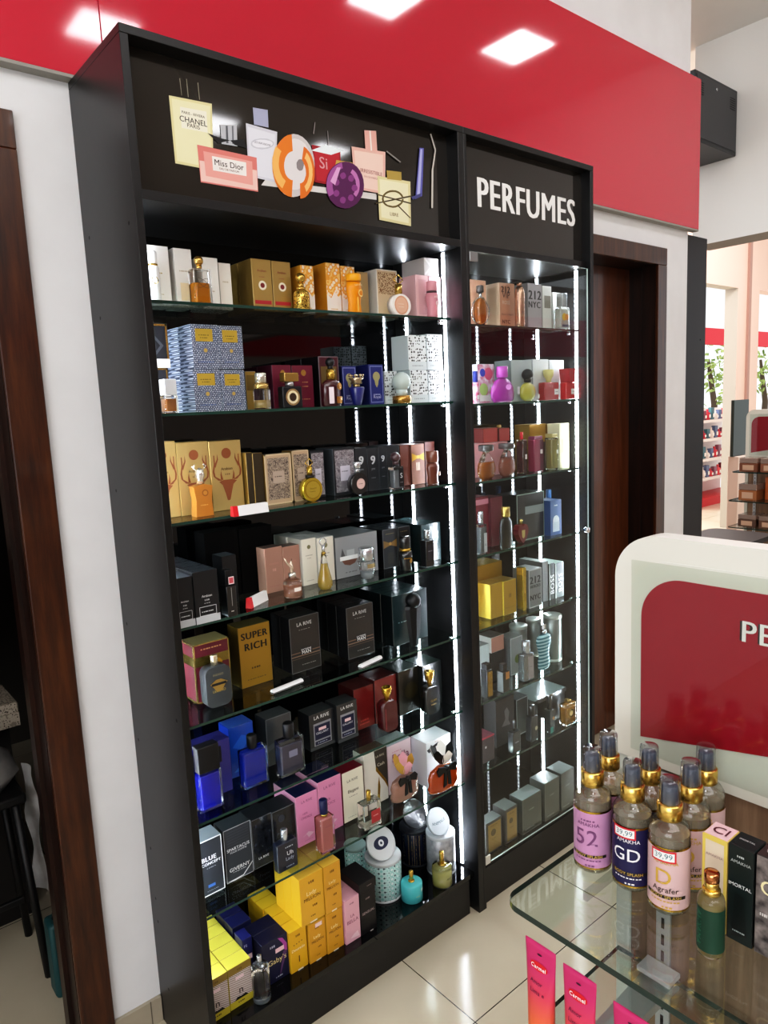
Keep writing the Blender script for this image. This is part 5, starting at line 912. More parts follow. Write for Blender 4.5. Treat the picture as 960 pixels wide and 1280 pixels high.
 ('c', (0.1801, 0.133, 0.4551, 0.0821, 0.1529, 0.055, 'dark grey carton with silver lettering, second from left on seventh shelf', 'cartons on the wide cabinet seventh shelf', '30343a', '17191c', '3c4246'), {'pr': [('f', 0, 0, 1, 1, 0.02, 'a9aeb2'), ('t', 'SPARTACUS', 0.5, 0.6, 0.82, 'd8dadc'), ('t', 'POUR HOMME', 0.5, 0.54, 0.6, 'b9bcbe'), ('t', 'GIVERNY', 0.5, 0.22, 0.74, 'e3e5e6'), ('l', 0.5, 0.16, 0.5, 0.012, 'b9bcbe'), ('p', [(0.0, 0.03), (0.3, 0.0), (0.62, 0.02), (0.98, 0.2), (0.98, 0.22), (0.6, 0.04), (0.3, 0.03)], 'd0d3d5'), ('r', 0.1, 0.68, 0.9, 0.685, '484c52'), ('r', 0.1, 0.7300000000000001, 0.9, 0.7350000000000001, '484c52'), ('r', 0.1, 0.78, 0.9, 0.785, '484c52'), ('r', 0.1, 0.8300000000000001, 0.9, 0.8350000000000001, '484c52'), ('r', 0.1, 0.8800000000000001, 0.9, 0.885, '484c52'), ('r', 0.1, 0.93, 0.9, 0.935, '484c52')]}),
 ('c', (0.2562, 0.135, 0.4551, 0.0643, 0.1455, 0.07, 'black rose print carton, left of pair', 'cartons on the wide cabinet seventh shelf', '#rose', '0d0e10', '2a2e34'), {'pr': [('t', 'LA RIVE', 0.5, 0.18, 0.5, 'c8cacc'), ('f', 0, 0, 1, 1, 0.02, '6a6e74')]}),
 ('c', (0.3278, 0.135, 0.4551, 0.0758, 0.142, 0.07, 'black rose print carton, right of pair behind navy bottle', 'cartons on the wide cabinet seventh shelf', '#rose', '0d0e10', '2a2e34'), {'pr': [('f', 0, 0, 1, 1, 0.02, '6a6e74'), ('d', 0.4, 0.8, 0.14, '3a3e46')]}),
 ('b', (0.2942, 0.082, 0.4551, 0.0642, 0.1169, 0.026, 'small dark navy bottle with silver spray top', 'bottles on the wide cabinet seventh shelf'), {'kind': 'rect', 'glass': '10182c+', 'cap': 'cyl', 'cw': 0.3, 'cc': 'c6ccd2*', 'pr': [('t', 'Uh', 0.62, 0.6, 0.3, 'd8dce4'), ('t', 'Lady', 0.6, 0.4, 0.4, '9aa4b8'), ('l', 0.6, 0.82, 0.4, 0.04, 'aab2c0'), ('l', 0.6, 0.14, 0.4, 0.04, '8a94a8')], 'bt': 0.714}),
 ('c', (0.4058, 0.133, 0.4551, 0.075, 0.1553, 0.06, 'pink carton with navy top, left of pair', 'cartons on the wide cabinet seventh shelf', 'd98fb4', 'e0a2c0', '16204a'), {'pr': [('t', 'LA RIVE', 0.5, 0.86, 0.5, '9a5a78'), ('t', 'HER', 0.4, 0.62, 0.22, 'a0587a'), ('t', 'CHOICE', 0.45, 0.54, 0.5, 'a0587a'), ('p', [(0.2, 0.16), (0.4, 0.2), (0.5, 0.12), (0.75, 0.18), (0.5, 0.24)], 'e6bcd0'), ('l', 0.5, 0.08, 0.4, 0.012, 'b07090')]}),
 ('c', (0.4058, 0.1936, 0.4551, 0.075, 0.1553, 0.06, 'second-row pink carton with navy top, left of pair', 'cartons on the wide cabinet seventh shelf', 'd98fb4', 'e0a2c0', '16204a'), {}),
 ('c', (0.4896, 0.135, 0.4551, 0.0848, 0.1692, 0.06, 'pink carton with navy top behind the pink bottle', 'cartons on the wide cabinet seventh shelf', 'd98fb4', 'e0a2c0', '16204a'), {'pr': [('t', 'LA RIVE', 0.5, 0.86, 0.5, '9a5a78'), ('t', 'HER', 0.4, 0.62, 0.22, 'a0587a'), ('t', 'CHOICE', 0.45, 0.54, 0.5, 'a0587a'), ('p', [(0.2, 0.16), (0.4, 0.2), (0.5, 0.12), (0.75, 0.18), (0.5, 0.24)], 'e6bcd0'), ('l', 0.5, 0.08, 0.4, 0.012, 'b07090')]}),
 ('c', (0.4896, 0.1956, 0.4551, 0.0848, 0.1692, 0.06, 'second-row pink carton with navy top behind the pink bottle', 'cartons on the wide cabinet seventh shelf', 'd98fb4', 'e0a2c0', '16204a'), {}),
 ('b', (0.4223, 0.072, 0.4551, 0.049, 0.1563, 0.034, 'tall square pink perfume bottle with navy cap', 'bottles on the wide cabinet seventh shelf'), {'kind': 'rect', 'liq': 'dc8a86', 'lev': 0.96, 'cap': 'cyl', 'cw': 0.5, 'cc': '161c46', 'neck': (0.04, 0.4, 'c9b25a*'), 'pr': [('t', 'LA RIVE', 0.55, 0.75, 0.4, 'a04a60')], 'bt': 0.6855}),
 ('c', (0.5784, 0.138, 0.4551, 0.0816, 0.1627, 0.06, 'cream carton with dark red top', 'cartons on the wide cabinet seventh shelf', 'dcd8c6', '6e1526', '6e1526'), {'pr': [('t', 'LA RIVE', 0.48, 0.8, 0.5, '6a655a'), ('t', 'Elegant', 0.5, 0.58, 0.5, '4a463e'), ('l', 0.5, 0.48, 0.4, 0.012, '8a857a'), ('l', 0.4, 0.08, 0.4, 0.012, '9a9588')]}),
 ('b', (0.5897, 0.078, 0.4551, 0.0683, 0.1138, 0.034, 'clear square bottle with red label and gold spray', 'bottles on the wide cabinet seventh shelf'), {'kind': 'rect', 'liq': 'b9bfae', 'lev': 0.22, 'cap': 'cyl', 'cw': 0.22, 'cc': 'c9a84a*', 'pr': [('r', 0.42, 0.18, 0.92, 0.66, 'a8393c'), ('l', 0.68, 0.45, 0.3, 0.03, 'e6bcbc')], 'bt': 0.7269}),
 ('c', (0.683, 0.155, 0.4551, 0.0946, 0.1788, 0.055, 'white carton with dark wave and gold swirl', 'cartons on the wide cabinet seventh shelf', 'd8d5cc', 'e3e0d6', '5a5346'), {'pr': [('p', [(0.45, 1), (1, 1), (1, 0.25), (0.9, 0.4), (0.7, 0.55), (0.5, 0.72)], '3c3830'), ('p', [(0.5, 0.72), (0.7, 0.55), (0.9, 0.4), (1, 0.25), (1, 0.2), (0.85, 0.36), (0.66, 0.5), (0.5, 0.62)], 'c2a24c*'), ('p', [(0.5, 0.0), (0.6, 0.0), (0.66, 0.3), (0.62, 0.5), (0.56, 0.35)], 'c2a24c*'), ('t', 'LA RIVE', 0.7, 0.88, 0.36, 'c8c2b0'), ('t', 'Cash', 0.72, 0.72, 0.3, 'd8d2c0')]}),
 ('c', (0.7921, 0.165, 0.4551, 0.1027, 0.167, 0.07, 'white and pink carton with script behind pink flower bottle', 'cartons on the wide cabinet seventh shelf', 'dcc9d0', 'cbb4c0', 'aab4b6'), {'pr': [('t', 'Bella', 0.55, 0.72, 0.7, '8a4a68'), ('l', 0.4, 0.84, 0.4, 0.015, 'c88aa0'), ('l', 0.5, 0.6, 0.5, 0.012, 'c88aa0')]}),
 ('b', (0.7666, 0.116, 0.4551, 0.119, 0.1456, 0.036, 'pink scalloped bottle with flower stopper and black bow', 'bottles on the wide cabinet seventh shelf'), {'kind': 'scallop', 'liq': 'd8a894', 'lev': 0.8, 'cap': 'none', 'extra': ['pink'], 'bt': 0.5678}),
 ('c', (0.9151, 0.107, 0.4551, 0.1131, 0.1581, 0.075, 'white carton behind the orange flower bottle', 'cartons on the wide cabinet seventh shelf', 'cfd3d4', 'c6c9cc', 'b9c0c0'), {'pr': [('p', [(0.02, 0.84), (0.5, 0.93), (0.5, 0.88), (0.1, 0.76)], '2a2426'), ('l', 0.6, 0.95, 0.5, 0.015, 'b88a6a')]}),
 ('b', (0.8945, 0.07, 0.4551, 0.1345, 0.1546, 0.038, 'orange scalloped bottle with white flower stopper and black bow', 'bottles on the wide cabinet seventh shelf'), {'kind': 'scallop', 'liq': 'e0621c', 'lev': 0.9, 'cap': 'none', 'extra': ['white'], 'bt': 0.5679}),
 ('c', (0.0557, 0.07, 0.1427, 0.0667, 0.1205, 0.045, 'yellow topped check carton at far left, left column', 'cartons on the wide cabinet bottom shelf', '#tweed', 'b9a93c', 'd3cb52'), {'pr': [('r', 0, 0, 1, 0.17, 'c3b43c'), ('r', 0, 0.82, 1, 1, '8c7434'), ('p', [(0.2, 0.17), (0.8, 0.17), (0.68, 0.24), (0.5, 0.22), (0.32, 0.24)], '141414'), ('r', 0.3, 0.66, 0.66, 0.74, 'e6cfd4'), ('l', 0.5, 0.1, 0.3, 0.03, '2a2614'), ('t', 'n', 0.5, 0.36, 0.16, '2c2420'), ('l', 0.5, 0.9, 0.2, 0.05, '6a5424')]}),
 ('c', (0.0557, 0.1156, 0.1427, 0.0667, 0.1205, 0.045, 'second-row yellow topped check carton at far left, left column', 'cartons on the wide cabinet bottom shelf', '#tweed', 'b9a93c', 'd3cb52'), {}),
 ('c', (0.0557, 0.1612, 0.1427, 0.0667, 0.1205, 0.045, 'third-row yellow topped check carton at far left, left column', 'cartons on the wide cabinet bottom shelf', '#tweed', 'b9a93c', 'd3cb52'), {}),
 ('c', (0.0557, 0.2068, 0.1427, 0.0667, 0.1205, 0.045, 'fourth-row yellow topped check carton at far left, left column', 'cartons on the wide cabinet bottom shelf', '#tweed', 'b9a93c', 'd3cb52'), {}),
 ('c', (0.0557, 0.2524, 0.1427, 0.0667, 0.1205, 0.045, 'fifth-row yellow topped check carton at far left, left column', 'cartons on the wide cabinet bottom shelf', '#tweed', 'b9a93c', 'd3cb52'), {}),
 ('c', (0.1255, 0.072, 0.1427, 0.0679, 0.119, 0.045, 'yellow topped check carton in the right column beside clear bottle', 'cartons on the wide cabinet bottom shelf', '#tweed', 'b9a93c', 'd3cb52'), {'pr': [('r', 0, 0, 1, 0.17, 'c3b43c'), ('r', 0, 0.82, 1, 1, '8c7434'), ('p', [(0.2, 0.17), (0.8, 0.17), (0.68, 0.24), (0.5, 0.22), (0.32, 0.24)], '141414'), ('r', 0.3, 0.66, 0.66, 0.74, 'e6cfd4'), ('l', 0.5, 0.1, 0.3, 0.03, '2a2614'), ('t', 'n', 0.5, 0.36, 0.16, '2c2420'), ('l', 0.5, 0.9, 0.2, 0.05, '6a5424')]}),
 ('c', (0.1255, 0.1176, 0.1427, 0.0679, 0.119, 0.045, 'second-row yellow topped check carton in the right column beside clear bottle', 'cartons on the wide cabinet bottom shelf', '#tweed', 'b9a93c', 'd3cb52'), {}),
 ('c', (0.1255, 0.1632, 0.1427, 0.0679, 0.119, 0.045, 'third-row yellow topped check carton in the right column beside clear bottle', 'cartons on the wide cabinet bottom shelf', '#tweed', 'b9a93c', 'd3cb52'), {}),
 ('c', (0.1255, 0.2088, 0.1427, 0.0679, 0.119, 0.045, 'fourth-row yellow topped check carton in the right column beside clear bottle', 'cartons on the wide cabinet bottom shelf', '#tweed', 'b9a93c', 'd3cb52'), {}),
 ('c', (0.1255, 0.2544, 0.1427, 0.0679, 0.119, 0.045, 'fifth-row yellow topped check carton in the right column beside clear bottle', 'cartons on the wide cabinet bottom shelf', '#tweed', 'b9a93c', 'd3cb52'), {}),
 ('c', (0.175, 0.115, 0.1427, 0.0298, 0.1414, 0.045, 'navy carton between yellow cartons and the pink ribbon carton', 'cartons on the wide cabinet bottom shelf', '191c52', '12143a', '1e2260'), {'pr': [('t', 'FS', 0.3, 0.86, 0.3, 'c8cce4'), ('l', 0.5, 0.3, 0.5, 0.03, 'e0d6da'), ('r', 0.4, 0.55, 0.9, 0.66, 'e8ccd4')]}),
 ('c', (0.1931, 0.177, 0.1427, 0.0595, 0.1408, 0.05, 'plain navy carton farther back beside the yellow cartons', 'cartons on the wide cabinet bottom shelf', '161a44', '10122e', '1c2050'), {}),
 ('c', (0.1931, 0.2276, 0.1427, 0.0595, 0.1408, 0.05, 'second-row plain navy carton farther back beside the yellow cartons', 'cartons on the wide cabinet bottom shelf', '161a44', '10122e', '1c2050'), {}),
 ('c', (0.2367, 0.074, 0.1427, 0.0807, 0.1289, 0.05, 'navy carton with pink ribbon print on cabinet floor', 'cartons on the wide cabinet bottom shelf', '1b1c3c', '121328', '191a36'), {'pr': [('p', [(0.62, 0.98), (0.8, 0.94), (0.96, 0.76), (0.96, 0.6), (0.86, 0.62), (0.8, 0.8)], 'a84a9c'), ('p', [(0.8, 0.62), (0.96, 0.6), (0.7, 0.2), (0.6, 0.08)], '5a3a68'), ('t', 'Gaby’s', 0.55, 0.48, 0.72, 'd8c890'), ('r', 0.5, 0.66, 0.84, 0.76, 'e8c4cc'), ('l', 0.4, 0.85, 0.2, 0.05, 'aab0c0'), ('l', 0.6, 0.1, 0.3, 0.03, 'aab0c0')]}),
 ('c', (0.2367, 0.1246, 0.1427, 0.0807, 0.1289, 0.05, 'second-row navy carton with pink ribbon print on cabinet floor', 'cartons on the wide cabinet bottom shelf', '1b1c3c', '121328', '191a36'), {}),
 ('c', (0.3061, 0.066, 0.1427, 0.057, 0.1258, 0.045, 'gold yellow carton with four dots beside the pink ribbon carton', 'cartons on the wide cabinet bottom shelf', 'd9a824', 'c49a1e', 'd8b432'), {'pr': [('d', 0.25, 0.66, 0.03, '5a3a10'), ('d', 0.4, 0.67, 0.03, '5a3a10'), ('d', 0.55, 0.68, 0.03, '5a3a10'), ('d', 0.7, 0.69, 0.03, '5a3a10'), ('t', 'Dourado', 0.48, 0.54, 0.75, 'f6ecc0'), ('l', 0.5, 0.86, 0.25, 0.05, '7a5414'), ('t', 'I', 0.5, 0.28, 0.05, '5a3a10'), ('r', 0.38, 0.0, 0.7, 0.04, 'e8dcc0')]}),
 ('c', (0.3061, 0.1116, 0.1427, 0.057, 0.1258, 0.045, 'second-row gold yellow carton with four dots beside the pink ribbon carton', 'cartons on the wide cabinet bottom shelf', 'd9a824', 'c49a1e', 'd8b432'), {}),
 ('c', (0.3061, 0.1572, 0.1427, 0.057, 0.1258, 0.045, 'third-row gold yellow carton with four dots beside the pink ribbon carton', 'cartons on the wide cabinet bottom shelf', 'd9a824', 'c49a1e', 'd8b432'), {}),
 ('c', (0.3047, 0.2028, 0.1427, 0.0598, 0.1258, 0.045, 'fourth-row gold yellow carton with four dots beside the pink ribbon carton', 'cartons on the wide cabinet bottom shelf', 'd9a824', 'c49a1e', 'd8b432'), {}),
 ('c', (0.3047, 0.2484, 0.1427, 0.0598, 0.1258, 0.045, 'fifth-row gold yellow carton with four dots beside the pink ribbon carton', 'cartons on the wide cabinet bottom shelf', 'd9a824', 'c49a1e', 'd8b432'), {}),
 ('c', (0.3668, 0.06, 0.1427, 0.0579, 0.1208, 0.045, 'gold carton with white script, lower left of four', 'cartons on the wide cabinet bottom shelf', 'cf982a', 'b98a20', 'd9b03c'), {'pr': [('t', 'Lady', 0.48, 0.62, 0.4, 'f2e2a8'), ('t', 'MILLION', 0.5, 0.52, 0.7, '6a4410'), ('l', 0.5, 0.85, 0.24, 0.05, '7a5414'), ('l', 0.6, 0.34, 0.2, 0.04, '7a5414'), ('r', 0.35, 0.0, 0.65, 0.03, 'e8dcc0'), ('l', 0.5, 0.14, 0.2, 0.02, '7a5414'), ('r', 0.4, 0.86, 0.8, 0.96, 'e8ccc8')]}),
 ('c', (0.3668, 0.1056, 0.1427, 0.0579, 0.1208, 0.045, 'second-row gold carton with white script, lower left of four', 'cartons on the wide cabinet bottom shelf', 'cf982a', 'b98a20', 'd9b03c'), {}),
 ('c', (0.3668, 0.1512, 0.1427, 0.0579, 0.1208, 0.045, 'third-row gold carton with white script, lower left of four', 'cartons on the wide cabinet bottom shelf', 'cf982a', 'b98a20', 'd9b03c'), {}),
 ('c', (0.4257, 0.056, 0.1427, 0.0587, 0.1251, 0.045, 'gold carton with white script, lower right of four', 'cartons on the wide cabinet bottom shelf', 'cd962a', 'b98a20', 'd9b03c'), {'pr': [('t', 'Lady', 0.48, 0.62, 0.4, 'f2e2a8'), ('t', 'MILLION', 0.5, 0.52, 0.7, '6a4410'), ('l', 0.5, 0.85, 0.24, 0.05, '7a5414'), ('l', 0.6, 0.34, 0.2, 0.04, '7a5414'), ('r', 0.35, 0.0, 0.65, 0.03, 'e8dcc0'), ('l', 0.5, 0.14, 0.2, 0.02, '7a5414')]}),
 ('c', (0.4257, 0.1016, 0.1427, 0.0587, 0.1251, 0.045, 'second-row gold carton with white script, lower right of four', 'cartons on the wide cabinet bottom shelf', 'cd962a', 'b98a20', 'd9b03c'), {}),
 ('c', (0.4257, 0.1472, 0.1427, 0.0587, 0.1251, 0.045, 'third-row gold carton with white script, lower right of four', 'cartons on the wide cabinet bottom shelf', 'cd962a', 'b98a20', 'd9b03c'), {}),
 ('c', (0.3578, 0.06, 0.2689, 0.079, 0.146, 0.045, 'gold carton with white script, upper left of four', 'cartons on the wide cabinet bottom shelf', 'd9a836', 'dcb030', 'e0b848'), {'pr': [('t', 'Lady', 0.48, 0.62, 0.4, 'f2e2a8'), ('t', 'MILLION', 0.5, 0.52, 0.7, '6a4410'), ('l', 0.5, 0.85, 0.24, 0.05, '7a5414'), ('l', 0.6, 0.34, 0.2, 0.04, '7a5414'), ('r', 0.35, 0.0, 0.65, 0.03, 'e8dcc0'), ('l', 0.5, 0.14, 0.2, 0.02, '7a5414')]}),
 ('c', (0.3578, 0.1056, 0.2689, 0.079, 0.146, 0.045, 'second-row gold carton with white script, upper left of four', 'cartons on the wide cabinet bottom shelf', 'd9a836', 'dcb030', 'e0b848'), {}),
 ('c', (0.3578, 0.1512, 0.2689, 0.079, 0.146, 0.045, 'third-row gold carton with white script, upper left of four', 'cartons on the wide cabinet bottom shelf', 'd9a836', 'dcb030', 'e0b848'), {}),
 ('c', (0.4274, 0.056, 0.2689, 0.0591, 0.1473, 0.045, 'gold carton with white script, upper right of four', 'cartons on the wide cabinet bottom shelf', 'cf9a32', 'b98a20', 'e0b848'), {'pr': [('t', 'Lady', 0.48, 0.62, 0.4, 'f2e2a8'), ('t', 'MILLION', 0.5, 0.52, 0.7, '6a4410'), ('l', 0.5, 0.85, 0.24, 0.05, '7a5414'), ('l', 0.6, 0.34, 0.2, 0.04, '7a5414'), ('r', 0.35, 0.0, 0.65, 0.03, 'e8dcc0'), ('l', 0.5, 0.14, 0.2, 0.02, '7a5414')]}),
 ('c', (0.4274, 0.1016, 0.2689, 0.0591, 0.1473, 0.045, 'second-row gold carton with white script, upper right of four', 'cartons on the wide cabinet bottom shelf', 'cf9a32', 'b98a20', 'e0b848'), {}),
 ('c', (0.4274, 0.1472, 0.2689, 0.0591, 0.1473, 0.045, 'third-row gold carton with white script, upper right of four', 'cartons on the wide cabinet bottom shelf', 'cf9a32', 'b98a20', 'e0b848'), {}),
 ('c', (0.4848, 0.048, 0.1427, 0.0545, 0.1409, 0.05, 'pale pink carton standing right of the gold cartons', 'cartons on the wide cabinet bottom shelf', 'd9a8b4', 'c894a2', 'd3a2b0'), {'pr': [('t', 'LA', 0.5, 0.6, 0.26, '8a4a5c'), ('t', 'BELLA', 0.5, 0.48, 0.74, '8a4a5c'), ('l', 0.5, 0.88, 0.3, 0.03, '9a6a78'), ('p', [(0.3, 0.1), (0.9, 0.06), (0.8, 0.2), (0.5, 0.16)], 'e8c8d0')]}),
 ('c', (0.4848, 0.0986, 0.1427, 0.0545, 0.1409, 0.05, 'second-row pale pink carton standing right of the gold cartons', 'cartons on the wide cabinet bottom shelf', 'd9a8b4', 'c894a2', 'd3a2b0'), {}),
 ('c', (0.5431, 0.046, 0.1427, 0.0581, 0.1371, 0.06, 'black carton standing at the right end of the carton row', 'cartons on the wide cabinet bottom shelf', '151315', '0e0d0e', '1a1819'), {'pr': [('t', 'SENSUAL', 0.5, 0.5, 0.8, 'b9a8a8'), ('l', 0.5, 0.82, 0.3, 0.04, '8a7c7c'), ('r', 0.55, 0.0, 0.75, 0.02, 'd8d4d0')]}),
 ('c', (0.5445, 0.045, 0.2802, 0.0638, 0.03, 0.1, 'flat black carton lying on the standing black carton', 'cartons on the wide cabinet bottom shelf', '171416', '100e0f', '1d1a1b'), {'pr': [('l', 0.6, 0.5, 0.3, 0.1, '8a7c7c')]}),
 ('b', (0.173, 0.048, 0.1427, 0.0484, 0.1329, 0.0484, 'clear round bottle with silver spray, empty looking, front left', 'bottles on the wide cabinet bottom shelf'), {'kind': 'cyl', 'liq': '6f787e', 'lev': 0.12, 'cap': 'cyl', 'cw': 0.26, 'cc': 'c6cace*', 'bt': 0.785}),
 ('tin', (0.6914, 0.152, 0.1427, 0.117, 0.1331, 'pale tin with teal dotted print and eye motif top', 'perfume tins on the cabinet floor', '#tealdots', 'c3c8ca', None), {'eye': ('1c2440', 'dfe3e6')}),
 ('lid', (0.6794, 0.118, 0.2792, 0.1006, 'white tin lid with eye motif leaning on the teal dotted tin', 'tin lids on the tins', 'ccd0d2'), {'eye': ('1c2440', 'dfe3e6'), 'tilt': 0.95}),
 ('tin', (0.8818, 0.21, 0.1427, 0.103, 0.128, 'dark navy lattice tin between teal and grey tins', 'perfume tins on the cabinet floor', '#darkdots', '1a1d24', None), {}),
 ('lid', (0.8778, 0.18, 0.2741, 0.0927, 'black glossy tin lid leaning on the navy lattice tin', 'tin lids on the tins', '15171c+'), {'tilt': 0.95}),
 ('tin', (0.9103, 0.11, 0.1427, 0.0979, 0.138, 'grey marbled tin at right end of cabinet floor', 'perfume tins on the cabinet floor', '#marblegrey', 'b9bfc4', None), {}),
 ('lid', (0.8963, 0.085, 0.2841, 0.0842, 'pale grey lettered tin lid leaning on the grey tin', 'tin lids on the tins', 'b9c2c8'), {'txt': 'ANIMALE', 'tilt': 1.0}),
 ('tin', (0.6614, 0.262, 0.1427, 0.0722, 0.1314, 'teal tinted tin half hidden behind the eye motif tin', 'perfume tins on the cabinet floor', '#tealdots', '9ab0ae', None), {}),
 ('b', (0.7384, 0.07, 0.1427, 0.0693, 0.0953, 0.0693, 'small turquoise bottle with gold spray before the tins', 'bottles on the wide cabinet bottom shelf'), {'kind': 'cyl', 'glass': '4fb3b8', 'cap': 'cyl', 'cw': 0.2, 'cc': 'c9a84a*', 'neck': (0.03, 0.3, 'c9a84a*'), 'pr': [('r', 0.66, 0.55, 0.86, 0.72, 'cfe0d6'), ('l', 0.45, 0.4, 0.2, 0.03, 'c8a84a')], 'bt': 0.6181}),
 ('b', (0.8577, 0.052, 0.1427, 0.0659, 0.1155, 0.0659, 'small pale yellow bottle with gold spray before the grey tin', 'bottles on the wide cabinet bottom shelf'), {'kind': 'cyl', 'liq': 'c9c87a', 'lev': 0.6, 'cap': 'cyl', 'cw': 0.24, 'cc': 'c2a24c*', 'neck': (0.03, 0.4, 'c2a24c*'), 'pr': [('t', 'ANIMALE', 0.6, 0.48, 0.5, '4a4a20')], 'bt': 0.6034}),
 ('c', (1.1273, 0.1, 1.9515, 0.134, 0.1466, 0.075, 'peach gold carton at left of narrow top shelf', 'cartons on the narrow cabinet top shelf', 'd9a68a', 'b98a6e', 'c9b09c'), {'pr': [('l', 0.5, 0.5, 0.4, 0.02, 'e8c8b0')]}),
 ('b', (1.1342, 0.072, 1.9515, 0.0382, 0.1231, 0.024, 'round amber bottle in a silver hoop on narrow top shelf', 'bottles on the narrow cabinet top shelf'), {'kind': 'disc', 'liq': 'd07a2a', 'lev': 0.95, 'cap': 'cyl', 'cw': 0.62, 'cc': '3a3230', 'neck': (0.12, 0.3, 'c9ccd0*'), 'extra': ['hoop'], 'bt': 0.6998}),
 ('c', (1.2987, 0.1, 1.9515, 0.0773, 0.1467, 0.075, 'rose gold carton with dark digits left of the capsule bottle', 'cartons on the narrow cabinet top shelf', 'd8a68c~', 'd9b9a0', 'c9b09c'), {'pr': [('T', '212', 0.4, 0.86, 0.55, '4a3430'), ('t', 'VIP', 0.42, 0.73, 0.5, '4a3430'), ('t', 'ROSÉ', 0.42, 0.58, 0.5, 'e8d0c0'), ('t', 'PRIVATE PARTY', 0.5, 0.3, 0.8, '8a5a4c'), ('T', 'NYC', 0.4, 0.14, 0.5, '6a4a40')]}),
 ('c', (1.2987, 0.1756, 1.9515, 0.0773, 0.1467, 0.075, 'second-row rose gold carton with dark digits left of the capsule bottle', 'cartons on the narrow cabinet top shelf', 'd8a68c~', 'd9b9a0', 'c9b09c'), {}),
 ('b', (1.3294, 0.072, 1.9515, 0.0336, 0.1457, 0.0336, 'tall rose gold capsule bottle on narrow top shelf', 'bottles on the narrow cabinet top shelf'), {'kind': 'capsule', 'glass': 'c99c86*', 'cap': 'cyl', 'cw': 0.5, 'cc': 'c99c86*', 'pr': [('r', 0.05, 0.66, 0.95, 0.67, '5a4038'), ('T', '212', 0.5, 0.35, 0.5, '4a3430')], 'bt': 0.9378}),
 ('c', (1.4458, 0.1, 1.9515, 0.0776, 0.1559, 0.075, 'silver grey carton with large dark digits on narrow top shelf', 'cartons on the narrow cabinet top shelf', 'b3acae~', '8a8486', 'b9b2b4'), {'pr': [('T', '212', 0.5, 0.75, 0.86, '2c2626'), ('T', 'NYC', 0.46, 0.54, 0.82, '3a3434')]}),
 ('c', (1.5139, 0.1, 1.9515, 0.052, 0.1525, 0.07, 'narrow white carton with small grey window', 'cartons on the narrow cabinet top shelf', 'dedad4', 'b9b4ae', None), {'pr': [('r', 0.2, 0.5, 0.9, 0.78, '8f877c')]}),
 ('c', (1.5824, 0.1, 1.9515, 0.0704, 0.1335, 0.075, 'white carton behind the heart drawing bottle', 'cartons on the narrow cabinet top shelf', 'e2dfda', 'c6c2bc', None), {}),
 ('b', (1.5614, 0.072, 1.9515, 0.0533, 0.1252, 0.03, 'clear square bottle with orange hearts and glass cap', 'bottles on the narrow cabinet top shelf'), {'kind': 'rect', 'liq': 'e6e2d8', 'lev': 0.9, 'cap': 'rect', 'cw': 0.5, 'cc': 'd6dade*', 'pr': [('d', 0.4, 0.55, 0.24, 'e0b23c'), ('d', 0.66, 0.55, 0.2, 'd98a4a'), ('l', 0.5, 0.16, 0.7, 0.1, '2a4a6a')], 'bt': 0.6253}),
 ('b', (1.1159, 0.085, 1.7044, 0.0233, 0.1036, 0.0233, 'red and blue swirl bottle at far left of narrow second shelf', 'bottles on the narrow cabinet second shelf'), {'kind': 'cyl', 'glass': '#swirl', 'cap': 'cyl', 'cw': 0.7, 'cc': '24308c', 'pr': [('r', 0.3, 0.2, 0.9, 0.4, 'e6e2e2')], 'bt': 0.656}),
 ('c', (1.2172, 0.13, 1.7044, 0.0834, 0.13, 0.06, 'white carton with bright green and pink swirl print', 'cartons on the narrow cabinet second shelf', '#swirl', 'c9c2c8', 'd8d2d6'), {'pr': [('d', 0.35, 0.35, 0.25, 'a8c070'), ('d', 0.65, 0.75, 0.25, 'd6577a'), ('d', 0.3, 0.78, 0.16, '3a4ab0'), ('r', 0.1, 0.05, 0.9, 0.2, 'e2e0dc')]}),
 ('b', (1.2476, 0.085, 1.7044, 0.1141, 0.1189, 0.036, 'fuchsia pear shaped bottle with clear purple cap', 'bottles on the narrow cabinet second shelf'), {'kind': 'pear', 'glass': 'a82c9c+', 'cap': 'cyl', 'cw': 0.34, 'cc': 'b23aa8+', 'pr': [('r', 0.58, 0.3, 0.8, 0.6, 'e0d8e2'), ('d', 0.25, 0.6, 0.08, 'd68ad0')], 'bt': 0.6901}),
 ('b', (1.3801, 0.085, 1.7044, 0.0799, 0.1108, 0.034, 'round yellow green bottle with black ball cap', 'bottles on the narrow cabinet second shelf'), {'kind': 'ball', 'glass': 'b9b04a+', 'cap': 'ball', 'cw': 0.5, 'cc': '17181c', 'pr': [('r', 0.55, 0.12, 0.85, 0.34, 'e4e4de')], 'bt': 0.5815}),
 ('c', (1.3762, 0.107, 1.7044, 0.1121, 0.1424, 0.075, 'grey white carton behind the yellow bottle, leftmost of three', 'cartons on the narrow cabinet second shelf', 'b9bec0', '8a9092', 'a9b0b2'), {'pr': [('l', 0.5, 0.5, 0.4, 0.02, 'c8ccd0')]}),
 ('c', (1.4814, 0.106, 1.7044, 0.0908, 0.1458, 0.075, 'white carton behind the red bottle, middle of three', 'cartons on the narrow cabinet second shelf', 'dfe0e2', 'b4b8bc', 'c9cccf'), {'pr': [('l', 0.5, 0.5, 0.4, 0.02, 'c8ccd0')]}),
 ('c', (1.5712, 0.104, 1.7044, 0.0872, 0.1434, 0.075, 'white carton behind the fan capped bottle, rightmost of three', 'cartons on the narrow cabinet second shelf', 'dfe0e2', 'b4b8bc', 'c9cccf'), {'pr': [('l', 0.5, 0.5, 0.4, 0.02, 'c8ccd0')]}),
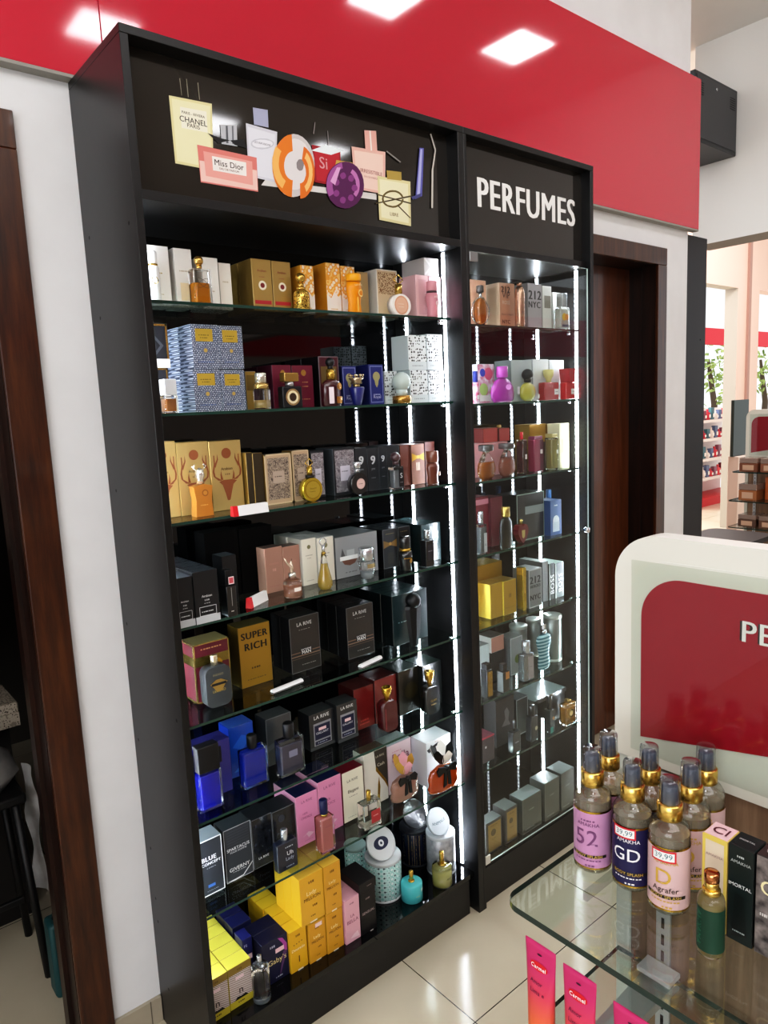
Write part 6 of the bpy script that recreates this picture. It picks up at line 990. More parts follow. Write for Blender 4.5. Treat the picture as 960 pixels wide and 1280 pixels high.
 ('b', (1.4977, 0.085, 1.7044, 0.0812, 0.1079, 0.03, 'red square bottle with clear yellow stopper', 'bottles on the narrow cabinet second shelf'), {'kind': 'rect', 'glass': 'a81c22+', 'cap': 'tulip', 'cw': 0.5, 'cc': 'd8cc8a', 'pr': [('r', 0.66, 0.3, 0.96, 0.62, 'e6e2e0'), ('l', 0.8, 0.46, 0.2, 0.03, '3a3a3a')], 'bt': 0.583}),
 ('b', (1.5868, 0.068, 1.7044, 0.053, 0.1094, 0.03, 'bright red square bottle with fan shaped red cap', 'bottles on the narrow cabinet second shelf'), {'kind': 'rect', 'glass': 'c81a24+', 'cap': 'trap', 'cw': 0.8, 'cc': 'b01c2c+', 'pr': [('r', 0.5, 0.3, 0.85, 0.62, 'e6e2e0'), ('l', 0.68, 0.46, 0.24, 0.03, '3a3a3a')], 'bt': 0.5557}),
 ('c', (1.2028, 0.15, 1.4532, 0.285, 0.1144, 0.12, 'low pink carton behind the two egg shaped bottles', 'cartons on the narrow cabinet third shelf', 'c98f92', 'a87478', 'c49a9c'), {}),
 ('c', (1.2668, 0.16, 1.568, 0.0742, 0.05, 0.06, 'small red carton on the low pink carton, left', 'cartons on the narrow cabinet third shelf', 'a8403c', '6a2422', '7a3a36'), {}),
 ('c', (1.3406, 0.16, 1.568, 0.0555, 0.046, 0.06, 'small red carton on the low pink carton, right', 'cartons on the narrow cabinet third shelf', 'a8403c', '6a2422', '7a3a36'), {}),
 ('b', (1.1622, 0.088, 1.4532, 0.0834, 0.1144, 0.034, 'egg shaped clear bottle of amber perfume, left of two', 'bottles on the narrow cabinet third shelf'), {'kind': 'onion', 'liq': 'b8651c', 'lev': 0.62, 'cap': 'cyl', 'cw': 0.62, 'cc': '3c3836+', 'neck': (0.03, 0.3, 'c9ccd0*'), 'smooth': True, 'bt': 0.791}),
 ('b', (1.266, 0.088, 1.4532, 0.0805, 0.1128, 0.034, 'egg shaped clear bottle of pinkish perfume, right of two', 'bottles on the narrow cabinet third shelf'), {'kind': 'onion', 'liq': 'b0604c', 'lev': 0.7, 'cap': 'cyl', 'cw': 0.7, 'cc': '3c3434+', 'neck': (0.03, 0.3, 'c9ccd0*'), 'bt': 0.8064}),
 ('b', (1.3607, 0.1, 1.4532, 0.0234, 0.1455, 0.03, 'dark brown red square bottle with bright red cap', 'bottles on the narrow cabinet third shelf'), {'kind': 'rect', 'liq': '5a1a1c', 'lev': 0.95, 'cap': 'cyl', 'cw': 0.5, 'cc': 'c8202c', 'pr': [('r', 0.5, 0.42, 0.92, 0.56, 'e8dede')], 'bt': 0.8271}),
 ('b', (1.4375, 0.1, 1.4532, 0.0501, 0.1269, 0.03, 'magenta square bottle with darker right half', 'bottles on the narrow cabinet third shelf'), {'kind': 'rect', 'glass': '8c1c44+', 'cap': 'rect', 'cw': 0.9, 'cc': '8a3a60+', 'pr': [('r', 0.62, 0.02, 1, 0.98, '5a1c34'), ('r', 0.66, 0.55, 0.92, 0.68, 'e8dede')], 'bt': 0.9101}),
 ('c', (1.5102, 0.145, 1.4532, 0.0981, 0.1663, 0.07, 'gold topped carton behind the magenta bottle', 'cartons on the narrow cabinet third shelf', 'b98a34~', '8a6a28', 'a8843a'), {'pr': [('r', 0, 0, 1, 0.6, '4a2a20')]}),
 ('c', (1.5812, 0.146, 1.4532, 0.0363, 0.1628, 0.06, 'gold topped carton behind the pale gold bottle', 'cartons on the narrow cabinet third shelf', 'b98a34~', '8a6a28', 'a8843a'), {'pr': [('r', 0, 0, 1, 0.6, '4a3a20')]}),
 ('b', (1.5173, 0.09, 1.4532, 0.04, 0.1307, 0.032, 'tall clear bottle of pale gold perfume', 'bottles on the narrow cabinet third shelf'), {'kind': 'rect', 'liq': 'b9ab6a', 'lev': 0.95, 'cap': 'rect', 'cw': 0.8, 'cc': 'c9b87a+', 'pr': [('r', 0.7, 0.5, 0.98, 0.62, 'eceae4')], 'bt': 0.8892}),
 ('c', (1.5881, 0.085, 1.4532, 0.058, 0.1647, 0.055, 'tall cream yellow carton at right of narrow third shelf', 'cartons on the narrow cabinet third shelf', 'dbd6a8', 'e6e3c6', 'd3ceb0'), {'pr': [('l', 0.3, 0.5, 0.3, 0.3, 'c2bb80')]}),
 ('b', (1.1127, 0.075, 1.2097, 0.0326, 0.1422, 0.026, 'silver clear bottle with tall silver cap at far left', 'bottles on the narrow cabinet fourth shelf'), {'kind': 'rect', 'liq': '8c9296', 'lev': 0.9, 'cap': 'cyl', 'cw': 0.55, 'cc': 'b9bec2*', 'pr': [('r', 0.5, 0.05, 0.95, 0.7, 'c3c7ca'), ('t', 'D', 0.72, 0.3, 0.2, '5a5e62')], 'bt': 0.698}),
 ('c', (1.147, 0.13, 1.2097, 0.1334, 0.1787, 0.06, 'dark red carton behind the silver clear bottle', 'cartons on the narrow cabinet fourth shelf', '6a2630', '4a1a22', '5a222a'), {'pr': [('r', 0, 0.85, 1, 0.95, 'b87884')]}),
 ('c', (1.2449, 0.12, 1.2097, 0.0612, 0.1718, 0.06, 'plum red carton behind the gold capped black bottle', 'cartons on the narrow cabinet fourth shelf', '642430', '4a1a22', '5a222a'), {}),
 ('b', (1.2264, 0.065, 1.2097, 0.0598, 0.1449, 0.028, 'black rounded bottle with gold cylinder cap', 'bottles on the narrow cabinet fourth shelf'), {'kind': 'shoulder', 'glass': '0d0e0f+', 'cap': 'cyl', 'cw': 0.52, 'cc': 'c9ad62*', 'bt': 0.7531}),
 ('b', (1.3297, 0.085, 1.2097, 0.0553, 0.085, 0.024, 'small red heart shaped bottle with gold crest', 'bottles on the narrow cabinet fourth shelf'), {'kind': 'poly', 'pts': [(0, 0), (0.28, 0.22), (0.48, 0.5), (0.5, 0.75), (0.38, 0.95), (0.18, 1), (0, 0.9), (-0.18, 1), (-0.38, 0.95), (-0.5, 0.75), (-0.48, 0.5), (-0.28, 0.22)], 'glass': '6e1020+', 'cap': 'cyl', 'cw': 0.25, 'cc': 'b9a45c*', 'pr': [('p', [(0.36, 0.35), (0.5, 0.25), (0.64, 0.35), (0.66, 0.7), (0.34, 0.7)], 'b9a46a')], 'bt': 0.7983}),
 ('c', (1.4107, 0.105, 1.2097, 0.154, 0.1682, 0.09, 'black wrapped carton with silver band in clear box', 'cartons on the narrow cabinet fourth shelf', '10151a+', '0d1113', '34423e+'), {'pr': [('r', 0.3, 0.55, 1, 0.72, '8f9798'), ('r', 0.35, 0.72, 0.95, 0.88, '1a1f22'), ('f', 0, 0, 1, 1, 0.02, '9ab0a8')]}),
 ('c', (1.5264, 0.08, 1.2097, 0.0668, 0.1302, 0.07, 'blue carton with silver crest at right of narrow fourth shelf', 'cartons on the narrow cabinet fourth shelf', '3a5a8c', '244a80', '2c4a78'), {'pr': [('d', 0.5, 0.42, 0.28, 'cdd6de'), ('r', 0.2, 0.1, 0.8, 0.38, 'b9c4d0'), ('l', 0.5, 0.85, 0.3, 0.03, 'cdd6de')]}),
 ('b', (1.6085, 0.175, 1.2097, 0.0248, 0.1544, 0.0248, 'blue bottle with blue cap behind the silver crest carton', 'bottles on the narrow cabinet fourth shelf'), {'kind': 'cyl', 'glass': '24508f', 'cap': 'cyl', 'cw': 0.85, 'cc': '3a6aa0', 'bt': 0.6373}),
 ('c', (1.2169, 0.17, 0.9607, 0.2133, 0.1755, 0.05, 'gold carton standing at back of narrow fifth shelf', 'cartons on the narrow cabinet fifth shelf', 'a8802c~', '8a6820~', 'c09a3c~'), {}),
 ('c', (1.2169, 0.2206, 0.9607, 0.2133, 0.1755, 0.05, 'second-row gold carton standing at back of narrow fifth shelf', 'cartons on the narrow cabinet fifth shelf', 'a8802c~', '8a6820~', 'c09a3c~'), {}),
 ('c', (1.277, 0.095, 0.9607, 0.0684, 0.1228, 0.07, 'shiny gold carton at front of narrow fifth shelf', 'cartons on the narrow cabinet fifth shelf', 'b8923a~', 'd6c04a~', 'a8863c~'), {'pr': [('l', 0.5, 0.55, 0.2, 0.12, '8a6a24'), ('r', 0.1, 0.2, 0.9, 0.21, '8a6a24')]}),
 ('c', (1.2106, 0.1, 0.9607, 0.0631, 0.123, 0.065, 'shiny gold carton left of the front gold carton', 'cartons on the narrow cabinet fifth shelf', 'b8923a~', 'b89e3a~', 'a8863c~'), {}),
 ('b', (1.3465, 0.1, 0.9607, 0.018, 0.1617, 0.03, 'tall gold bar shaped bottle', 'bottles on the narrow cabinet fifth shelf'), {'kind': 'rect', 'glass': 'c9a63a*', 'cap': 'none', 'pr': [('f', 0.06, 0.03, 0.94, 0.97, 0.05, 'e6cf6a*'), ('l', 0.5, 0.2, 0.6, 0.02, '7a5e18'), ('r', 0.4, 0.4, 0.6, 0.8, 'a8862a')], 'bt': 0.9637}),
 ('c', (1.4056, 0.085, 0.9607, 0.0732, 0.1411, 0.075, 'grey carton with large dark digits on narrow fifth shelf', 'cartons on the narrow cabinet fifth shelf', '8a8c8e~', '6c6e70', 'b9bcbe'), {'pr': [('T', '212', 0.5, 0.72, 0.8, '2a2a2c'), ('T', 'HEROES', 0.5, 0.55, 0.8, '2a2a2c'), ('T', 'NYC', 0.5, 0.26, 0.8, '2a2a2c'), ('f', 0, 0, 1, 1, 0.04, 'c9cccc')]}),
 ('c', (1.4847, 0.1, 0.9607, 0.0353, 0.1519, 0.11, 'narrow plain grey carton right of the digits carton on fifth shelf', 'cartons on the narrow cabinet fifth shelf', '7c7e80', '5c5e60', 'b9c2be'), {}),
 ('c', (1.5218, 0.098, 0.9607, 0.0335, 0.1396, 0.09, 'dark carton with vertical white lettering, left of pair', 'cartons on the narrow cabinet fifth shelf', '3c4440+', '2c3432+', 'b9c8c0'), {'pr': [('r', 0.0, 0.0, 0.12, 1, 'c9d2cc'), ('r', 0.3, 0.0, 0.8, 1, '23292a'), ('V', 'BOSS', 0.55, 0.42, 0.52, 'f4f6f4')]}),
 ('c', (1.5686, 0.098, 0.9607, 0.0542, 0.1344, 0.09, 'dark carton with vertical white lettering, right of pair', 'cartons on the narrow cabinet fifth shelf', '3c4440+', '2c3432+', 'b9c8c0'), {'pr': [('r', 0.0, 0.0, 0.12, 1, 'c9d2cc'), ('r', 0.3, 0.0, 0.8, 1, '23292a'), ('V', 'BOSS', 0.55, 0.42, 0.52, 'f4f6f4')]}),
 ('c', (1.1622, 0.152, 0.7032, 0.1238, 0.1485, 0.06, 'white silver carton at far left behind black flasks', 'cartons on the narrow cabinet sixth shelf', 'b9c0c2', '9aa2a4', '6a6c6c'), {}),
 ('c', (1.2651, 0.15, 0.7032, 0.0695, 0.1081, 0.07, 'black carton below the copper fronted carton', 'cartons on the narrow cabinet sixth shelf', '17181a', '101113', '202224'), {}),
 ('c', (1.2678, 0.15, 0.8117, 0.0693, 0.0565, 0.07, 'copper fronted carton on top of the black carton', 'cartons on the narrow cabinet sixth shelf', 'a8786a', 'c9c6c2', '4a4848'), {}),
 ('b', (1.1226, 0.075, 0.7032, 0.0283, 0.1209, 0.03, 'dark gold fronted flask with black shoulders', 'bottles on the narrow cabinet sixth shelf'), {'kind': 'rect', 'glass': '17181a+', 'cap': 'rect', 'cw': 0.9, 'cc': '101113', 'pr': [('r', 0.1, 0.06, 0.95, 0.94, 'b39048*'), ('l', 0.6, 0.6, 0.2, 0.2, '6a501c')], 'bt': 0.8343}),
 ('b', (1.1997, 0.068, 0.7032, 0.0338, 0.1017, 0.03, 'black square bottle with small amber label', 'bottles on the narrow cabinet sixth shelf'), {'kind': 'rect', 'glass': '18191c+', 'cap': 'rect', 'cw': 0.6, 'cc': '121315', 'pr': [('r', 0.4, 0.62, 0.96, 0.96, 'b9824a')], 'bt': 0.7419}),
 ('c', (1.3591, 0.14, 0.7032, 0.0681, 0.1415, 0.06, 'grey white carton with green leaf print behind silver bottle', 'cartons on the narrow cabinet sixth shelf', '8c9092', '5a5e60', '6c7072'), {'pr': [('d', 0.6, 0.4, 0.25, '5c6c34'), ('f', 0, 0, 1, 1, 0.05, 'b9bec0')]}),
 ('b', (1.3373, 0.078, 0.7032, 0.0551, 0.1462, 0.03, 'brushed silver square bottle with chrome cap', 'bottles on the narrow cabinet sixth shelf'), {'kind': 'rect', 'glass': '8d9094*', 'cap': 'cyl', 'cw': 0.55, 'cc': 'c9ccd0*', 'pr': [('r', 0.4, 0.05, 0.95, 0.9, 'a39a9a'), ('l', 0.68, 0.5, 0.3, 0.02, '6a6464')], 'bt': 0.6912}),
 ('b', (1.4671, 0.098, 0.7032, 0.0846, 0.1868, 0.03, 'blue torso shaped bottle with sailor stripes', 'bottles on the narrow cabinet sixth shelf'), {'kind': 'torso', 'glass': '#stripes', 'cap': 'none', 'extra': ['can'], 'bt': 0.7342}),
 ('tin', (1.4675, 0.22, 0.7032, 0.0685, 0.1456, 'tall grey metal tin, leftmost of three', 'tall tins on the narrow sixth shelf', '8a8f8d~', 'b9beb8~', None), {}),
 ('tin', (1.5698, 0.225, 0.7032, 0.0606, 0.1469, 'tall grey metal tin, middle of three', 'tall tins on the narrow sixth shelf', '8a8f8d~', 'b9beb8~', None), {}),
 ('tin', (1.5717, 0.135, 0.7032, 0.0685, 0.1807, 'tall grey metal tin, rightmost of three', 'tall tins on the narrow sixth shelf', '8a8f8d~', 'b9beb8~', None), {}),
 ('c', (1.1274, 0.085, 0.4579, 0.0741, 0.0949, 0.06, 'wine grey carton with red top edge at far left of narrow seventh shelf', 'cartons on the narrow cabinet seventh shelf', '4a4042', '3a3234', '6c3a44'), {'pr': [('d', 0.4, 0.6, 0.06, 'c9c2c4'), ('r', 0, 0.93, 1, 1, 'a83a4c')]}),
 ('c', (1.2774, 0.13, 0.4579, 0.1021, 0.1779, 0.06, 'dark carton with grey creature silhouette', 'cartons on the narrow cabinet seventh shelf', '2c2426', '1c181a', '3a3436'), {'pr': [('p', [(0.3, 0.4), (0.5, 0.55), (0.45, 0.72), (0.6, 0.78), (0.72, 0.66), (0.66, 0.5), (0.78, 0.38)], '6a6466')]}),
 ('b', (1.2544, 0.07, 0.4579, 0.0428, 0.119, 0.026, 'dark small bottle with short neck before the silhouette carton', 'bottles on the narrow cabinet seventh shelf'), {'kind': 'rect', 'glass': '1b1c20+', 'cap': 'cyl', 'cw': 0.22, 'cc': '5a5c62*', 'pr': [('l', 0.5, 0.5, 0.5, 0.06, '8a8c92')], 'bt': 0.6683}),
 ('c', (1.3859, 0.14, 0.4579, 0.0677, 0.142, 0.06, 'black carton with silver edge lines', 'cartons on the narrow cabinet seventh shelf', '1a1c20+', '121316', '34383c'), {'pr': [('f', 0, 0, 1, 1, 0.05, '8a9094')]}),
 ('c', (1.3859, 0.2006, 0.4579, 0.0677, 0.142, 0.06, 'second-row black carton with silver edge lines', 'cartons on the narrow cabinet seventh shelf', '1a1c20+', '121316', '34383c'), {}),
 ('b', (1.3694, 0.082, 0.4579, 0.0386, 0.1368, 0.028, 'dark blue grey bottle with oval silver badge', 'bottles on the narrow cabinet seventh shelf'), {'kind': 'rect', 'glass': '20242e+', 'cap': 'cyl', 'cw': 0.62, 'cc': '15171a+', 'pr': [('d', 0.72, 0.5, 0.2, 'b9b29a')], 'bt': 0.7033}),
 ('b', (1.4709, 0.078, 0.4579, 0.0284, 0.1412, 0.028, 'dark tall bottle with teal foot and amber seal', 'bottles on the narrow cabinet seventh shelf'), {'kind': 'rect', 'glass': '1e2a2c+', 'cap': 'cyl', 'cw': 0.7, 'cc': '14171a+', 'pr': [('d', 0.7, 0.62, 0.22, 'c28a4a'), ('r', 0, 0, 0.6, 0.26, '2f8a7e')], 'bt': 0.6388}),
 ('c', (1.4688, 0.15, 0.4579, 0.0434, 0.1204, 0.06, 'slim black carton behind the oval badge bottle', 'cartons on the narrow cabinet seventh shelf', '1c1e20', '141517', '4c5456'), {}),
 ('c', (1.5828, 0.12, 0.4579, 0.0819, 0.1078, 0.1, 'upright black carton under the flat carton at right', 'cartons on the narrow cabinet seventh shelf', '1a1c1d', '2a2e2f', '4c5854'), {}),
 ('c', (1.5216, 0.11, 0.5661, 0.1993, 0.016, 0.13, 'flat black carton lying across carton tops of narrow seventh shelf', 'cartons on the narrow cabinet seventh shelf', '1a1c1d+', '2a2e2f', '7c8886+'), {}),
 ('b', (1.5756, 0.072, 0.4579, 0.0643, 0.098, 0.034, 'jewelled gold bottle with clear square shoulders', 'bottles on the narrow cabinet seventh shelf'), {'kind': 'rect', 'liq': 'c08a3c', 'lev': 0.85, 'cap': 'rect', 'cw': 0.3, 'cc': 'c9a45a*', 'pr': [('d', 0.5, 0.55, 0.28, 'e2b86a*'), ('d', 0.5, 0.55, 0.16, 'f3dca0'), ('r', 0.1, 0.3, 0.25, 0.8, 'dba85a*'), ('r', 0.75, 0.3, 0.9, 0.8, 'dba85a*')], 'bt': 0.8668}),
 ('c', (1.1092, 0.046, 0.1468, 0.0817, 0.1161, 0.045, 'dark carton with gold front at far left of narrow cabinet floor', 'cartons on the narrow cabinet bottom shelf', '5a5450', '3c3a38', '6a6e6c'), {'pr': [('r', 0.12, 0.05, 0.92, 0.92, 'b3945a~'), ('d', 0.45, 0.62, 0.16, '6a5430'), ('l', 0.5, 0.42, 0.3, 0.02, '7a6238'), ('l', 0.5, 0.84, 0.5, 0.04, '8a7040')]}),
 ('c', (1.1981, 0.042, 0.1468, 0.0652, 0.1282, 0.06, 'dark carton with gold front second from left', 'cartons on the narrow cabinet bottom shelf', '5a5450', '3a3836', '6a6e6c'), {'pr': [('r', 0.12, 0.05, 0.92, 0.92, 'b3945a~'), ('d', 0.45, 0.62, 0.16, '6a5430'), ('l', 0.5, 0.42, 0.3, 0.02, '7a6238'), ('l', 0.5, 0.84, 0.5, 0.04, '8a7040')]}),
 ('c', (1.305, 0.036, 0.1468, 0.108, 0.1335, 0.06, 'grey wrapped carton on narrow cabinet floor, widest', 'cartons on the narrow cabinet bottom shelf', '4c504c+', '383c3a', '8a9290+'), {'pr': [('l', 0.5, 0.62, 0.3, 0.03, '8a8f8c'), ('l', 0.4, 0.1, 0.5, 0.03, '8a8f8c'), ('f', 0, 0, 1, 1, 0.015, '7c827e')]}),
 ('c', (1.4196, 0.032, 0.1468, 0.0872, 0.15, 0.07, 'grey wrapped carton second from right on narrow cabinet floor', 'cartons on the narrow cabinet bottom shelf', '5c605a+', '444846', '8a9290+'), {'pr': [('l', 0.5, 0.62, 0.3, 0.03, '8a8f8c'), ('l', 0.4, 0.1, 0.5, 0.03, '8a8f8c'), ('f', 0, 0, 1, 1, 0.015, '7c827e')]}),
 ('c', (1.514, 0.03, 0.1468, 0.0809, 0.1535, 0.07, 'grey wrapped carton rightmost on narrow cabinet floor', 'cartons on the narrow cabinet bottom shelf', '5c605a+', '444846', '8a9290+'), {'pr': [('l', 0.5, 0.62, 0.3, 0.03, '8a8f8c'), ('l', 0.4, 0.1, 0.5, 0.03, '8a8f8c'), ('f', 0, 0, 1, 1, 0.015, '7c827e')]}),
]
